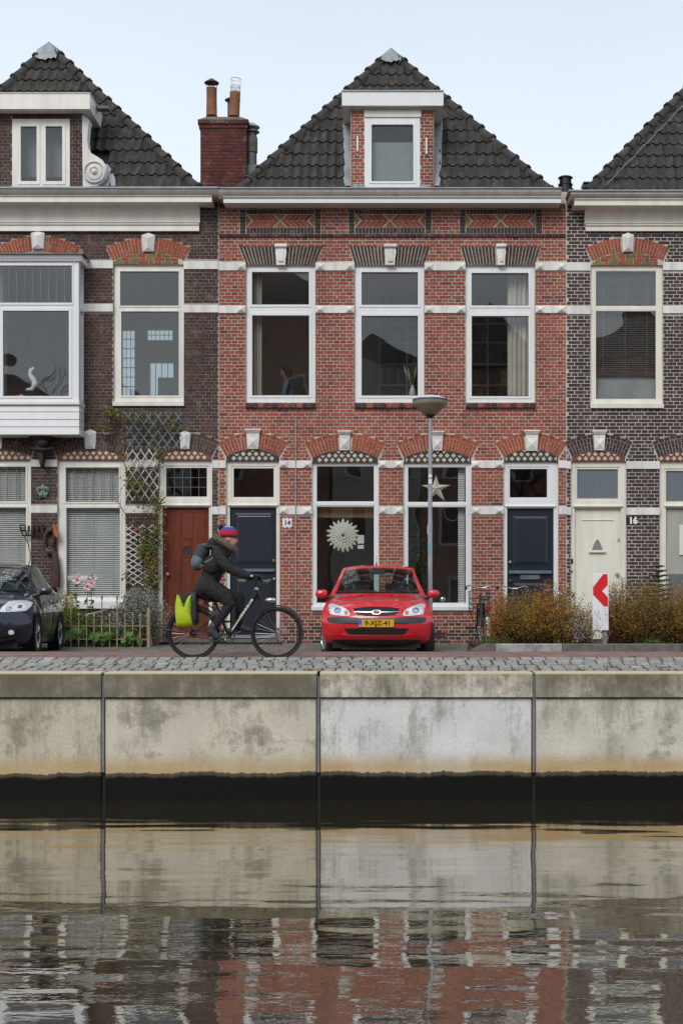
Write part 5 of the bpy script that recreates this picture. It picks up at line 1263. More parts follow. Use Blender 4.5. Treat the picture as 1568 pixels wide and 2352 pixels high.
simple('joint_seal', (.25, .245, .26), .8, 0, .45, 6)
for k in range(-4, 5):
    xx = xj0 + k * pw_; m = MB(); m.box(xx - .0125, xx + .0125, QY - .012, QY + .1, -.97, -.02); m.build('joint_seal', 'joint_seal', QW)
# ---- canal water
m, nt, b = _nt('canal_water'); w = worldvec(nt)
nt.nodes.remove(b)
sep = node(nt, 'ShaderNodeSeparateXYZ'); nt.links.new(w, sep.inputs[0])
near = node(nt, 'ShaderNodeMapRange'); near.inputs['From Min'].default_value = 12.4; near.inputs['From Max'].default_value = 6.5; nt.links.new(mathn(nt, 'ADD', sep.outputs['Y'], mathn(nt, 'MULTIPLY', noise(nt, .45, 4, w, .6, (.6, 1, 1)), 2.4)), near.inputs['Value'])
h1 = mathn(nt, 'MULTIPLY', noise(nt, 1.5, 2, w, .5, (.30, 1.0, 1)), .016)
h2 = mathn(nt, 'MULTIPLY', noise(nt, 9.0, 3, w, .5, (.45, 1.0, 1)), mathn(nt, 'ADD', mathn(nt, 'MULTIPLY', near.outputs[0], .0016), .0003))
h3 = mathn(nt, 'MULTIPLY', noise(nt, 28.0, 2, w, .5, (.6, 1, 1)), mathn(nt, 'MULTIPLY', near.outputs[0], .0004))
hh = mathn(nt, 'ADD', mathn(nt, 'ADD', h1, h2), h3)
bp = node(nt, 'ShaderNodeBump'); bp.inputs['Strength'].default_value = 1.0; bp.inputs['Distance'].default_value = 1.0; nt.links.new(hh, bp.inputs['Height'])
gl = node(nt, 'ShaderNodeBsdfGlossy'); gl.inputs['Roughness'].default_value = .022; gl.inputs[0].default_value = (.95, .93, .88, 1); df = node(nt, 'ShaderNodeBsdfDiffuse'); df.inputs[0].default_value = (.034, .027, .014, 1)
fr = node(nt, 'ShaderNodeFresnel'); fr.inputs['IOR'].default_value = 1.34; nt.links.new(bp.outputs[0], fr.inputs['Normal']); nt.links.new(bp.outputs[0], gl.inputs['Normal'])
mx = node(nt, 'ShaderNodeMixShader'); nt.links.new(mathn(nt, 'ADD', mathn(nt, 'MULTIPLY', fr.outputs[0], .95), .36, True), mx.inputs[0]); nt.links.new(df.outputs[0], mx.inputs[1]); nt.links.new(gl.outputs[0], mx.inputs[2])
nt.links.new(mx.outputs[0], nt.nodes['Material Output'].inputs[0])
q = MB(); q.quad((-60, -1.5, WZ), (60, -1.5, WZ), (60, QY + .2, WZ), (-60, QY + .2, WZ)); tag(q.build('water', 'canal_water'), kind='structure')
q = MB(); q.box(-60, 60, -40, -1.5, -2.6, -.35); tag(q.build('near_bank', 'ground_earth'), kind='structure')

# ================================================================= houses and tree across the water, seen only as reflections in the windows
simple('far_brick', (.46, .24, .19), .9, 0, .4, 1.2); simple('far_brick_pale', (.6, .57, .52), .9, 0, .3, 1.2); simple('far_roof', (.20, .16, .15), .9, 0, .3); simple('far_glass', (.03, .035, .04), .2, 0, 0)
def far_house(x0, x1, eave, peak, y, mat, label):
    t = thing('canal_house', label, 'house', ((x0 + x1) / 2, y, -.35)); z0 = -.35; xm = (x0 + x1) / 2
    m = MB(); m.box(x0, x1, y - 8, y, z0, eave); m.build('wall', mat, t)
    m = MB(); m.add([(x0 - .2, y + .2, eave), (x1 + .2, y + .2, eave), (xm, y + .2, peak), (x0 - .2, y - 8.2, eave), (x1 + .2, y - 8.2, eave), (xm, y - 8.2, peak)], [(0, 1, 2), (3, 5, 4), (1, 4, 5, 2), (0, 2, 5, 3), (0, 3, 4, 1)]); m.build('roof', 'far_roof', t)
    n = max(2, int((x1 - x0) / 2.4))
    for f in range(int((eave - .6) // 3)):
        for i in range(n):
            cx = x0 + (x1 - x0) * (i + .5) / n; zb = .6 + f * 3.1
            m = MB(); m.box(cx - .55, cx + .55, y, y + .05, zb, zb + 1.8); w = m.build('window', 'paint_white', t)
            m = MB(); m.box(cx - .43, cx + .43, y + .05, y + .06, zb + .12, zb + 1.68); m.build('pane', 'far_glass', w)
far_house(-24, -16.2, 11.4, 13.4, -14, 'far_brick', 'brick house farthest upstream, mirrored in the upper bay window')
far_house(-15.5, -9.5, 9.6, 11.4, -14, 'far_brick_pale', 'pale rendered house mirrored in the left upper window')
far_house(-9, -2.6, 15.2, 18.0, -15, 'far_brick', 'tall red brick house mirrored in the first upper window')
far_house(-2.4, 1.6, 12.4, 13.6, -14, 'far_brick_pale', 'pale house with a shallow gable mirrored in the middle upper window')
far_house(1.8, 8.2, 12.0, 15.2, -14, 'far_brick', 'brick house with a steep gable mirrored in the third upper window')
far_house(9, 15.5, 12.5, 15.5, -14, 'far_brick', 'broad brick house mirrored in the window over number 16')
far_house(16, 24, 8, 11, -14, 'far_brick_pale', 'pale house farthest downstream across the water')
def bare_tree(x, y, h, seed, label):
    t = thing('bare_tree', label, 'tree', (x, y, -.35)); r2 = random.Random(seed)
    tr = MB(); tw = MB()
    def grow(p, d, L, r, lv):
        n = 4; pts = [p]; 
        for i in range(n):
            d = (d + Vector((r2.uniform(-.22, .22), r2.uniform(-.22, .22), r2.uniform(-.05, .12)))).normalized(); p = p + d * L / n; pts.append(p)
        (tr if lv < 2 else tw).tube(pts, [r * (1 - .45 * i / n) for i in range(n + 1)], 5 if lv < 2 else 3)
        if lv < 5:
            for k in range(3 if lv else 5):
                a = r2.uniform(0, 6.28); q = pts[r2.randint(2, n)]; nd = (d * .75 + Vector((cos(a), sin(a), r2.uniform(-.1, .5))) * .75).normalized(); grow(q, nd, L * r2.uniform(.55, .75), r * .5, lv + 1)
    grow(Vector((x, y, -.35)), Vector((0, 0, 1)), h * .42, h * .028, 0)
    tr.build('trunk', 'bark', t); tag(tw.build('crown', 'bark', t), kind='stuff')
bare_tree(-14.3, -6.0, 13.0, 4, 'bare winter tree across the water mirrored in the bay window')
bare_tree(-9.6, -7.0, 10.0, 9, 'smaller bare tree across the water left of the tall brick house')
bare_tree(6.5, -5.0, 8.5, 12, 'bare tree on the near bank mirrored in the right windows')
# ================================================================= CARS
simple('lamp_silver', (.80, .81, .83), .25, .25, 0); simple('indicator', (.55, .22, .10), .3, 0, 0); simple('bulb_white', (.88, .89, .92), .15, .1, 0)
simple('plate_yellow', (.62, .37, .012), .4, 0, .04); simple('plate_blue', (.03, .12, .42), .4, 0, 0); simple('plate_black', (.015, .013, .01), .5, 0, 0)
simple('seat_cloth', (.045, .05, .055), .9, 0, .2); simple('dash_grey', (.14, .145, .15), .8, 0, .1)
def interp(tab, x):
    if x <= tab[0][0]: return tab[0][1]
    for (a, va), (b, vb) in zip(tab, tab[1:]):
        if x <= b: return va + (vb - va) * (x - a) / (b - a)
    return tab[-1][1]
class Car:
    """x across, y back from the nose, z up from the ground; st = stations along the centre line (y, z, half width, edge set-back, power, edge drop, power)"""
    def __init__(s, t, st, sideprof, paintm, i_hood=7, i_ws=(11, 13), i_rg=(18, 19), i_side=7, i_rear=20, belt=.93, pillar=13):
        s.t = t; s.st = st; s.side = sideprof; s.paint = paintm; s.belt = belt
        K = 3; s.res = []                                  # resampled stations with their fractional index
        n = len(st)
        for i in range(n - 1):
            p0, p1, p2, p3 = st[max(i - 1, 0)], st[i], st[i + 1], st[min(i + 2, n - 1)]
            for k in range(K):
                u = k / K
                v = [0.5 * ((2 * b) + (-a + c) * u + (2 * a - 5 * b + 4 * c - d) * u * u + (-a + 3 * b - 3 * c + d) * u ** 3) for a, b, c, d in zip(p0, p1, p2, p3)]
                s.res.append((i + u, v))
        s.res.append((n - 1.0, list(st[-1])))
        us = [-1, -.985, -.96, -.93, -.86, -.78, -.68, -.56, -.42, -.28, -.14, 0]; us = us + [-u for u in us[:-1]][::-1]
        NU = len(us); body = MB(); g1 = MB(); g2 = MB(); V = []
        for fi, v in s.res:
            V.append([(v[2] * u, v[0] + v[3] * abs(u) ** v[4], v[1] - v[5] * abs(u) ** v[6]) for u in us])
        def cell(mb, j, k): mb.add([V[j][k], V[j][k + 1], V[j + 1][k + 1], V[j + 1][k]], [(0, 1, 2, 3)])
        for j in range(len(V) - 1):
            fi = s.res[j][0] + .01
            for k in range(NU - 1):
                um = (us[k] + us[k + 1]) / 2
                if i_ws[0] <= fi < i_ws[1] and abs(um) < .925: cell(g1, j, k)
                elif i_rg[0] <= fi < i_rg[1] and abs(um) < .90: cell(g2, j, k)
                else: cell(body, j, k)
        # sides
        sg = MB(); front = [next(r for r in s.res if abs(r[0] - i) < 1e-6)[1] for i in range(i_side, -1, -1)]
        E = lambda v: (v[2], v[0] + v[3], v[1] - v[5])
        rows_z = [None, None, .73, .66, .60, .52, .40, .27, .20]
        fc = [E(v) for v in front]; fc = [fc[0], tuple((a + b) / 2 for a, b in zip(fc[0], fc[1]))] + fc[1:]
        colsL = [(i_side, fc)]
        for fi, v in s.res:
            if fi <= i_side + .01 or fi > i_rear + .01: continue
            e = E(v); col = [e]; zb = min(belt, e[2] - .02)
            col.append((max(interp(sideprof, zb), e[0] + .0) if e[2] > belt + .03 else e[0] + .004, e[1], zb))
            for z in rows_z[2:]:
                x = interp(sideprof, z); k = min(1, max(0, (e[1] - fc[0][1]) / .35)); x = x * k + (e[0] + .01) * (1 - k) if z > .5 else x * k + (fc[5][0]) * (1 - k)
                yk = e[1]; col.append((x, yk, min(z, zb - .01)))
            colsL.append((fi, col))
        s.cols = colsL
        for (f0, c0), (f1, c1) in zip(colsL, colsL[1:]):
            for r in range(8):
                gl = r == 0 and f0 >= pillar - .01 and f1 <= i_rg[0] + .4 and c0[0][2] > belt + .08
                for sx in (1, -1):
                    q = [c0[r], c1[r], c1[r + 1], c0[r + 1]]
                    q = [(p[0] * sx, p[1], p[2]) for p in q]
                    if sx < 0: q = q[::-1]
                    (sg if gl else body).add(q, [(0, 1, 2, 3)])
        s.body = body.build('body', paintm, t, smooth=38, local=True, merge=True)
        s.ws = g1.build('windscreen', 'car_glass', t, smooth=60, local=True, merge=True); g2.build('rear_window', 'car_glass', t, smooth=60, local=True, merge=True)
        sg.build('side_window', 'car_glass', t, smooth=60, local=True, merge=True)
        L_ = st[-1][0]
        u = MB(); u.box(-.66, .66, .25, L_ - .2, .15, .30); u.box(-.60, .60, .45, L_ - .3, .30, .62); u.build('underbody_blocker', 'black', t, local=True)  # black boxes added below the body to block light
        sill = MB(); sill.box(-.70, .70, .9, L_ - .5, .62, .64); sill.build('cabin_floor', 'dash_grey', t, local=True)
    def pt(s, x, z, e=0.0):
        """point of the nose surface at (x, z), moved e forwards"""
        lo, hi = 0, 9; best = None
        for (fa, va), (fb, vb) in zip(s.res, s.res[1:]):
            if fa >= 12: break
            ua = min(1, abs(x) / va[2]); ub = min(1, abs(x) / vb[2])
            za = va[1] - va[5] * ua ** va[6]; zb = vb[1] - vb[5] * ub ** vb[6]
            if za <= z <= zb and zb > za:
                k = (z - za) / (zb - za); ya = va[0] + va[3] * ua ** va[4]; yb = vb[0] + vb[3] * ub ** vb[4]
                return (x, ya + (yb - ya) * k - e, z)
        v = s.res[0][1]; return (x, v[0] + v[3] * min(1, abs(x) / v[2]) ** v[4] - e, z)
    def patch(s, name, mat, top, bot, e=.006, parent=None, n=14, m=4, sym=False, back=.03, smooth=45):
        """sheet on the nose between two outlines (x, z)"""
        out = []
        for sg in ((1, -1) if sym else (1,)):
            tp = sorted((x * sg, z) for x, z in top); bt = sorted((x * sg, z) for x, z in bot)
            xa, xb = tp[0][0], tp[-1][0]; b = MB(); G = []
            for i in range(n + 1):
                x = xa + (xb - xa) * i / n; zt, zb = interp(tp, x), interp(bt, x)
                G.append([s.pt(x, zb + (zt - zb) * j / m, e) for j in range(m + 1)])
            W = m + 1; vs = [p for c in G for p in c]; N = len(vs)
            fs = [(i * W + j, (i + 1) * W + j, (i + 1) * W + j + 1, i * W + j + 1) for i in range(n) for j in range(m)]
            vs2 = [(p[0], p[1] + back, p[2]) for p in vs]
            rim = [(i * W) for i in range(n + 1)] + [n * W + j for j in range(1, m + 1)] + [i * W + m for i in range(n - 1, -1, -1)] + [j for j in range(m - 1, 0, -1)]
            fs += [(rim[k], rim[k] + N, rim[(k + 1) % len(rim)] + N, rim[(k + 1) % len(rim)]) for k in range(len(rim))]
            b.add(vs + vs2, fs); o = b.build(name, mat, parent or s.t, smooth=smooth, local=True); out.append(o)
        return out
    def disc(s, name, mat, x, z, rx, rz, e, parent=None, sym=False, back=.03):
        n = 16; top = [(x - rx * cos(pi * i / n), z + rz * sin(pi * i / n)) for i in range(n + 1)]; bot = [(x - rx * cos(pi * i / n), z - rz * sin(pi * i / n)) for i in range(n + 1)]
        return s.patch(name, mat, top, bot, e, parent, n=12, m=4, sym=sym, back=back)
def wheel(t, x, y, r, steer=0.0, side=1, spokes=5, w=.18, rimr=.63, label=None):
    """side: +1 outer face towards +x"""
    M = Matrix.Translation((x, y, r)) @ Matrix.Rotation(steer, 4, 'Z') @ Matrix.Diagonal((side, 1, 1, 1))
    def put(mb, name, mat, par, sm=40):
        mb.v = [tuple(M @ Vector(v)) for v in mb.v]; return mb.build(name, mat, par, smooth=sm, local=True)
    m = MB(); m.lathe([(r * .62, w / 2 - .02), (r * .80, w / 2 + .004), (r * .93, w / 2 - .004), (r, w / 2 - .03), (r, -w / 2 + .03), (r * .93, -w / 2 + .004), (r * .62, -w / 2 + .02)], n=36, axis='X'); tyre = put(m, 'wheel', 'rubber', t)
    m = MB(); R = r * rimr
    m.lathe([(R, w / 2 - .005), (R * .93, w / 2 + .002), (R * .90, w / 2 - .012), (R * .88, -.02), (R * .2, -.03)], n=36, axis='X')
    for k in range(spokes):
        a = 2 * pi * k / spokes
        for da in (-.10, .10):
            p0 = Vector((w / 2 - .035, cos(a) * R * .15, sin(a) * R * .15)); p1 = Vector((w / 2 - .008, cos(a + da) * R * .92, sin(a + da) * R * .92)); m.tube([p0, (p0 + p1) / 2 + Vector((.008, 0, 0)), p1], [.018, .016, .02], 6)
    m.lathe([(R * .26, w / 2 - .04), (R * .22, w / 2 - .012), (R * .1, w / 2 - .008), (.002, w / 2 - .008)], n=16, axis='X'); put(m, 'rim', 'silver', tyre, 35)
    m = MB(); m.lathe([(R * .86, -.035), (.01, -.036)], n=24, axis='X'); put(m, 'brake_disc', 'dark_iron', tyre)
def mirror(car, x0, x1, y, z0, z1, mat):
    for sx in (1, -1):
        m = MB(); cx, cz, rx, rz = (x0 + x1) / 2, (z0 + z1) / 2, (x1 - x0) / 2, (z1 - z0) / 2; n, k = 16, 10
        for i in range(k + 1):
            t = pi * i / k - pi / 2; e = abs(cos(t)) ** .45
            for j in range(n):
                a = 2 * pi * j / n; c_, s_ = cos(a), sin(a); f = lambda v, p=.62: (abs(v) ** p) * (1 if v > 0 else -1)
                taper = 1 - .18 * (f(c_) + 1) / 2
                m.v.append(((cx + rx * f(c_) * e) * sx, y + .085 * sin(t), cz + rz * f(s_) * e * taper))
        for i in range(k):
            for j in range(n): m.f.append((i * n + j, i * n + (j + 1) % n, (i + 1) * n + (j + 1) % n, (i + 1) * n + j)); m.m.append(0)
        o = m.build('mirror', mat, car.t, smooth=60, local=True)
        m = MB(); m.tube([((x0 + .03) * sx, y + .02, z0 + .025), ((x0 - .10) * sx, y + .05, z0 - .015)], [.028, .035], 8); m.build('mirror_foot', 'black_plastic', o, smooth=True, local=True)
def cabin(car, belt, yw, yr, wd, seats=True):
    m = MB(); m.extr([(yw - .1, belt - .06), (yw + .25, belt + .01), (yw + .45, belt - .03), (yw + .5, belt - .35), (yw - .1, belt - .35)], -wd, wd); m.build('dashboard', 'dash_grey', car.t, local=True)
    for x in (-.34, .34):
        for yy, zt in ((yw + 1.05, belt + .18), (yr - .65, belt + .08)):
            m = MB(); m.cham(x - .23, x + .23, yy, yy + .12, .45, zt, .05); m.tube([(x - .06, yy + .05, zt - .02), (x - .06, yy + .05, zt + .06)], .008, 6); m.tube([(x + .06, yy + .05, zt - .02), (x + .06, yy + .05, zt + .06)], .008, 6); m.ball((x, yy + .05, zt + .13), (.13, .05, .085), 14, 8); m.build('seat', 'seat_cloth', car.t, smooth=50, local=True)
    m = MB(); R = .185; c = Vector((.36, yw + .58, belt + .0)); m.tube([c + Vector((R * cos(a), -.07 * sin(a) + 0, R * sin(a))) for a in [2 * pi * i / 20 for i in range(20)]], .015, 6, close=True); m.tube([c + Vector((-R, 0, 0)), c + Vector((R, 0, 0))], .014, 6); m.tube([c, c + Vector((0, -.3, -.1))], .03, 6); m.build('steering_wheel', 'black_plastic', car.t, smooth=True, local=True)
    m = MB(); m.cham(-.11, .11, yw + .58, yw + .60, belt + .32, belt + .39, .01); m.build('inner_mirror', 'black_plastic', car.t, local=True)

# ---- red hatchback, nose towards the water
RC = thing('parked_car', 'red hatchback parked nose-on to the canal with yellow number plate', 'car', (X(864, 21.3), 21.3, -.09), radians(-.6))
st = [(.17, .215, .72, .26, 2.5, 0, 2), (.045, .29, .79, .29, 3.2, 0, 2), (.012, .40, .815, .30, 3.6, 0, 2), (.0, .53, .828, .31, 3.8, 0, 2), (.022, .615, .83, .34, 3.8, 0, 2), (.045, .67, .826, .38, 3.4, 0, 2), (.075, .735, .818, .44, 3.2, 0, 2),
      (.15, .785, .80, .50, 3.0, .0, 2), (.31, .845, .785, .46, 2.6, .012, 3), (.60, .905, .77, .36, 2.6, .035, 3), (.92, .962, .735, .24, 2.4, .045, 3), (.97, .985, .705, .22, 2.2, .02, 2), (1.36, 1.20, .645, .16, 2.2, .028, 2.4), (1.76, 1.395, .578, .10, 2.2, .03, 2.6),
      (1.86, 1.425, .572, .08, 2, .035, 3), (2.35, 1.462, .575, .02, 2, .045, 3), (2.95, 1.447, .565, 0, 2, .045, 3), (3.36, 1.39, .55, -.02, 2, .04, 3), (3.46, 1.35, .55, -.03, 2, .035, 3), (3.68, 1.02, .63, -.08, 2, .02, 2), (3.74, .95, .70, -.12, 2, .02, 2), (3.80, .62, .79, -.16, 3, 0, 2), (3.78, .30, .78, -.16, 3, 0, 2)]
rc = Car(RC, st, [(.20, .775), (.27, .80), (.40, .825), (.52, .832), (.66, .83), (.78, .812), (.93, .762), (1.0, .75)], 'car_red', belt=.95)
fr_, W_ = rc.patch, rc.disc
# headlights
ht = [(.388, .655), (.405, .694), (.46, .742), (.55, .790), (.64, .818), (.72, .826), (.735, .80)]; hb_ = [(.388, .65), (.41, .636), (.52, .637), (.64, .648), (.70, .668), (.735, .77)]
hl = fr_('headlight', 'lamp_silver', ht, hb_, .004, sym=True, n=20, m=6)
for o, sg in zip(hl, (1, -1)):
    rc.disc('reflector', 'bulb_white', .585 * sg, .715, .088, .066, .012, o); rc.disc('lens_ring', 'silver', .585 * sg, .715, .060, .048, .015, o); rc.disc('bulb', 'chrome', .585 * sg, .715, .028, .022, .022, o)
    rc.disc('indicator_lamp', 'indicator', .452 * sg, .685, .030, .030, .013, o)
    rc.patch('headlight_cover', 'lens_glass', [(x * sg, z) for x, z in ht], [(x * sg, z) for x, z in hb_], .026, o, n=20, m=6, back=.02)
def mir(p): return [(-x, z) for x, z in p[::-1]] + p[(1 if p[0][0] == 0 else 0):]
gt = mir([(0, .768), (.15, .766), (.27, .757), (.34, .742)]); gb = mir([(0, .632), (.15, .634), (.25, .645), (.31, .675), (.34, .73)])
gr = fr_('grille', 'black', gt, gb, .004, n=24)[0]
fr_('grille_surround', 'car_red', mir([(0, .781), (.17, .779), (.30, .769), (.355, .755)]), mir([(0, .7685), (.15, .7665), (.27, .7575), (.355, .742)]), .014, gr, n=24, m=2)
for z in (.742, .72, .665, .65): fr_('grille_bar', 'black_plastic', mir([(0, z + .004), (.28, z + .003)]), mir([(0, z - .004), (.28, z - .004)]), .009, gr, n=12, m=1)
fr_('chrome_bar', 'silver', mir([(0, .697), (.16, .698), (.325, .702)]), mir([(0, .686), (.16, .687), (.325, .694)]), .014, gr, n=16, m=2)
rc.disc('emblem', 'chrome', 0, .690, .070, .037, .026, gr); rc.disc('emblem_field', 'car_red', 0, .690, .058, .028, .029, gr)
me = MB(); y0 = rc.pt(0, .69, .038)[1]
for pl in ([(-.040, .669), (-.022, .669), (-.006, .711), (-.024, .711)], [(.006, .669), (.024, .669), (.040, .711), (.022, .711)], [(-.018, .684), (.012, .690), (.017, .697), (-.012, .695)]): me.prism(pl, y0, y0 + .012)
me.build('emblem_letter', 'chrome', gr, local=True)
# bumper
bs = fr_('bumper_strip', 'bumper_grey', mir([(0, .600), (.25, .602), (.36, .617), (.55, .622), (.74, .612)]), mir([(0, .525), (.30, .527), (.60, .528), (.70, .535), (.74, .56)]), .016, n=28, m=4)
lg = fr_('lower_grille', 'black', mir([(0, .450), (.30, .452), (.485, .449)]), mir([(0, .352), (.30, .353), (.42, .358), (.485, .44)]), .005, n=24)[0]
for z in (.38, .403, .426): fr_('grille_bar', 'black_plastic', mir([(0, z + .005), (.40, z + .005)]), mir([(0, z - .004), (.40, z - .004)]), .011, lg, n=12, m=1)
fr_('air_dam', 'bumper_grey', mir([(0, .275), (.5, .273), (.66, .262)]), mir([(0, .218), (.5, .222), (.66, .235)]), .010, n=20, m=2)
for sg in (1, -1):
    o = rc.disc('fog_lamp_cover', 'car_red', .585 * sg, .425, .066, .063, .006)[0]; rc.disc('cover_disc', 'car_red', .585 * sg, .425, .046, .044, .016, o)
sc_ = fr_('bumper_crease', 'car_red', mir([(0, .342), (.45, .345), (.55, .362), (.66, .352)]), mir([(0, .332), (.45, .335), (.55, .348), (.66, .342)]), .016, n=24, m=1)
# plate 9-XJZ-41
yp = rc.pt(.0, .525, .028)[1]; m = MB(); m.cham(-.262, .262, yp, yp + .012, .468, .580, .003); pl = m.build('number_plate', 'plate_yellow', RC, local=True)
m = MB(); m.box(-.260, -.215, yp - .0015, yp, .470, .578); m.build('country_band', 'plate_blue', pl, local=True)
text_obj('plate_text', '9-XJZ-41', .098, 'plate_black', (.022, yp - .003, .525), pl, local=True, bold=.0022, sx=1.06); text_obj('country_code', 'NL', .030, 'enamel_white', (-.237, yp - .004, .488), pl, local=True, bold=.001)
# bonnet gap, wipers, cowl
m = MB()
hoodgap = [rc.pt(x, z, .004) for x, z in ((.40, .668), (.385, .70), (.39, .735), (.43, .772))]
m.tube(hoodgap, .0035, 5); m.tube([(-p[0], p[1], p[2]) for p in hoodgap], .0035, 5); m.build('bonnet_gap', 'black', RC, local=True)
m = MB(); m.tube([(-.66, 1.10, 1.005), (-.30, .985, 1.003), (0, .965, .998), (.30, .985, 1.003), (.66, 1.10, 1.005)], .013, 6); m.build('cowl', 'black_plastic', RC, smooth=True, local=True)
for x0, x1 in ((-.50, -.02), (.04, .56)):
    m = MB(); m.tube([(x0, 1.03, 1.035), ((x0 + x1) / 2, .985, 1.025), (x1, 1.01, 1.02)], .008, 6); m.tube([((x0 + x1) / 2 + .03, .985, 1.03), (x1 - .02, .93, .99)], .007, 6); m.build('wiper', 'black_plastic', RC, smooth=True, local=True)
m = MB()
for x in (-.25, .22): m.ball((x, .80, .945), (.014, .02, .01), 8, 5)
m.build('washer_jet', 'black_plastic', RC, local=True)
m = MB(); m.tube([(-.03, 2.0, 1.45), (-.03, 2.02, 1.50)], [.018, .006], 6); m.tube([(-.03, 2.02, 1.50), (-.03, 2.3, 1.60)], .004, 5); m.build('aerial', 'black_plastic', RC, local=True)
mirror(rc, .775, .965, 1.02, .905, 1.045, 'car_red'); cabin(rc, .97, 1.0, 3.4, .66)
for sx, sd in ((1, 1), (-1, -1)): wheel(RC, .735 * sx, .74, .287, radians(14), sd); wheel(RC, .735 * sx, 3.19, .287, 0, sd)

# ---- dark blue car at the left edge
BC = thing('parked_car', 'dark blue car parked at the left edge beside the front garden', 'car', (-6.14, 21.28, -.09), .085)
k = 1.045
st2 = [(.17, .20, .74, .32, 2.5, 0, 2), (.045, .28, .82, .36, 3.0, 0, 2), (.01, .40, .85, .37, 3.2, 0, 2), (.0, .53, .86, .38, 3.2, 0, 2), (.02, .62, .863, .42, 3.0, 0, 2), (.05, .69, .86, .48, 2.8, 0, 2), (.10, .76, .85, .55, 2.8, 0, 2),
       (.22, .83, .83, .58, 2.6, .0, 2), (.42, .895, .81, .50, 2.5, .02, 3), (.72, .955, .79, .40, 2.5, .04, 3), (1.02, 1.005, .755, .28, 2.4, .045, 3), (1.06, 1.02, .72, .26, 2.2, .02, 2), (1.5, 1.24, .65, .2, 2.2, .03, 2.4), (1.95, 1.425, .585, .12, 2.2, .035, 2.6),
       (2.05, 1.45, .58, .1, 2, .035, 3), (2.5, 1.49, .585, .02, 2, .045, 3), (3.1, 1.46, .56, 0, 2, .045, 3), (3.5, 1.36, .54, -.02, 2, .04, 3), (3.62, 1.32, .54, -.03, 2, .035, 3), (3.95, 1.05, .62, -.08, 2, .02, 2), (4.02, .98, .70, -.12, 2, .02, 2), (4.10, .65, .80, -.16, 3, 0, 2), (4.06, .30, .80, -.16, 3, 0, 2)]
bc = Car(BC, st2, [(.20, .80), (.27, .83), (.40, .855), (.52, .865), (.66, .868), (.78, .858), (.95, .80), (1.02, .79)], 'car_blue', belt=.97, pillar=12)
ht = [(.43, .715), (.455, .775), (.50, .838), (.56, .868), (.66, .878), (.76, .862), (.815, .838)]; hb_ = [(.43, .70), (.46, .690), (.56, .694), (.66, .700), (.77, .708), (.815, .78)]
hl = bc.patch('headlight', 'lamp_silver', ht, hb_, .004, sym=True, n=20, m=6)
for o, sg in zip(hl, (1, -1)):
    bc.disc('reflector', 'bulb_white', .545 * sg, .742, .068, .05, .012, o); bc.disc('lens_ring', 'silver', .545 * sg, .742, .045, .036, .016, o); bc.disc('bulb', 'chrome', .545 * sg, .742, .03, .024, .022, o); bc.disc('reflector', 'bulb_white', .68 * sg, .775, .075, .06, .012, o); bc.disc('bulb', 'chrome', .68 * sg, .775, .03, .026, .02, o)
    bc.patch('headlight_cover', 'lens_glass', [(x * sg, z) for x, z in ht], [(x * sg, z) for x, z in hb_], .026, o, n=20, m=6, back=.02)
for sg in (1, -1):
    o = bc.patch('fog_lamp_recess', 'black', [(x * sg, z) for x, z in ((.36, .33), (.46, .40), (.60, .435), (.74, .44))], [(x * sg, z) for x, z in ((.36, .325), (.5, .325), (.62, .33), (.70, .38), (.74, .43))], .014, n=16)[0]
    bc.disc('fog_lamp', 'bulb_white', .60 * sg, .387, .040, .037, .024, o)
bc.patch('lower_grille', 'black', mir([(0, .44), (.32, .44), (.345, .42)]), mir([(0, .31), (.30, .31), (.345, .33)]), .012, n=20)
bc.patch('grille', 'black', mir([(0, .76), (.3, .755), (.36, .74)]), mir([(0, .68), (.28, .68), (.36, .72)]), .005, n=20)
bc.patch('bumper_lip', 'car_blue', mir([(0, .30), (.5, .302), (.70, .33), (.74, .37)]), mir([(0, .285), (.5, .287), (.70, .305), (.74, .34)]), .02, n=24, m=1)
mirror(bc, .855, 1.055, 1.16, .955, 1.085, 'car_blue'); cabin(bc, 1.0, 1.1, 3.5, .68)
m = MB(); m.tube([(-.68, 1.28, 1.035), (-.30, 1.08, 1.035), (0, 1.05, 1.03), (.30, 1.08, 1.035), (.68, 1.28, 1.035)], .015, 6); m.build('cowl', 'black_plastic', BC, smooth=True, local=True)
for y0_ in (2.05, 2.95): m = MB(); m.cham(.868, .90, y0_, y0_ + .2, .845, .875, .006); m.build('door_handle', 'car_blue', BC, local=True)
m = MB(); m.tube([(.80, 1.35, .97), (.80, 2.4, .975), (.79, 3.3, .99)], .008, 5); m.build('waist_seal', 'black_plastic', BC, local=True)
for yy in (2.55, 1.45): m = MB(); m.tube([(.872, yy, .93), (.872, yy, .40)], .004, 4); m.build('door_gap', 'black', BC, local=True)
for sx, sd in ((1, 1), (-1, -1)):
    for yy in (.93, 3.42):
        wheel(BC, .775 * sx, yy, .315, 0, sd, spokes=7, w=.195)
        m = MB(); m.lathe([(.365, .0), (.355, .012), (.33, .012), (.325, -.1), (.02, -.1)], (0, 0, 0), 32, 'X'); MM = Matrix.Translation((.868 * sx, yy, .33)) @ Matrix.Diagonal((sx, 1, 1, 1)); m.v = [tuple(MM @ Vector(v)) for v in m.v]; m.build('wheel_arch', 'black', BC, local=True)
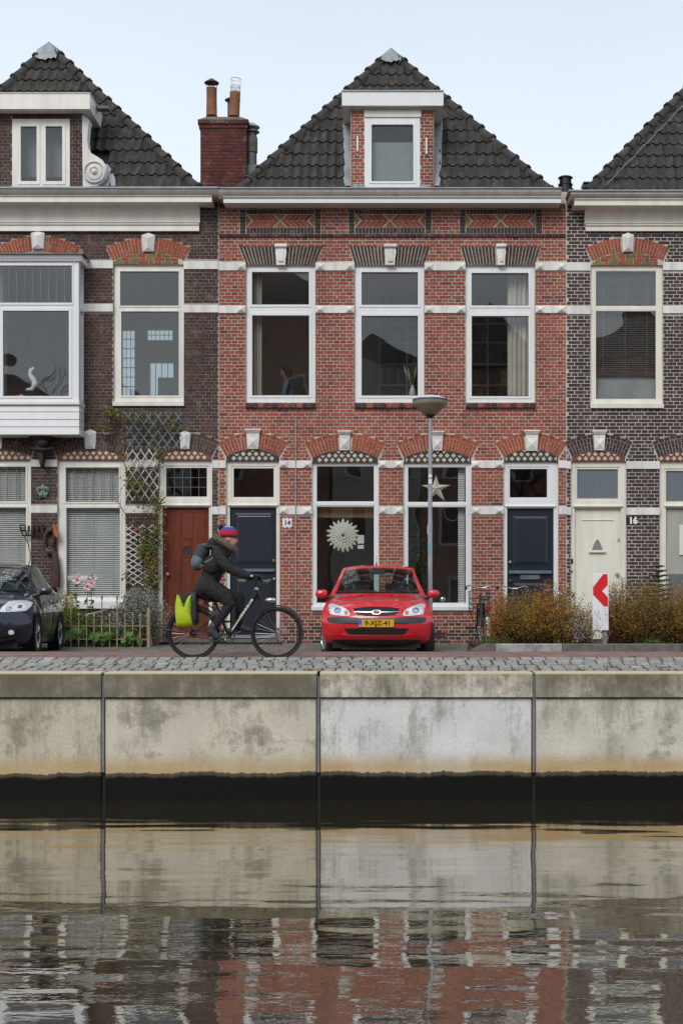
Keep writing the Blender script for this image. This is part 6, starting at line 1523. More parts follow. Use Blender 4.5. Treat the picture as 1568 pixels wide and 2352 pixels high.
# ================================================================= BICYCLES
simple('spoke_steel', (.45, .46, .48), .35, .8, 0); simple('saddle_black', (.02, .02, .022), .6, 0, .2); simple('pannier_lime', (.44, .58, .012), .55, 0, .18, 9); simple('pannier_black', (.02, .021, .023), .65, 0, .3, 9)
simple('reflector_red', (.30, .008, .012), .3, 0, 0); simple('skin', (.50, .27, .19), .55, 0, .1, 12); simple('jacket', (.0125, .0125, .0115), .85, 0, .35, 9, .5, 30); simple('trousers', (.012, .013, .017), .9, 0, .3, 9); simple('boot', (.028, .029, .032), .5, 0, .3, 12)
simple('glove', (.010, .013, .022), .8, 0, .2); simple('fur', (.19, .145, .105), .95, 0, .5, 60, .9, 120); simple('knit_red', (.50, .016, .035), .95, 0, .25, 80, .6, 160); simple('knit_maroon', (.13, .012, .035), .95, 0, .25, 80, .6, 160); simple('knit_blue', (.055, .07, .25), .95, 0, .25, 80, .6, 160); simple('knit_light', (.25, .42, .58), .95, 0, .25, 80, .6, 160); simple('knit_navy', (.035, .025, .12), .95, 0, .4, 60, .6, 160)
simple('pack_grey', (.040, .042, .052), .8, 0, .3, 12); simple('pack_light', (.115, .155, .175), .75, 0, .3, 14); simple('hair_brown', (.045, .018, .010), .7, 0, .4, 40)
def local_put(m, name, mat, par, sm=40): return m.build(name, mat, par, smooth=sm, local=True)
def bike_wheel(t, x, r, spokes=28, fender=True, tyre_w=.019, fcol='black_metal', a0=-.2, a1=3.5):
    m = MB(); m.tube([(x + (r - tyre_w) * cos(2 * pi * i / 48), 0, r + (r - tyre_w) * sin(2 * pi * i / 48)) for i in range(48)], tyre_w, 10, close=True); w = local_put(m, 'wheel', 'rubber', t)
    m = MB(); m.tube([(x + (r - .05) * cos(2 * pi * i / 48), 0, r + (r - .05) * sin(2 * pi * i / 48)) for i in range(48)], .012, 6, close=True); local_put(m, 'rim', 'black_metal', w)
    m = MB()
    for i in range(spokes):
        a = 2 * pi * i / spokes; s = .03 if i % 2 else -.03; b_ = a + (.5 if (i // 2) % 2 else -.5)
        m.tube([(x + .02 * cos(b_), s, r + .02 * sin(b_)), (x + (r - .055) * cos(a), 0, r + (r - .055) * sin(a))], .0013, 3, caps=False)
    o = local_put(m, 'spokes', 'spoke_steel', w); tag(o, kind='stuff')
    m = MB(); m.lathe([(.025, -.045), (.035, -.035), (.02, -.03), (.02, .03), (.035, .035), (.025, .045)], (x, 0, r), 14, 'Y'); local_put(m, 'hub', 'silver', w)
    if fender:
        m = MB(); R = r + .022; n = 26; vs = []
        for i in range(n + 1):
            a = a0 + (a1 - a0) * i / n
            for yy, dr in ((-.030, -.016), (-.02, 0), (0, .005), (.02, 0), (.030, -.016)): vs.append((x + (R + dr) * cos(a), yy, r + (R + dr) * sin(a)))
        m.add(vs, [(i * 5 + k, i * 5 + k + 1, i * 5 + k + 6, i * 5 + k + 5) for i in range(n) for k in range(4)]); local_put(m, 'mudguard', fcol, t, 60)
        m = MB()
        for yy in (-.05, .05):
            a = a1 - .35 if x < .5 else a0 + .35
            m.tube([(x, yy, r), (x + R * cos(a), yy * .6, r + R * sin(a))], .003, 4); 
        local_put(m, 'mudguard_stay', 'silver', t)
    return w
def crank(t, bb, ang, l=.17, near=-.13):
    m = MB(); bx, bz = bb; R = .085
    m.tube([(bx + R * cos(2 * pi * i / 28), -.045, bz + R * sin(2 * pi * i / 28)) for i in range(28)], .007, 5, close=True); m.lathe([(.03, -.06), (.03, .06)], (bx, 0, bz), 12, 'Y')
    for i in range(5): a = 2 * pi * i / 5; m.tube([(bx, -.045, bz), (bx + R * cos(a), -.045, bz + R * sin(a))], .006, 4)
    cr = local_put(m, 'chainring', 'black_metal', t)
    for s, yy in ((1, -.075), (-1, .075)):
        px, pz = bx + s * l * cos(ang), bz + s * l * sin(ang)
        m = MB(); m.tube([(bx, yy, bz), (px, yy * 1.15, pz)], [.012, .009], 6); local_put(m, 'crank_arm', 'silver', t)
        m = MB(); yo = yy * 1.15 + (-.055 if yy < 0 else .055); m.cham(px - .045, px + .045, yo - .045, yo + .045, pz - .012, pz + .012, .004); local_put(m, 'pedal', 'black_plastic', t)
    return cr
# ---- the rider's bicycle
gx, gy = X(444, 19.1), 19.1
BK = thing('bicycle', 'black city bicycle ridden past the navy door with lime green pannier', 'bicycle', (gx, gy, -.0265))
R_ = .350
bike_wheel(BK, 0, R_, a0=.15, a1=3.35); bike_wheel(BK, 1.109, R_, a0=.30, a1=2.35)
m = MB(); m.tube([(.84, 0, .923), (.893, 0, .797)], .024, 12); hd = local_put(m, 'head_tube', 'black_metal', BK)
m = MB(); m.tube([(.852, 0, .895), (.66, 0, .60), (.47, 0, .325)], [.030, .030, .032], 12); fr2 = local_put(m, 'frame', 'black_metal', BK)
m = MB(); m.tube([(.466, 0, .315), (.335, 0, .66), (.30, 0, .75)], [.019, .017, .016], 10); local_put(m, 'seat_tube', 'black_metal', BK)
m = MB(); m.tube([(.87, 0, .855), (.60, 0, .515), (.40, 0, .50)], .014, 8); local_put(m, 'lower_tube', 'black_metal', BK)
for s in (1, -1):
    m = MB(); m.tube([(.466, s * .035, .315), (0, s * .06, R_)], .010, 8); m.tube([(.335, s * .01, .655), (.18, s * .045, .50), (0, s * .06, R_)], .009, 8); local_put(m, 'rear_stay', 'black_metal', BK)
    m = MB(); m.tube([(.893, s * .05, .76), (.935, s * .055, .66), (1.109, s * .055, R_)], [.016, .014, .010], 8); local_put(m, 'fork_blade', 'black_metal', BK)
m = MB(); m.tube([(.893, -.055, .775), (.893, .055, .775)], .018, 8); m.tube([(.885, 0, .81), (.893, 0, .77)], .022, 8); local_put(m, 'fork_crown', 'black_metal', BK)
m = MB(); m.tube([(.84, 0, .92), (.825, 0, .985), (.835, 0, 1.03)], [.016, .014, .015], 10); local_put(m, 'stem', 'black_metal', BK)
m = MB(); m.lathe([(.026, 0), (.028, .02), (.022, .032)], (.838, 0, .925), 14); local_put(m, 'headset_ring', 'silver', BK)
m = MB(); m.tube([(.875, -.27, 1.075), (.90, -.20, 1.078), (.86, -.10, 1.05), (.837, 0, 1.035), (.86, .10, 1.05), (.90, .20, 1.078), (.875, .27, 1.075)], .0115, 8); hb2 = local_put(m, 'handlebar', 'black_metal', BK)
for s in (1, -1):
    m = MB(); m.tube([(.84, s * .285, 1.07), (.90, s * .235, 1.079), (.915, s * .17, 1.078)], .017, 10); local_put(m, 'grip', 'black_plastic', BK)
    m = MB(); m.tube([(.91, s * .17, 1.065), (.95, s * .19, 1.045), (.96, s * .25, 1.02)], .006, 6); local_put(m, 'brake_lever', 'silver', BK)
m = MB(); m.lathe([(.03, .09), (.045, .075), (.048, .0), (.028, -.04), (.004, -.05)], (0, 0, 0), 16, 'X'); m.v = [(v[0] + 1.0, v[1], v[2] * .7 + .79) for v in m.v]; hl2 = local_put(m, 'front_light', 'chrome', BK)
m = MB(); m.tube([(.91, 0, .79), (.96, 0, .79)], .006, 5); m.build('light_bracket', 'black_metal', hl2, local=True)
m = MB(); m.tube([(.86, -.02, 1.03), (.93, -.04, .96), (.95, -.02, .88), (.905, 0, .80)], .0035, 5); m.tube([(.86, .02, 1.03), (.90, .05, .93), (.87, .03, .86)], .0035, 5); local_put(m, 'brake_cable', 'black_plastic', BK)
# saddle under the coat
m = MB(); sv_ = [(-.13, .075, .0), (-.08, .085, .012), (0, .055, .010), (.07, .026, .006), (.13, .018, -.004)]; vs = []
for xx, wd, h in sv_:
    for k in range(12): a = 2 * pi * k / 12; vs.append((.285 + xx, wd * cos(a), .775 + h + .022 * sin(a)))
m.add(vs, [(i * 12 + k, i * 12 + (k + 1) % 12, (i + 1) * 12 + (k + 1) % 12, (i + 1) * 12 + k) for i in range(4) for k in range(12)] + [tuple(range(11, -1, -1)), tuple(range(48, 60))]); m.tube([(.30, 0, .72), (.292, 0, .76)], .013, 8); local_put(m, 'saddle', 'saddle_black', BK)
crank(BK, (.466, .315), radians(-158)); m = MB(); m.tube([(.466, -.047, .398), (0, -.05, .392)], .005, 4); m.tube([(.466, -.047, .232), (.0, -.05, .308)], .005, 4); local_put(m, 'chain', 'dark_iron', BK)
m = MB(); m.lathe([(.045, -.055), (.055, -.03), (.052, .03), (.04, .055)], (0, 0, R_), 16, 'Y'); local_put(m, 'gear_hub', 'black_metal', BK)
# white lettering-like marks on the down tube, as smeared as the photograph shows them
m = MB(); d = Vector((.852 - .47, 0, .895 - .325)).normalized(); n_ = Vector((-d.z, 0, d.x)); s0 = Vector((.47, 0, .325)); Lg = (Vector((.852, 0, .895)) - s0).length
def bar(a, b_, h0, h1): 
    q = [s0 + d * a + n_ * h0, s0 + d * b_ + n_ * h0, s0 + d * b_ + n_ * h1, s0 + d * a + n_ * h1]
    m.add([(p.x, -.0335, p.z) for p in q] + [(p.x, -.029, p.z) for p in q], [(0, 1, 2, 3), (0, 4, 5, 1), (1, 5, 6, 2), (2, 6, 7, 3), (3, 7, 4, 0)])
bar(.055, .27, -.009, .006)
for a, b_ in ((.275, .292), (.300, .338), (.346, .382), (.392, .432), (.442, .480), (.490, .503), (.513, .526), (.536, .575)): bar(a, b_, -.014, .017)
m.build('lettering', 'stone_white', fr2, local=True)
m = MB()
for x0 in (-.24, -.12, 0, .10): m.tube([(x0, -.06, .745), (x0, .06, .745)], .005, 5)
for s in (1, -1): m.tube([(-.28, s * .06, .745), (.17, s * .06, .745), (.30, s * .02, .66)], .006, 6); m.tube([(-.12, s * .06, .745), (0, s * .06, R_)], .005, 5)
local_put(m, 'luggage_rack', 'black_metal', BK)
m = MB(); m.cham(-.285, -.265, -.03, .03, .66, .70, .003); m.tube([(.06, -.07, .765), (.10, -.07, .745), (.14, -.07, .758)], .006, 5); local_put(m, 'rear_reflector', 'reflector_red', BK)
# pannier bag hung on the rack
PN = thing('pannier_bag', 'lime green roll-top pannier bag hanging on the bicycle rack', 'bag', (gx, gy, -.0265))
def bag(par, name, mat, outline, y0, y1, bulge, local=True, folds=0):
    """padded bag: outline in (x, z), bulging towards y0"""
    m = MB(); n = len(outline); cx = sum(p[0] for p in outline) / n; cz = sum(p[1] for p in outline) / n; rings = ((1.0, y1), (1.0, (y0 + y1) / 2), (.93, y0 + .006), (.72, y0 - bulge * .75), (.4, y0 - bulge))
    vs = []
    for s, y in rings:
        for k, p in enumerate(outline): vs.append((cx + (p[0] - cx) * s, y + folds * .006 * sin(k * 1.9 + s * 7), cz + (p[1] - cz) * s))
    m.add(vs, [(i * n + k, i * n + (k + 1) % n, (i + 1) * n + (k + 1) % n, (i + 1) * n + k) for i in range(len(rings) - 1) for k in range(n)] + [tuple(range((len(rings) - 1) * n, len(rings) * n)), tuple(range(n - 1, -1, -1))])
    return m.build(name, mat, par, smooth=50, local=local, merge=True)
lime = [(-.200, .435), (-.225, .60), (-.222, .73), (-.20, .865), (-.165, .845), (-.135, .76), (-.115, .73), (-.10, .715), (-.075, .78), (-.04, .845), (-.006, .862), (-.008, .76), (-.012, .62), (.005, .50), (.010, .445), (-.06, .437), (-.13, .428)]
lb = bag(PN, 'bag_body', 'pannier_lime', lime, -.175, -.09, .035, folds=1)
m = MB(); m.cham(-.225, .0, -.085, -.066, .46, .87, .006); m.build('back_plate', 'pannier_black', PN, local=True)
m = MB(); m.tube([(-.115, -.19, .72), (-.13, -.205, .68), (-.10, -.20, .72), (-.08, -.19, .78)], .009, 6); m.build('buckle_strap', 'pannier_black', PN, local=True)
PN2 = thing('pannier_bag', 'black pannier bag just in front of the lime green one', 'bag', (gx, gy, -.0265))
bag(PN2, 'bag_body', 'pannier_black', [(-.045, .47), (-.06, .86), (-.02, .882), (.045, .878), (.062, .84), (.066, .50), (.03, .455)], -.13, .10, .02, folds=1)
m = MB(); m.tube([(-.055, -.10, .875), (.05, -.10, .875)], .018, 8); m.build('roll_top', 'pannier_black', PN2, local=True)

# ================================================================= THE RIDER
def voxel(name, mat, parts, parent, size=.010, smooth_it=4, local=True, ysc=1.0, disp=0.0):
    """one continuous skin grown over overlapping volumes"""
    m = MB()
    for p in parts:
        if p[0] == 'c':                                       # capsule between joints
            _, a, ra, b_, rb = p[:5]; m.tube([a, b_], [ra, rb], 14); m.ball(a, ra, 14, 10); m.ball(b_, rb, 14, 10)
        elif p[0] == 'e': 
            _, c, r = p[:3]; q = MB(); q.ball((0, 0, 0), r, 20, 14); M = Matrix.Translation(c) @ Matrix.Rotation(p[3] if len(p) > 3 else 0, 4, 'Y'); m.add([tuple(M @ Vector(v)) for v in q.v], q.f)
        elif p[0] == 'b': m.add(p[1], p[2])
    me = bpy.data.meshes.new(name); me.from_pydata([(v[0], v[1] * ysc, v[2]) for v in m.v], [], m.f)
    bm = bmesh.new(); bm.from_mesh(me); bmesh.ops.remove_doubles(bm, verts=bm.verts, dist=1e-5); bmesh.ops.recalc_face_normals(bm, faces=bm.faces); bm.to_mesh(me); bm.free()
    o = bpy.data.objects.new('tmp', me); COL.objects.link(o)
    r = o.modifiers.new('r', 'REMESH'); r.mode = 'VOXEL'; r.voxel_size = size; r.use_smooth_shade = True
    s = o.modifiers.new('s', 'SMOOTH'); s.iterations = smooth_it; s.factor = .5
    if disp:
        t = bpy.data.textures.new('wr', 'CLOUDS'); t.noise_scale = .06; dm_ = o.modifiers.new('d', 'DISPLACE'); dm_.texture = t; dm_.strength = disp; dm_.mid_level = .5
    dg = bpy.context.evaluated_depsgraph_get(); me2 = bpy.data.meshes.new_from_object(o.evaluated_get(dg)); bpy.data.objects.remove(o)
    me2.materials.clear()
    for k in (mat if isinstance(mat, (list, tuple)) else [mat]): me2.materials.append(MATS[k])
    me2.polygons.foreach_set('use_smooth', [True] * len(me2.polygons)); me2.name = name
    return link(name, me2, parent, local)
V3 = lambda x, y, z: (x, y, z)
RD = voxel('person', 'skin', [
    ('e', (.470, 0, 1.615), (.098, .078, .118), .10), ('e', (.500, 0, 1.565), (.070, .062, .085), .2), ('c', (.535, 0, 1.515), .026, (.515, 0, 1.53), .04),
    ('c', (.560, 0, 1.607), .012, (.578, 0, 1.578), .0135), ('c', (.556, 0, 1.552), .017, (.548, 0, 1.538), .018), ('c', (.548, .03, 1.622), .016, (.548, -.03, 1.622), .016),
    ('e', (.468, -.078, 1.60), (.022, .010, .032)), ('e', (.468, .078, 1.60), (.022, .010, .032)),
    ('c', (.44, 0, 1.54), .055, (.38, 0, 1.45), .062), ('c', (.36, 0, 1.42), .085, (.29, 0, 1.25), .11), ('c', (.29, 0, 1.25), .11, (.20, 0, 1.02), .12),
    ('c', (.36, .10, 1.40), .05, (.36, .17, 1.39), .05), ('c', (.36, -.10, 1.40), .05, (.36, -.17, 1.39), .05),
    *[q for s in (1, -1) for q in (('c', (.35, s * .185, 1.385), .045, (.50, s * .235, 1.205), .036), ('c', (.50, s * .235, 1.205), .036, (.80, s * .24, 1.10), .024), ('c', (.80, s * .24, 1.10), .024, (.868, s * .235, 1.098), .028),
       *[('c', (.868, s * (.205 + .022 * k), 1.10), .0105, (.915, s * (.205 + .022 * k), 1.10 - .002 * k), .0095) for k in range(4)], *[('c', (.915, s * (.205 + .022 * k), 1.10 - .002 * k), .0095, (.932, s * (.205 + .022 * k), 1.068), .0088) for k in range(4)], ('c', (.858, s * .21, 1.085), .011, (.895, s * .185, 1.062), .010))],
    ('c', (.18, -.09, .96), .085, (.49, -.11, .745), .058), ('c', (.49, -.11, .745), .055, (.275, -.115, .425), .036), ('c', (.266, -.116, .40), .030, (.315, -.12, .315), .028),
    ('c', (.18, .09, .96), .085, (.60, .11, .82), .058), ('c', (.60, .11, .82), .055, (.585, .115, .47), .036), ('c', (.585, .115, .45), .034, (.68, .12, .405), .032)], None, .0085, 3)
RD.location = (gx, gy, -.0265)
tag(RD, 'cyclist in dark parka and striped bobble hat riding past the front doors', 'person')
CLO = RD
voxel('jacket', 'jacket', [
    ('e', (.35, 0, 1.41), (.125, .20, .10), .5), ('c', (.37, 0, 1.40), .125, (.30, 0, 1.24), .15), ('c', (.30, 0, 1.24), .138, (.215, 0, 1.06), .130), ('c', (.215, 0, 1.06), .130, (.175, 0, .98), .142),
    ('c', (.27, .07, 1.25), .14, (.27, -.07, 1.25), .14), ('c', (.19, .06, .99), .135, (.19, -.06, .99), .135), ('c', (.36, .13, 1.385), .075, (.36, -.13, 1.385), .075),
    ('c', (.20, -.09, .965), .118, (.40, -.11, .845), .098), ('c', (.40, -.11, .845), .096, (.465, -.11, .785), .086), ('c', (.20, .09, .965), .125, (.38, .10, .875), .105), ('c', (.14, 0, .93), .13, (.20, 0, .86), .10),
    *[q for s in (1, -1) for q in (('c', (.355, s * .175, 1.37), .074, (.485, s * .235, 1.215), .066), ('c', (.485, s * .235, 1.215), .066, (.60, s * .242, 1.160), .061), ('c', (.60, s * .242, 1.160), .060, (.735, s * .243, 1.108), .050))],
    ('e', (.27, 0, 1.535), (.085, .10, .09), .6), ('c', (.31, 0, 1.50), .085, (.36, 0, 1.46), .10)], CLO, .009, 3, disp=.026)
voxel('trousers', 'trousers', [('c', (.34, -.105, .87), .080, (.50, -.112, .745), .069), ('c', (.50, -.112, .745), .066, (.41, -.115, .60), .062), ('c', (.41, -.115, .60), .060, (.270, -.115, .415), .052),
    ('c', (.30, .10, .92), .080, (.605, .112, .82), .068), ('c', (.605, .112, .82), .066, (.605, .115, .66), .062), ('c', (.605, .115, .66), .06, (.588, .115, .46), .052), ('c', (.34, -.10, .87), .08, (.30, .10, .92), .08)], CLO, .009, 2, disp=.008)
for nm, pts in (('boot', [('c', (.285, -.115, .450), .056, (.262, -.116, .385), .055), ('c', (.235, -.116, .375), .046, (.235, -.117, .345), .040), ('c', (.262, -.117, .372), .056, (.325, -.12, .305), .052), ('c', (.315, -.12, .298), .038, (.375, -.122, .245), .034), ('c', (.375, -.122, .245), .034, (.392, -.122, .232), .030)]),
                ('boot', [('c', (.588, .115, .50), .050, (.582, .115, .435), .046), ('c', (.575, .115, .42), .040, (.655, .118, .410), .041), ('c', (.655, .118, .405), .038, (.735, .12, .392), .032)])):
    voxel(nm, 'boot', pts, CLO, .008, 2)
for s in (-1, 1):
    g = [('c', (.735, s * .243, 1.112), .038, (.80, s * .24, 1.104), .030), ('c', (.80, s * .24, 1.104), .031, (.868, s * .238, 1.102), .034)]
    for k_ in range(4): yy = s * (.200 + .024 * k_); g += [('c', (.872, yy, 1.105), .0150, (.918, yy, 1.104 - .002 * k_), .0138), ('c', (.918, yy, 1.104 - .002 * k_), .0138, (.938, yy, 1.066), .0125), ('c', (.938, yy, 1.066), .0125, (.922, yy, 1.050), .0115)]
    g += [('c', (.855, s * .212, 1.088), .016, (.895, s * .188, 1.058), .0135)]
    voxel('glove', 'glove', g, CLO, .006, 1)
m = MB(); m.ball((.800, -.273, 1.105), (.016, .008, .014), 12, 8); local_put(m, 'glove_badge', 'enamel_white', CLO)
m = MB(); m.ball((.555, -.033, 1.607), (.008, .007, .006), 10, 6); m.ball((.555, .033, 1.607), (.008, .007, .006), 10, 6); local_put(m, 'eyes', 'black_plastic', CLO)
# fur trim of the hood
rs = random.Random(21); m = MB(); ring = []
for i in range(20): a = 2 * pi * i / 20; ring.append(Vector((.425 + .115 * cos(a), .112 * sin(a), 1.545 - .088 * cos(a))))
m.tube(ring, [.043 + .006 * sin(i * 2.7) for i in range(20)], 10, close=True)
for i in range(1500):
    k_ = rs.randrange(20); p = ring[k_].lerp(ring[(k_ + 1) % 20], rs.random()); dv = Vector((rs.gauss(0, 1), rs.gauss(0, 1), rs.gauss(0, 1))).normalized(); b0 = p + dv * .036; t_ = dv.orthogonal().normalized() * .004; tip = p + dv * rs.uniform(.058, .078) + Vector((rs.uniform(-.012, .012), 0, rs.uniform(-.012, .004)))
    m.add([b0 - t_, b0 + t_, tip], [(0, 1, 2)])
local_put(m, 'fur_collar', 'fur', CLO, 60)
# hat
def hat(parent):
    M = Matrix.Translation((.463, 0, 1.642)) @ Matrix.Rotation(.06, 4, 'Y'); prof = [(.106, -.014), (.112, -.006), (.112, .016), (.112, .022), (.110, .050), (.104, .076), (.090, .100), (.068, .117), (.040, .127), (.003, .130)]
    mats_ = ['knit_maroon', 'knit_maroon', 'knit_red', 'knit_red', 'knit_red', 'knit_blue', 'knit_blue', 'knit_light', 'knit_blue']
    m = MB(); n = 32; vs = []
    for r, h in prof:
        for j in range(n): a = 2 * pi * j / n; rr = r * (1 + .012 * (j % 2)); vs.append(tuple(M @ Vector((rr * cos(a) * 1.08, rr * sin(a) * .88, h))))
    nm = ['knit_maroon', 'knit_red', 'knit_blue', 'knit_light']
    for i in range(len(prof) - 1): m.add([], []); m.f += [(i * n + j, i * n + (j + 1) % n, (i + 1) * n + (j + 1) % n, (i + 1) * n + j) for j in range(n)]; m.m += [nm.index(mats_[i])] * n
    m.v = vs; o = m.build('hat', nm, parent, smooth=60, local=True)
    m = MB(); c = Vector((.372, 0, 1.748)); rs2 = random.Random(2); m.ball(c, .033, 12, 8)
    for i in range(700): dv = Vector((rs2.gauss(0, 1), rs2.gauss(0, 1), rs2.gauss(0, 1))).normalized(); t_ = dv.orthogonal().normalized() * .004; m.add([c + dv * .028 - t_, c + dv * .028 + t_, c + dv * rs2.uniform(.040, .048)], [(0, 1, 2)], i % 2)
    m.build('pompom', ['knit_navy', 'knit_maroon'], o, local=True)
hat(CLO)
# rucksack
BP = thing('rucksack', 'grey rucksack with pale front pocket on the cyclist', 'bag', (gx, gy, -.0265))
voxel('pack_body', 'pack_grey', [('e', (.085, 0, 1.36), (.10, .14, .185), .30), ('e', (.12, 0, 1.43), (.10, .13, .12), .30), ('e', (.06, 0, 1.28), (.085, .13, .10), .3)], BP, .009, 3, disp=.012)
voxel('front_pocket', 'pack_light', [('e', (.060, -.075, 1.30), (.085, .085, .105), .30), ('c', (.03, -.05, 1.22), .04, (.12, -.10, 1.24), .03)], BP, .008, 3, disp=.006)
for s in (-1, 1):
    m = MB(); m.tube([(.16, s * .12, 1.50), (.27, s * .135, 1.505), (.36, s * .155, 1.43), (.37, s * .15, 1.34), (.30, s * .175, 1.26), (.15, s * .13, 1.24)], .016, 8); local_put(m, 'shoulder_strap', 'pack_grey', BP)
m = MB(); m.tube([(.17, -.17, 1.285), (.23, -.175, 1.31), (.29, -.17, 1.35)], [.012, .016, .010], 6); m.tube([(.12, -.05, 1.52), (.19, -.08, 1.535)], .012, 6); local_put(m, 'webbing', 'pack_light', BP)

# ================================================================= parked bicycles
def city_bike(name, label, x, y, rot, z, lean=0.0, group=None, basket=False, fcol='black_metal', steer=0.0, bar='silver', rear=True):
    t = thing(name, label, 'bicycle', (x, y, z), rot, group); t.rotation_euler = (0, 0, rot)
    t.rotation_mode = 'XYZ'; t.rotation_euler = Matrix.Rotation(rot, 3, 'Z').to_4x4().to_euler(); 
    Mz = (Matrix.Rotation(rot, 4, 'Z') @ Matrix.Rotation(lean, 4, 'X')).to_euler(); t.rotation_euler = Mz
    bike_wheel(t, 0, .35, a0=.25, a1=3.45); bike_wheel(t, 1.12, .35, a0=.0, a1=2.5)
    m = MB(); m.tube([(.86, 0, .95), (.92, 0, .76)], .021, 10); m.tube([(.87, 0, .93), (.70, 0, .52), (.48, 0, .31)], .017, 8); m.tube([(.90, 0, .80), (.70, 0, .44), (.46, 0, .30)], .017, 8); m.tube([(.45, 0, .30), (.32, 0, .80)], .016, 8); m.tube([(.35, 0, .66), (0, .055, .35)], .009, 6); m.tube([(.35, 0, .66), (0, -.055, .35)], .009, 6); m.tube([(.45, .03, .30), (0, .055, .35)], .010, 6); m.tube([(.45, -.03, .30), (0, -.055, .35)], .010, 6); local_put(m, 'frame', 'black_metal', t)
    m = MB(); m.tube([(.92, .055, .75), (1.12, .055, .35)], .011, 6); m.tube([(.92, -.055, .75), (1.12, -.055, .35)], .011, 6); m.tube([(.915, -.06, .76), (.915, .06, .76)], .016, 6); local_put(m, 'fork', 'black_metal', t)
    m = MB(); m.tube([(.86, 0, .95), (.83, 0, 1.07)], .013, 8); m.tube([(.60, -.28, 1.06), (.72, -.27, 1.10), (.80, -.20, 1.12), (.83, -.07, 1.07), (.83, .07, 1.07), (.80, .20, 1.12), (.72, .27, 1.10), (.60, .28, 1.06)], .011, 8); hb3 = local_put(m, 'handlebar', bar, t)
    for s in (1, -1): m = MB(); m.tube([(.56, s * .285, 1.05), (.67, s * .275, 1.085)], .017, 8); m.build('grip', 'black_plastic', hb3, smooth=True, local=True); m = MB(); m.tube([(.74, s * .24, 1.10), (.66, s * .22, 1.07), (.60, s * .225, 1.045)], .006, 5); m.build('brake_lever', 'silver', hb3, smooth=True, local=True)
    m = MB(); vs = []
    for xx, wd, h in [(-.14, .105, .0), (-.08, .11, .015), (0, .07, .012), (.07, .03, .006), (.13, .02, -.004)]:
        for k in range(12): a = 2 * pi * k / 12; vs.append((.29 + xx, wd * cos(a), .875 + h + .032 * sin(a)))
    m.add(vs, [(i * 12 + k, i * 12 + (k + 1) % 12, (i + 1) * 12 + (k + 1) % 12, (i + 1) * 12 + k) for i in range(4) for k in range(12)] + [tuple(range(11, -1, -1)), tuple(range(48, 60))]); sd_ = local_put(m, 'saddle', 'saddle_black', t)
    m = MB(); m.cham(.143, .15, -.05, .05, .87, .89, .003); m.build('saddle_badge', 'silver', sd_, local=True)
    m = MB(); m.tube([(.33, 0, .78), (.30, 0, .86)], .012, 8); local_put(m, 'seat_post', 'silver', t)
    m = MB()
    for s in (1, -1): m.tube([(-.30, s * .07, .75), (.22, s * .07, .75)], .006, 6); m.tube([(-.15, s * .07, .75), (0, s * .055, .36)], .006, 5)
    for k in range(5): m.tube([(-.28 + .11 * k, -.07, .75), (-.28 + .11 * k, .07, .75)], .005, 5)
    local_put(m, 'rear_rack', 'black_metal', t)
    m = MB(); m.cham(-.40, -.375, -.055, .055, .685, .725, .006); local_put(m, 'rear_light', 'reflector_red', t)
    m = MB(); R = .378; vs = []
    for i in range(9):
        a = radians(148 + 6.5 * i)
        for yy in (-.034, .034): vs.append((R * cos(a) - .008, yy, .35 + R * sin(a)))
    m.add(vs, [(2 * i, 2 * i + 1, 2 * i + 3, 2 * i + 2) for i in range(8)]); local_put(m, 'mudguard_patch', 'enamel_white', t)
    crank(t, (.45, .30), radians(20)); m = MB(); m.cham(-.02, .50, -.062, -.05, .26, .42, .02); local_put(m, 'chain_case', 'black_metal', t)
    m = MB(); m.tube([(.0, .07, .34), (-.05, .12, .0)], .009, 6); local_put(m, 'kick_stand', 'silver', t)
    if basket:
        m = MB(); x0, x1, w_ = .98, 1.30, .17
        for s in (1, -1):
            m.tube([(x0, s * w_, .62), (x0, s * w_, 1.02), (x1, s * w_, 1.02), (x1, s * w_, .62), (x0, s * w_, .62)], .009, 6)
            m.tube([(x0, s * w_, .80), (x1, s * w_, .80)], .007, 5); m.tube([(1.12, s * .06, .35), (1.12, s * w_, .62)], .007, 5)
        for zz_ in (.62, .70, .78, .88, 1.02):
            for xx in (x0, x1): m.tube([(xx, -w_, zz_), (xx, w_, zz_)], .007, 5)
        for k in range(5): m.tube([(x0, -w_ + .085 * k, .62), (x1, -w_ + .085 * k, .62)], .006, 5)
        local_put(m, 'front_carrier', 'black_metal', t)
    return t
GB = 'bicycles parked against the house front behind the hedge'
city_bike('bicycle', 'black bicycle with front carrier seen from behind left of the hedge', X(1117, 25.05), 25.05, radians(92), -.04, lean=radians(-1), basket=True, group=GB)
city_bike('bicycle', 'bicycle with curved chrome handlebar showing above the hedge before the navy door', X(1168, 25.4), 25.35, radians(84), -.045, lean=radians(3), group=GB)
city_bike('bicycle', 'bicycle of which only a silver bar end rises from the hedge', X(1236, 25.0), 25.0, radians(64), -.14, lean=radians(8), group=GB)

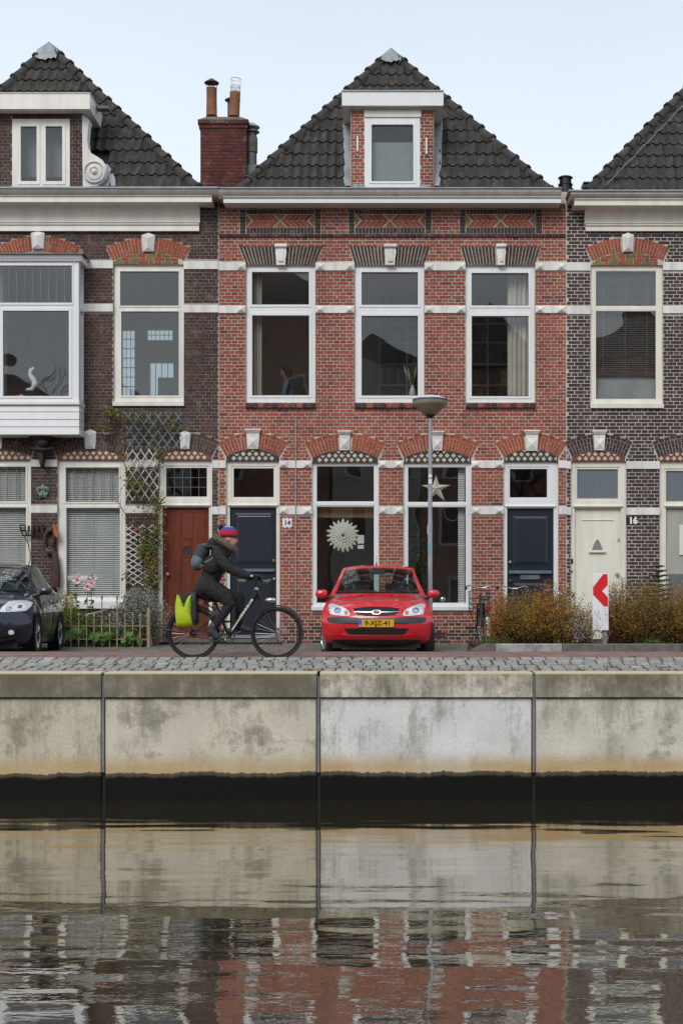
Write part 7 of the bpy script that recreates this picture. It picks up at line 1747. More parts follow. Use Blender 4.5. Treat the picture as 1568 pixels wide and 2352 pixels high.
# ================================================================= street lamp, chevron sign
LD = 24.2; LXp = X(987.5, LD); zl = lambda y: Z(y, LD)
LP = thing('street_lamp', 'grey street lamp post with conical beige bowl between car and hedge', 'street lamp', (LXp, LD, -.07))
m = MB(); m.lathe([(.040, -.1), (.040, zl(1200)), (.036, zl(1190)), (.032, zl(960))], (LXp, LD, 0), 20); m.build('post', 'galvanized', LP, smooth=40)
m = MB(); m.lathe([(.031, zl(961)), (.045, zl(959)), (.095, zl(953)), (.100, zl(952))], (LXp, LD, 0), 24); m.build('socket', 'black_plastic', LP, smooth=40)
m = MB(); m.lathe([(.098, zl(952.5)), (.285, zl(930.5)), (.293, zl(928)), (.296, zl(921)), (.290, zl(920.5))], (LXp, LD, 0), 40); m.build('lamp_bowl', 'lamp_cup', LP, smooth=40)
m = MB(); m.lathe([(.296, zl(921)), (.302, zl(920)), (.298, zl(917.5)), (.285, zl(916.8))], (LXp, LD, 0), 40); m.build('lamp_rim', 'lamp_rim', LP, smooth=40)
m = MB(); m.lathe([(.292, zl(917.5)), (.25, zl(914)), (.17, zl(910.5)), (.08, zl(908)), (.003, zl(907.4))], (LXp, LD, 0), 40); m.build('lamp_lid', 'lamp_dome', LP, smooth=60)
m = MB()
for i in range(7): a = i * pi / 24 - pi / 2 - .15; 
m.cham(LXp - .028, LXp + .028, LD - .0415, LD - .03, zl(1112), zl(1090), .002); nb = m.build('post_label', 'enamel_white', LP)
text_obj('label_text', '060', .034, 'black', (LXp, LD - .0425, zl(1099)), nb, bold=.001)
m = MB(); m.cham(LXp - .040, LXp - .012, LD - .044, LD - .03, zl(1270), zl(1247), .002); m.build('sticker', simple('sticker_blue', (.12, .38, .62), .4, 0, .3, 60).name, LP)
m = MB(); m.cham(LXp - .046, LXp - .034, LD - .03, LD - .01, zl(1228), zl(1206), .002); m.build('post_clip', 'enamel_white', LP)
SD = 22.2; SGX = X(1378.5, SD); zs = lambda y: Z(y, SD)
SG = thing('chevron_sign', 'white traffic board with a red chevron pointing left in the hedge', 'sign', (SGX, SD, .10))
xs_ = lambda u: X(u, SD)
m = MB(); m.cham(xs_(1360), xs_(1397), SD - .012, SD + .012, zs(1448), zs(1316.5), .004); brd = m.build('board', 'sign_white', SG)
cv = [(1388, 1319.5), (1394, 1319.5), (1394.5, 1337), (1384.5, 1355), (1394.8, 1366.5), (1395, 1392), (1388, 1392), (1361.5, 1363.5), (1361, 1343)]
cv = [(1385, 1318.5), (1394.2, 1318.5), (1394.8, 1344), (1382, 1357.5), (1395.3, 1372), (1395.6, 1393), (1386.5, 1393), (1361.2, 1366), (1361.0, 1349)]
m = MB(); m.prism([(xs_(u), zs(v)) for u, v in cv], SD - .0145, SD - .011); m.build('chevron', 'sign_red', brd)
m = MB(); pxx = xs_(1390); m.lathe([(.036, -.05), (.036, zs(1330))], (pxx, SD + .055, 0), 16); m.build('post', 'galvanized', SG, smooth=40)
m = MB(); m.box(pxx - .045, pxx + .045, SD + .012, SD + .05, zs(1345), zs(1338)); m.box(pxx - .045, pxx + .045, SD + .012, SD + .05, zs(1430), zs(1423)); m.build('clamp', 'galvanized', SG)
# ================================================================= PLANTING
rs = random.Random(77)
def leaf(m, p, s, a, e, asp=.55, mi=0):
    """one diamond leaf at p, size s, pointing along azimuth a and elevation e"""
    d = Vector((cos(a) * cos(e), sin(a) * cos(e), sin(e))); w = d.cross(Vector((rs.gauss(0, 1), rs.gauss(0, 1), rs.gauss(0, 1)))).normalized() * s * asp * .5
    m.add([p, p + d * s * .5 + w, p + d * s, p + d * s * .5 - w], [(0, 1, 2, 3)], mi)
def shrub(name, label, cat, cx, cy, z0, w, dp, h, n, mat, size=.028, group=None, stems=9, top=.25, twig='bark', spread=.9, bare=.12):
    t = thing(name, label, cat, (cx, cy, z0), 0, group); lf = MB(); st = MB(); k = max(6, n // 45)
    for i in range(k):
        bx, by = rs.gauss(0, .35) * w * .5, rs.gauss(0, .35) * dp * .5; tx, ty = bx + rs.uniform(-1, 1) * w * .55 * spread, by + rs.uniform(-1, 1) * dp * .5; hh = h * rs.uniform(.40, 1.08) * (1 - top * min(1, abs(tx) / (w * .6)) ** 2)
        p0, p2 = Vector((cx + bx * .5, cy + by * .5, z0)), Vector((cx + tx, cy + ty, z0 + hh)); p1 = (p0 + p2) / 2 + Vector((0, 0, hh * .18))
        pts = [p0.lerp(p1, q).lerp(p1.lerp(p2, q), q) for q in (0, .33, .66, 1)]; jt = rs.uniform(.018, .045)
        if i < stems * 3: st.tube(pts, [.006, .005, .004, .002], 4)
        for j in range(n // k):
            q = bare + (1 - bare) * rs.random() ** .8; c = p0.lerp(p1, q).lerp(p1.lerp(p2, q), q) + Vector((rs.gauss(0, jt), rs.gauss(0, jt), rs.gauss(0, jt * .8)))
            leaf(lf, c, size * rs.uniform(.6, 1.25), rs.uniform(0, 6.28), rs.uniform(-.5, .9))
    st.build('stems', twig, t); tag(lf.build('foliage', mat, t), kind='stuff'); return t
leafmat('leaf_gold', [(0.0, (.42, .18, .02)), (.25, (.40, .19, .025)), (.5, (.22, .14, .03)), (.7, (.13, .14, .035)), (.85, (.42, .16, .03)), (1.0, (.20, .07, .03))])
# kerbed planting bed on the right
KY = 21.6; kz = .123
bed_ = MB(); bed_.box(1.42, 14, KY + .10, 24.0, -.2, .085); tag(bed_.build('planting_bed', 'soil'), kind='structure')
KB = thing('kerb', 'grey concrete kerb edging the hedge bed', 'kerb', (1.4, KY, -.1)); lens = [.0, 1.0, 1.78, 2.8, 3.8, 4.75, 5.8, 6.8, 7.8, 8.8]
simple("kerb_grey", (.155, .145, .125), .9, 0, .45, 7); simple('kerb_pale', (.36, .36, .34), .9, 0, .5, 9)
xk = X(1138, KY)
m = MB(); pr = [(0, .0, -.02), (.22, .0, .055), (.45, .0, kz)]; x00 = X(1070, KY)
vs = []
for i in range(9):
    q = i / 8; xx = x00 + (xk - x00) * q; yy = KY + .10 * (1 - q) ** 2 * 2.2; zt = -.055 + (kz + .055) * min(1, q * 1.6) ** .6; vs += [(xx, yy, -.2), (xx, yy, zt - .012), (xx + .004, yy + .012, zt), (xx + .01, yy + .14, zt), (xx, yy + .16, -.2)]
m.add(vs, [(i * 5 + k, (i + 1) * 5 + k, (i + 1) * 5 + k + 1, i * 5 + k + 1) for i in range(8) for k in range(4)] + [(0, 1, 2, 3, 4)]); m.build('kerb_stone', 'kerb_grey', KB)
for i in range(9):
    a, b_ = xk + lens[i] + .004, xk + lens[i + 1] - .004; m = MB(); m.extr([(KY, -.2), (KY, kz - .014), (KY + .014, kz), (KY + .14, kz), (KY + .14, -.2)], a, b_); m.build('kerb_stone', 'kerb_pale' if i == 0 else 'kerb_grey', KB)
for i in range(4): m = MB(); m.box(1.40, 1.50, 21.80 + i * .55, 22.34 + i * .55, -.2, .03); m.build('kerb_stone', 'kerb_grey', KB)
GH = 'orange brown shrubs of the hedge in the kerbed bed'; hx = lambda u: X(u, 22.6)
SH = [(1150, 24, .70, 3800, 'leaf_rust', 'rust coloured shrub at the left end of the hedge beside the parked bicycle'), (1185, 34, .74, 5600, 'leaf_rust', 'orange brown shrub second from the left end of the hedge'), (1222, 30, .76, 5200, 'leaf_rust', 'orange shrub in front of the silver bar end'), (1258, 28, .90, 5200, 'leaf_rust', 'taller reddish shrub rising before the navy door post'), (1298, 34, .78, 5400, 'leaf_rust', 'orange shrub below the narrow brick pier beside the cream door'),
      (1348, 22, .60, 1700, 'leaf_rust', 'thin low rust shrub directly left of the chevron sign'), (1412, 26, .86, 2600, 'leaf_rust', 'loose brownish shrub just right of the chevron sign'), (1445, 34, .92, 5600, 'leaf_rust', 'dense rust shrub below the number 16'), (1485, 34, .90, 5600, 'leaf_olive', 'olive and orange shrub in front of the little spruce'), (1525, 34, .86, 5200, 'leaf_olive', 'darker olive shrub right of the little spruce'), (1562, 30, .84, 5000, 'leaf_rust', 'orange shrub at the right edge of the picture'), (1610, 34, .86, 4200, 'leaf_rust', 'orange shrub just beyond the right edge'), (1660, 34, .84, 3600, 'leaf_rust', 'last orange shrub of the hedge')]
for i, (u, hw, hgt, n, mt, lb_) in enumerate(SH): shrub('hedge_shrub', lb_, 'shrub', hx(u), 22.7 + rs.uniform(-.15, .2), .08, hw * 2.5 / 146, 1.3, hgt * 1.12, int(n * 2.0), ('leaf_gold' if i in (2, 4, 10) else 'leaf_olive' if i in (1, 7) else mt), group=GH, size=.027, top=.5, bare=.0)
shrub('variegated_shrub', 'pale leaved shrub between the chevron sign and the orange hedge', 'shrub', X(1334, 22.2), 22.2, .08, .30, .5, .62, 2400, 'leaf_white', size=.026)
shrub('variegated_shrub', 'sparse tall spray with pale leaves above the hedge right of the chevron sign', 'shrub', X(1418, 23.2), 23.2, .08, .34, .4, 1.02, 1100, 'leaf_white', size=.022, bare=.55)
shrub('weed_tuft', 'low green weeds at the foot of the bicycle with front carrier', 'plant', X(1140, 22.0), 22.0, .07, .55, .3, .14, 900, 'leaf_green', size=.022, stems=2)
shrub('weed_tuft', 'bright green weeds on the bed edge right of the chevron sign', 'plant', X(1500, 21.9), 21.9, .08, .35, .2, .09, 500, 'leaf_green', size=.022, stems=2)
# small spruce
SP = thing('spruce_sapling', 'small blue green spruce behind the hedge beside the far door', 'tree', (X(1512, 24.3), 24.3, -.02)); sx, sy = X(1512, 24.3), 24.3; top = Z(1293, 24.3)
m = MB(); m.tube([(sx, sy, -.05), (sx, sy, top)], [.018, .004], 6); m.build('trunk', 'bark', SP); nd = MB()
z = .25
while z < top - .04:
    R = .46 * (1 - (z / top)) ** .8 + .03
    for k in range(7):
        a = k * 2 * pi / 7 + z * 9; nn = int(R * 190) + 6
        for j in range(nn):
            q = (j + 1) / nn; p = Vector((sx + R * q * cos(a), sy + R * q * sin(a), z + R * (.42 * q - .25 * q * q)))
            for s_ in range(3): leaf(nd, p, .045, a + rs.uniform(-1.3, 1.3), rs.uniform(-.2, .7), .20)
    z += .085
tag(nd.build('crown', 'leaf_conifer', SP), kind='stuff')
# ---- front garden on the left
GG = MB(); GG.box(X(150, 26), X(350, 26), 25.45, 26.95, -.1, .03); tag(GG.build('garden_soil', 'soil'), kind='structure')
FN = thing('garden_fence', 'low rusty beige iron fence with pointed finials round the front garden', 'fence', (X(260, 25.4), 25.4, -.02)); fy = 25.4
def picket(x, y, ztop, par, tall):
    m = MB(); m.box(x - .009, x + .009, y - .009, y + .009, -.03, ztop - .06); o = m.build('picket', 'fence_beige', par)
    m = MB(); m.lathe([(.003, 0), (.028, .045), (.012, .075), (.012, .085), (.020, .09), (.010, .10)][::-1] if False else [(.011, -.085), (.018, -.07), (.012, -.06), (.027, -.045), (.004, .01)], (x, y, ztop), 8); m.build('finial', 'fence_beige', o)
for i, u in enumerate((163, 181, 199, 216, 234, 252, 269, 287, 305, 322)): picket(X(u, fy), fy, Z(1367 if i in (0, 4, 6) else 1409, fy) + rs.uniform(-.01, .01), FN, True)
for yy in (1437.7, 1468.4): m = MB(); m.box(X(150, fy), X(342, fy), fy + .009, fy + .021, Z(yy, fy) - .009, Z(yy, fy) + .009); m.build('rail', 'fence_beige', FN)
px = X(341, fy)
m = MB(); m.box(px - .024, px + .024, fy - .02, fy + .028, -.05, Z(1396, fy)); m.build('corner_post', 'fence_beige', FN)
for i in range(9): picket(px, fy + .16 + i * .155, Z(1400, fy), FN, False)
for yy in (1437.7, 1468.4, 1405): m = MB(); m.box(px - .006, px + .006, fy, 26.93, Z(yy, fy) - .009, Z(yy, fy) + .009); m.build('rail', 'fence_beige', FN)
m = MB(); m.tube([(X(199, 25.6), 25.6, Z(1412, 25.6)), (X(244, 25.7), 25.7, Z(1401, 25.7))], .008, 5); tag(m.build('cane', 'trellis_white'), 'short pale cane leaning over the fence pickets', 'cane')
shrub('lavender_bush', 'round grey green lavender bush beside the red front door', 'shrub', X(320, 25.75), 25.75, .0, .84, .55, 1.02, 15000, 'leaf_grey', size=.036, bare=.2, top=.35)
shrub('yellow_shrub', 'small yellow leaved shrub behind the mirror of the blue car', 'shrub', X(150, 26.2), 26.2, .0, .42, .4, .98, 2600, 'leaf_yellow', size=.036, bare=.55)
def broad(name, label, spots, mat, z, size, y0=25.35, y1=26.2):
    t = thing(name, label, 'plant', (X(spots[0], 25.6), 25.6, 0)); m = MB(); s_ = MB()
    for u in spots:
        for k in range(7):
            y = rs.uniform(y0, y1); c = Vector((X(u, y) + rs.gauss(0, .06), y, z + rs.uniform(-.05, .12))); s_.tube([(X(u, y), y, 0), c], .004, 4)
            R = size * rs.uniform(.6, 1.15); nrm_ = Vector((rs.gauss(0, .5), -.8, rs.uniform(.2, 1.1))).normalized(); a1 = nrm_.orthogonal().normalized(); a2 = nrm_.cross(a1); n = 9
            m.add([c + nrm_ * R * .12] + [c + a1 * R * cos(2 * pi * i / n) * (1 + .1 * (i % 2)) + a2 * R * sin(2 * pi * i / n) for i in range(n)], [(0, i + 1, (i + 1) % n + 1) for i in range(n)])
    s_.build('stems', 'leaf_green', t); tag(m.build('foliage', mat, t), kind='stuff')
broad('hollyhock_leaves', 'large round green leaves at the foot of the fence beside the blue car', (156, 164, 172, 180), 'leaf_green', .17, .085)
broad('nasturtium', 'patch of round green leaves below the middle fence pickets', (216, 226, 238, 246), 'leaf_green', .10, .062, 25.25, 25.8)
broad('nasturtium', 'patch of round green leaves near the fence corner post', (285, 294, 306, 316), 'leaf_green', .10, .062, 25.25, 25.8)
shrub('garden_greenery', 'tangled low greenery filling the front garden bed', 'plant', X(245, 26.2), 26.2, .0, 1.55, .9, .42, 6500, 'leaf_green', size=.045, stems=20, top=.1)
shrub('garden_greenery', 'green stalks between the blue car and the fence', 'plant', X(170, 25.9), 25.9, .0, .5, .5, .62, 2200, 'leaf_green', size=.045, stems=12)
simple('petal_pink', (.70, .46, .46), .7, 0, .15, 30); simple('petal_heart', (.42, .05, .08), .7, 0, 0)
for (u, pts, fl, lb_) in ((177, ((170, 1480), (176, 1400), (178, 1322)), ((177, 1331, .085),), 'leftmost hollyhock with one pale pink flower before the blinds'), (201, ((196, 1480), (200, 1400), (203, 1320)), ((201, 1347, .080), (197, 1338, .05)), 'middle hollyhock with a large pale flower'), (211, ((205, 1480), (209, 1400), (212, 1318)), ((210, 1339, .07), (214, 1344, .045)), 'right hollyhock with two small pink flowers')):
    y = 25.7 + rs.uniform(-.1, .1); t = thing('hollyhock', lb_, 'flower', (X(u, y), y, 0)); m = MB(); P3 = [Vector((X(a, y), y, Z(b_, y))) for a, b_ in pts]; m.tube(P3, [.008, .006, .004], 5); m.build('stem', 'leaf_green', t); m = MB()
    for k in range(46): q = rs.random(); c = P3[0].lerp(P3[1], q * 2) if q < .5 else P3[1].lerp(P3[2], q * 2 - 1); leaf(m, c, rs.uniform(.05, .10) * (1.1 - q * .5), rs.uniform(0, 6.28), rs.uniform(-.6, .6), .9)
    tag(m.build('leaves', 'leaf_green', t), kind='stuff')
    for (fx_, fy_, R) in fl:
        c = Vector((X(fx_, y - .04), y - .04, Z(fy_, y - .04))); m = MB(); n = 5
        for k in range(n): a = 2 * pi * k / n; d1 = Vector((cos(a - .55), -.15, sin(a - .55))) * R; d2 = Vector((cos(a + .55), -.15, sin(a + .55))) * R; dm_ = Vector((cos(a), -.3, sin(a))) * R * 1.05; m.add([c, c + d1 * .95, c + dm_, c + d2 * .95], [(0, 1, 2, 3)])
        f = m.build('flower', 'petal_pink', t); m = MB(); m.ball(c + Vector((0, -.01, 0)), R * .25, 8, 5); m.build('flower_heart', 'petal_heart', f)
# ---- trellises and the climbing rose
TY = 26.93
def trellis(label, x0, x1, y0, y1, mat, pitch, slope, w=2.0, fan=0.0, gaps=()):
    t = thing('trellis', label, 'trellis', (X((x0 + x1) / 2, TY), TY, Z(y1, TY))); n = 0
    for sgn in (1, -1):
        c = x0 - abs(y1 - y0) / slope - pitch
        while c < x1 + abs(y1 - y0) / slope + pitch:
            pts = []                                   # x = c + sgn*(y-ym)/slope
            xa, xb = c + sgn * (y0 - y1) / 2 / slope, c + sgn * (y1 - y0) / 2 / slope; p, q = (xa, y0), (xb, y1); lo, hi = 0.0, 1.0; dx = q[0] - p[0]
            for bd_, s2 in ((x0, 1), (x1, -1)):
                f0, f1 = (p[0] - bd_) * s2, (q[0] - bd_) * s2
                if f0 < 0 and f1 < 0: lo = 2
                elif f0 < 0: lo = max(lo, f0 / (f0 - f1))
                elif f1 < 0: hi = min(hi, f0 / (f0 - f1))
            if hi - lo > .06:
                A_ = (p[0] + dx * lo, p[1] + (q[1] - p[1]) * lo); B_ = (p[0] + dx * hi, p[1] + (q[1] - p[1]) * hi)
                if fan: cf = (x0 + x1) / 2; A_, B_ = [(cf + (u - cf) * (1 + fan * (y1 - v) / (y1 - y0)), v) for u, v in (A_, B_)]
                a = Vector((X(A_[0], TY), 0, Z(A_[1], TY))); b_ = Vector((X(B_[0], TY), 0, Z(B_[1], TY))); d = (b_ - a).normalized(); nn = Vector((-d.z, 0, d.x)) * w * .5 / 122.5; yy = TY - (.012 if sgn > 0 else 0); yy += rs.uniform(-.002, .002)
                m = MB(); Q = [a + nn, a - nn, b_ - nn, b_ + nn]; m.add([(v.x, yy - .010, v.z) for v in Q] + [(v.x, yy, v.z) for v in Q], [(0, 1, 2, 3), (7, 6, 5, 4), (0, 4, 5, 1), (1, 5, 6, 2), (2, 6, 7, 3), (3, 7, 4, 0)]); m.build('lath', mat, t); n += 1
            c += pitch
    return t
trellis('teal wooden trellis fanned out on the wall below the upper window', 292, 412, 947, 1030, 'trellis_teal', 21, 1.5, 2.2, .10)
trellis('white lattice trellis between the blinds window and the red door', 289, 364, 1031, 1150, 'trellis_white', 19, 1.5, 2.4)
trellis('white lattice trellis low on the wall behind the lavender bush', 288, 362, 1206, 1345, 'trellis_white', 22, .62, 2.4)
CR = thing('climbing_rose', 'climbing rose with yellowing leaves up the wall left of the red door', 'climber', (X(338, 26.8), 26.8, 0)); st = MB(); lf = MB()
paths = [[(338, 1478), (334, 1400), (330, 1300), (338, 1200), (345, 1120), (362, 1050), (355, 985)], [(345, 1478), (352, 1380), (345, 1290), (336, 1230), (330, 1150), (318, 1080), (322, 1000), (318, 955)], [(336, 1470), (342, 1340), (352, 1230), (358, 1180), (368, 1110), (366, 1050), (348, 1000), (300, 962), (255, 950)],
         [(330, 1150), (300, 1120), (285, 1060), (288, 1000), (260, 965)], [(345, 1230), (310, 1210), (280, 1170), (272, 1150), (280, 1120)], [(358, 1180), (372, 1150), (384, 1138), (392, 1140)], [(318, 1080), (345, 1075), (372, 1065), (375, 1050)], [(355, 985), (380, 975), (408, 968), (418, 985)], [(340, 1320), (358, 1270), (372, 1235), (380, 1218)], [(322, 1000), (290, 985), (245, 985), (228, 998)], [(352, 1380), (365, 1345), (370, 1320)], [(345, 1120), (320, 1105), (300, 1100)]]
for pth in paths:
    P3 = [Vector((X(u, 26.86), 26.86 + rs.uniform(-.05, .03), Z(v, 26.86))) for u, v in pth]; n = len(P3); st.tube(P3, [max(.003, .011 * (1 - i / n)) for i in range(n)], 5)
    for i in range(n - 1):
        for k in range(int((P3[i + 1] - P3[i]).length * 34)):
            c = P3[i].lerp(P3[i + 1], rs.random()); 
            if rs.random() < .35: e = c + Vector((rs.gauss(0, .07), -abs(rs.gauss(0, .04)), rs.gauss(0, .07))); st.tube([c, e], .0022, 3); c = e
            if rs.random() < .8: leaf(lf, c + Vector((rs.gauss(0, .02), -.02, rs.gauss(0, .02))), rs.uniform(.03, .06), rs.uniform(0, 6.28), rs.uniform(-.8, .8), .6)
for (u, v, su, sv, n) in ((255, 950, 9, 8, 190), (240, 985, 10, 4, 70), (345, 1275, 14, 22, 620), (330, 1250, 10, 22, 260), (300, 1105, 8, 9, 110), (355, 1150, 9, 14, 120), (372, 1045, 10, 10, 90), (395, 975, 14, 10, 90), (365, 1180, 8, 18, 160), (320, 960, 20, 8, 80), (365, 1225, 8, 12, 140), (345, 1330, 12, 12, 120), (290, 1325, 5, 6, 60), (318, 1130, 14, 30, 120), (300, 1060, 10, 25, 70)):
    for k in range(n): leaf(lf, Vector((X(u + rs.gauss(0, su), 26.8), 26.84 - abs(rs.gauss(0, .06)), Z(v + rs.gauss(0, sv), 26.8))), rs.uniform(.03, .062), rs.uniform(0, 6.28), rs.uniform(-.8, .8), .62)
st.build('stems', 'bark', CR); tag(lf.build('foliage', 'leaf_climber', CR), kind='stuff')
m = MB(); m.ball((X(309.5, 26.7), 26.72, Z(1218, 26.7)), .028, 10, 6); m.build('rose_bloom', 'petal_heart', CR)
# ---- wall ornaments of the left house
MK = thing('wall_mask', 'green verdigris lion-like mask on the brick pier between the blinds', 'ornament', (X(100, WY), WY, Z(1145)))
m = MB(); o_ = lambda u, v: P(100 + u, 1129 + v)
m.prism([o_(0, -17), o_(5, -11), o_(13, -10), o_(15, -4), o_(12, 3), o_(9, 8), o_(8, 16), o_(2, 13), o_(-2, 13), o_(-8, 16), o_(-9, 8), o_(-12, 3), o_(-15, -4), o_(-13, -10), o_(-5, -11)], WY - .05, WY); m.build('mask_plate', 'verdigris', MK)
m = MB()
for u, v, r in ((-7, -5, .05), (7, -5, .05), (0, -9, .04), (0, 3, .045), (-5, 8, .035), (5, 8, .035)): q = o_(u, v); m.ball((q[0], WY - .055, q[1]), (r, .03, r * 1.1), 10, 7)
m.build('relief', 'verdigris', MK, smooth=True); m = MB()
for u in (-6.5, 6.5): q = o_(u, -4); m.ball((q[0], WY - .085, q[1]), (.018, .008, .022), 8, 5)
m.build('eye_hollow', 'dark_iron', MK)
CD = thing('wall_candelabrum', 'black iron candle rack with five holders on the left wall', 'ornament', (X(75, WY), WY, Z(1235)))
m = MB(); q0, q1 = P(54, 1230.5), P(104, 1229); m.tube([(q0[0], WY - .06, q0[1]), (q1[0], WY - .06, q1[1])], .016, 6)
for u, v, w_ in ((68, 1208, 2.2), (77.5, 1208, 2.8), (88, 1206, 2.6), (100, 1203, 2.6)): a, c = P(u - w_, v + 13), P(u + w_, v); m.box(a[0], c[0], WY - .08, WY - .04, a[1], c[1]); m.tube([((a[0] + c[0]) / 2, WY - .06, a[1]), ((a[0] + c[0]) / 2, WY - .06, q0[1])], .012, 6)
for pth in ([(49, 1206), (50, 1218), (55, 1230)], [(60, 1206), (60, 1218), (64, 1230)], [(49, 1207), (60, 1207)], [(50, 1213), (60, 1213)], [(50, 1219), (60, 1219)]): m.tube([(P(*p)[0], WY - .07, P(*p)[1]) for p in pth], .014, 6)
m.build('rack', 'dark_iron', CD); m = MB(); m.tube([(P(u, v)[0], WY - .05, P(u, v)[1]) for u, v in ((58, 1232), (66, 1250), (71, 1270), (70, 1290), (66, 1300), (72, 1310), (69, 1330), (70, 1345))], .009, 5); m.build('wire_tail', 'dark_iron', CD)
CV = thing('wood_carving', 'dark carved driftwood figure with orange fin beside the blinds window', 'ornament', (X(120, WY), WY, Z(1350)))
pw2 = lambda L_, r, mt, nm: (lambda m: (m.tube([(P(u, v)[0], WY - .07, P(u, v)[1]) for u, v in L_], r, 8), m.build(nm, mt, CV, smooth=True)))(MB())
pw2([(104, 1248), (106, 1230), (113, 1218), (122, 1211), (128, 1213), (127, 1228), (124, 1244), (120, 1256), (112, 1262), (106, 1258), (104, 1248)], [.03, .035, .045, .05, .045, .035, .03, .03, .03, .03, .03], 'carved_wood', 'carved_ring')
pw2([(107, 1227), (114, 1219), (122, 1216), (126, 1222)], [.03, .05, .055, .03], 'carved_green', 'carved_head'); pw2([(107, 1262), (112, 1268), (120, 1268), (123, 1262)], [.04, .06, .06, .03], 'carved_green', 'carved_base')
pw2([(120, 1258), (128, 1275), (130, 1300), (131, 1325), (129, 1350)], [.035, .06, .075, .085, .09], 'carved_wood', 'carved_trunk')
m = MB(); m.prism([P(124, 1206), P(127, 1202), (P(131, 1210)), P(136, 1222), P(138.5, 1232), P(134, 1236), P(129, 1232), P(126, 1220)], WY - .13, WY - .08); m.build('orange_fin', 'carved_orange', CV)

# ================================================================= things in the windows
PY = WY + .16
simple('paper_white', (.78, .76, .68), .8, 0, .12, 40); simple('note_white', (.72, .78, .74), .8, 0, .05)
PS = thing('paper_snowflake', 'round white folded paper flower in the window above the red car', 'decoration', (X(788, PY), PY, Z(1270, PY))); c = Vector((X(787.5, PY), PY, Z(1230.5, PY)))
for tier, (n, R, wd, off) in enumerate(((20, .325, .050, 0), (20, .25, .046, .5), (16, .165, .040, 0), (12, .095, .03, .5))):
    for k in range(n):
        a = 2 * pi * (k + off) / n; d = Vector((cos(a), 0, sin(a))); w_ = Vector((-sin(a), 0, cos(a))); Rk = R * rs.uniform(.94, 1.03); yy = Vector((0, -.012 * tier, 0)); up_ = Vector((0, -.028, 0)); m = MB()
        p_ = [d * .02, d * Rk * .70 + w_ * wd, d * Rk * .80 + w_ * wd * .45, d * Rk * .86 + w_ * wd * .55, d * Rk]; q_ = [d * .02, d * Rk * .70 - w_ * wd, d * Rk * .80 - w_ * wd * .45, d * Rk * .86 - w_ * wd * .55, d * Rk]; rdg = [d * .02 + up_ * .3, d * Rk * .70 + up_, d * Rk * .80 + up_ * .7, d * Rk * .86 + up_ * .5, d * Rk]
        V_ = [c + yy + v for v in p_ + rdg + q_]; m.add(V_, [(i, i + 1, i + 6, i + 5) for i in range(4)] + [(5 + i, 6 + i, 11 + i, 10 + i) for i in range(4)]); m.build('petal', 'paper_white', PS)
for (x0, x1, y0, y1, lb_) in ((820.5, 835.5, 1229, 1248.5, 'pale green note stuck in the window beside the paper flower'), (821, 835, 1252, 1260.5, 'small pale strip of paper below the note')):
    m = MB(); a, c2 = P(x0, y1, PY), P(x1, y0, PY); m.box(a[0], c2[0], PY, PY + .004, a[1], c2[1]); tag(m.build('paper_note', 'note_white'), lb_, 'note')
ST = thing('paper_star', 'white five pointed paper star hanging behind the lamp post', 'decoration', (X(1001, PY), PY, Z(1150, PY))); c = Vector((X(1000.5, PY), PY, Z(1122, PY))); tips = [(1001, 1091), (1034, 1114), (1021, 1151), (981, 1151), (967, 1114.5)]
for k in range(5):
    T = Vector((X(tips[k][0], PY), PY, Z(tips[k][1], PY))); a0 = [Vector((X(u, PY), PY, Z(v, PY))) for u, v in ((994, 1113), (1008, 1113), (1012, 1126), (1001, 1134), (989, 1126))]; A_, B_ = a0[k], a0[(k + 1) % 5]; R_c = c + Vector((0, -.07, 0)); m = MB(); m.add([T, A_, R_c, B_, c + Vector((0, .06, 0))], [(0, 1, 2), (0, 2, 3), (0, 4, 1), (0, 3, 4)]); m.build('star_arm', 'paper_white', ST)
m = MB(); q = P(1016, 1377, WY + .2); m.ball((q[0], WY + .2, q[1]), .07, 24, 16); tag(m.build('glass_ball', 'chrome', smooth=True), 'mirrored silver ball on the sill right of the red car', 'ball')
m = MB(); q = P(1037, 1179, WY + .25); m.tube([(q[0] + .14 * cos(2 * pi * i / 30), WY + .25, q[1] + .14 * sin(2 * pi * i / 30)) for i in range(30)], .006, 6, close=True); tag(m.build('wire_ring', 'silver'), 'thin round wire ring hanging in the right ground floor window', 'ornament')
shrub('house_plant', 'leafy house plant inside the right ground floor window', 'plant', X(955, 28.2), 28.2, .6, .7, .5, 1.5, 1500, 'leaf_green', size=.09, stems=8); shrub('house_plant', 'green plant at the foot of the curtain in the upper right window', 'plant', X(1190, 27.8), 27.7, Z(912), .35, .3, .75, 500, 'leaf_green', size=.06, stems=5)
# woman seen through the first upper window
WYp = 28.3; wx = X(655, WYp); wz = Z(906, WYp) - .55; 
WM = voxel('person', 'skin', [('e', (-.02, 0, .98), (.085, .075, .115)), ('c', (-.095, 0, .985), .013, (-.108, 0, .962), .013), ('c', (-.07, 0, .90), .022, (-.05, 0, .91), .04), ('c', (0, 0, .90), .045, (.03, 0, .82), .05), ('c', (.04, .12, .74), .06, (.04, -.12, .74), .06), ('c', (.04, 0, .72), .12, (.06, 0, .40), .14),
    ('c', (.04, -.17, .74), .05, (-.02, -.21, .50), .04), ('c', (-.02, -.21, .50), .04, (-.22, -.12, .46), .03), ('c', (.04, .17, .74), .05, (-.02, .21, .50), .04), ('c', (-.02, .21, .50), .04, (-.22, .12, .46), .03), ('c', (.04, -.08, .38), .09, (-.35, -.09, .36), .07), ('c', (.04, .08, .38), .09, (-.35, .09, .36), .07)], None, .010, 2)
WM.location = (wx, WYp, wz); tag(WM, 'woman with long brown hair sitting inside the upper left window', 'person')
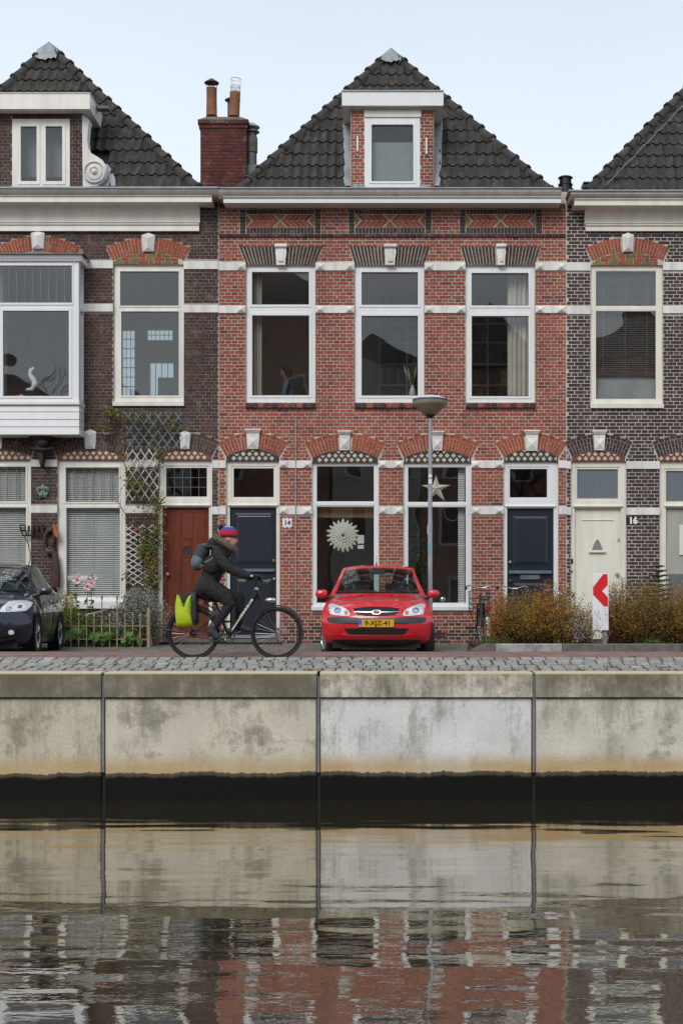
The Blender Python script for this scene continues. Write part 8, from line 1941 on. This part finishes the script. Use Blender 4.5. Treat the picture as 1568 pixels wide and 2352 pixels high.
voxel('hair', 'hair_brown', [('e', (.02, 0, 1.02), (.10, .092, .105)), ('c', (.05, 0, .98), .085, (.085, 0, .82), .055), ('c', (.06, -.06, .93), .04, (.08, -.07, .78), .03)], WM, .010, 2)
voxel('shirt', simple('shirt_blue', (.10, .115, .17), .85, 0, .2).name, [('c', (.04, .12, .745), .072, (.04, -.12, .745), .072), ('c', (.04, 0, .72), .135, (.06, 0, .42), .155), *[('c', (.04, s * .17, .74), .062, (-.02, s * .215, .52), .052) for s in (1, -1)], *[('c', (-.02, s * .215, .52), .052, (-.19, s * .13, .47), .038) for s in (1, -1)]], WM, .011, 2)
CHs = thing('dining_chair', 'dark curved chair back at the right side of the upper left window', 'chair', (X(703, 28.3), 28.3, wz)); m = MB(); cxx = X(703, 28.3)
m.tube([(cxx - .10, 28.3, wz + .30), (cxx - .09, 28.3, wz + .60), (cxx, 28.3, wz + .72), (cxx + .12, 28.3, wz + .70)], .03, 8); m.build('backrest', 'carved_wood', CHs); m = MB(); m.cham(cxx - .15, cxx + .25, 28.1, 28.5, wz + .25, wz + .30, .01); m.build('seat', 'carved_wood', CHs)
for dx_ in (-.12, .22):
    for dy_ in (28.13, 28.47): m = MB(); m.tube([(cxx + dx_, dy_, wz - .2), (cxx + dx_, dy_, wz + .25)], .018, 6); m.build('leg', 'carved_wood', CHs)
# bookcase along the back wall
BCx = thing('bookcase', 'wide bookcase full of dark books behind the two right upper windows', 'bookcase', (X(1020, 30.4), 30.4, Z(955, 30.4))); bx0, bx1 = X(872, 30.2), X(1180, 30.2); rows = [X(0, 1) * 0 + Z(v, 30.2) for v in (960, 925, 886, 838, 788, 745, 700, 655)]
bm_ = [simple('book_' + n_, c_, .7, 0, .1).name for n_, c_ in (('navy', (.03, .05, .09)), ('green', (.04, .08, .06)), ('red', (.16, .04, .03)), ('cream', (.35, .32, .26)), ('grey', (.13, .14, .15)), ('brown', (.10, .06, .04)))]
for zz_ in rows: m = MB(); m.box(bx0, bx1, 30.1, 30.4, zz_ - .012, zz_ + .012); m.build('shelf', 'room_wall', BCx)
for i in range(6): xx = bx0 + (bx1 - bx0) * i / 5; m = MB(); m.box(xx - .015, xx + .015, 30.09, 30.41, rows[0], rows[-1] + .2); m.build('upright', 'room_wall', BCx)
m = MB(); m.box(bx0, bx1, 30.41, 30.43, rows[0], rows[-1] + .2); m.build('back_board', 'room_dark', BCx); bk = {}
cnt = 0
for ri, zz_ in enumerate(rows[:-1]):
    x = bx0 + .03
    while x < bx1 - .06:
        w_ = rs.uniform(.025, .075); h_ = (rows[ri + 1] - zz_) * rs.uniform(.55, .9)
        if rs.random() < .92:
            m = MB(); m.box(x, x + w_ * .92, 30.14, 30.34, zz_ + .012, zz_ + h_); mt = bm_[min(5, int(rs.random() ** 1.3 * 6))]
            if cnt < 290: m.build('book', mt, BCx); cnt += 1
            else: bk.setdefault(mt, MB()).add(m.v, m.f)
        x += w_
for mt, mm in bk.items(): tag(mm.build('books', mt, BCx), kind='stuff')
VS = thing('grass_vase', 'vase of dried pampas grass in the middle upper window', 'vase', (X(947, 27.7), 27.7, Z(915, 27.7))); vx, vz = X(947, 27.7), Z(915, 27.7); m = MB(); m.lathe([(.05, 0), (.07, .08), (.05, .18), (.03, .22), (.035, .25)], (vx, 27.7, vz), 16); m.build('vase', 'trellis_white', VS, smooth=40)
simple('pampas', (.42, .33, .20), .9, 0, .2, 30)
for dx_, hh_ in ((-.14, .52), (-.07, .46), (.06, .50)):
    m = MB(); m.tube([(vx, 27.7, vz + .22), (vx + dx_ * .6, 27.7, vz + hh_ * .7), (vx + dx_, 27.7, vz + hh_)], .003, 4); m.tube([(vx + dx_ * .72, 27.7, vz + hh_ * .78), (vx + dx_ * .95, 27.7, vz + hh_), (vx + dx_ * 1.25, 27.7, vz + hh_ + .13)], [.008, .02, .003], 6); m.build('pampas_plume', 'pampas', VS)
OC = thing('office_chair', 'dark office chair back inside the window over the teal trellis', 'chair', (X(388, 28), 28, Z(960, 28))); m = MB(); a, c2 = P(362, 930, 28), P(412, 866, 28); m.cham(a[0], c2[0], 28, 28.1, a[1], c2[1], .03); m.build('backrest', 'seat_cloth', OC); m = MB(); m.cham(a[0], c2[0], 27.6, 28.1, a[1] - .15, a[1] - .05, .03); m.build('seat', 'seat_cloth', OC)
for i, (u, cc, lb_) in enumerate(((42, 'knit_red', 'small red object on the sill of the bay window'), (54, 'carved_orange', 'orange object beside the white one on the bay window sill'), (49, 'enamel_white', 'small white figure on the sill of the bay window'))):
    y = BY + .25; q = P(u, 906, y); m = MB(); m.lathe([(.035, 0), (.05, .02), (.045, .05), (.02, .075), (.004, .08)], (q[0], y, Z(911, BY) - .0), 12); tag(m.build('sill_trinket', cc, smooth=40), lb_, 'trinket')
m = MB(); y = BY + .5; m.tube([(X(u, y), y, Z(v, y)) for u, v in ((78, 845), (70, 850), (69, 860), (76, 870), (80, 880), (74, 893), (60, 895))], [.03, .035, .04, .05, .05, .04, .02], 8); tag(m.build('swan_ornament', 'blind_white', smooth=True), 'pale curved swan ornament inside the bay window', 'ornament')
# ventilation grate low in the middle house wall
m = MB(); a, c2 = P(998, 1464), P(1024, 1453); m.holes(a[0], c2[0], a[1], c2[1], [(a[0] + .012 + i * .0335, a[0] + .034 + i * .0335, a[1] + .015, c2[1] - .015) for i in range(6)], WY - .016, WY); m.build('air_grate', 'brick_chimney', HM)
# a long dark drain rail before the doorsteps
m = MB(); m.box(X(365, 26.4), X(480, 26.4), 26.4, 26.44, z_road(26.4), .035); tag(m.build('step_rail', 'black_metal'), 'dark low metal rail before the red door step', 'rail')
m = MB(); m.box(X(500, 26.4), X(650, 26.4), 26.4, 26.44, z_road(26.4), .035); tag(m.build('step_rail', 'black_metal'), 'dark low metal rail before the left navy door step', 'rail')
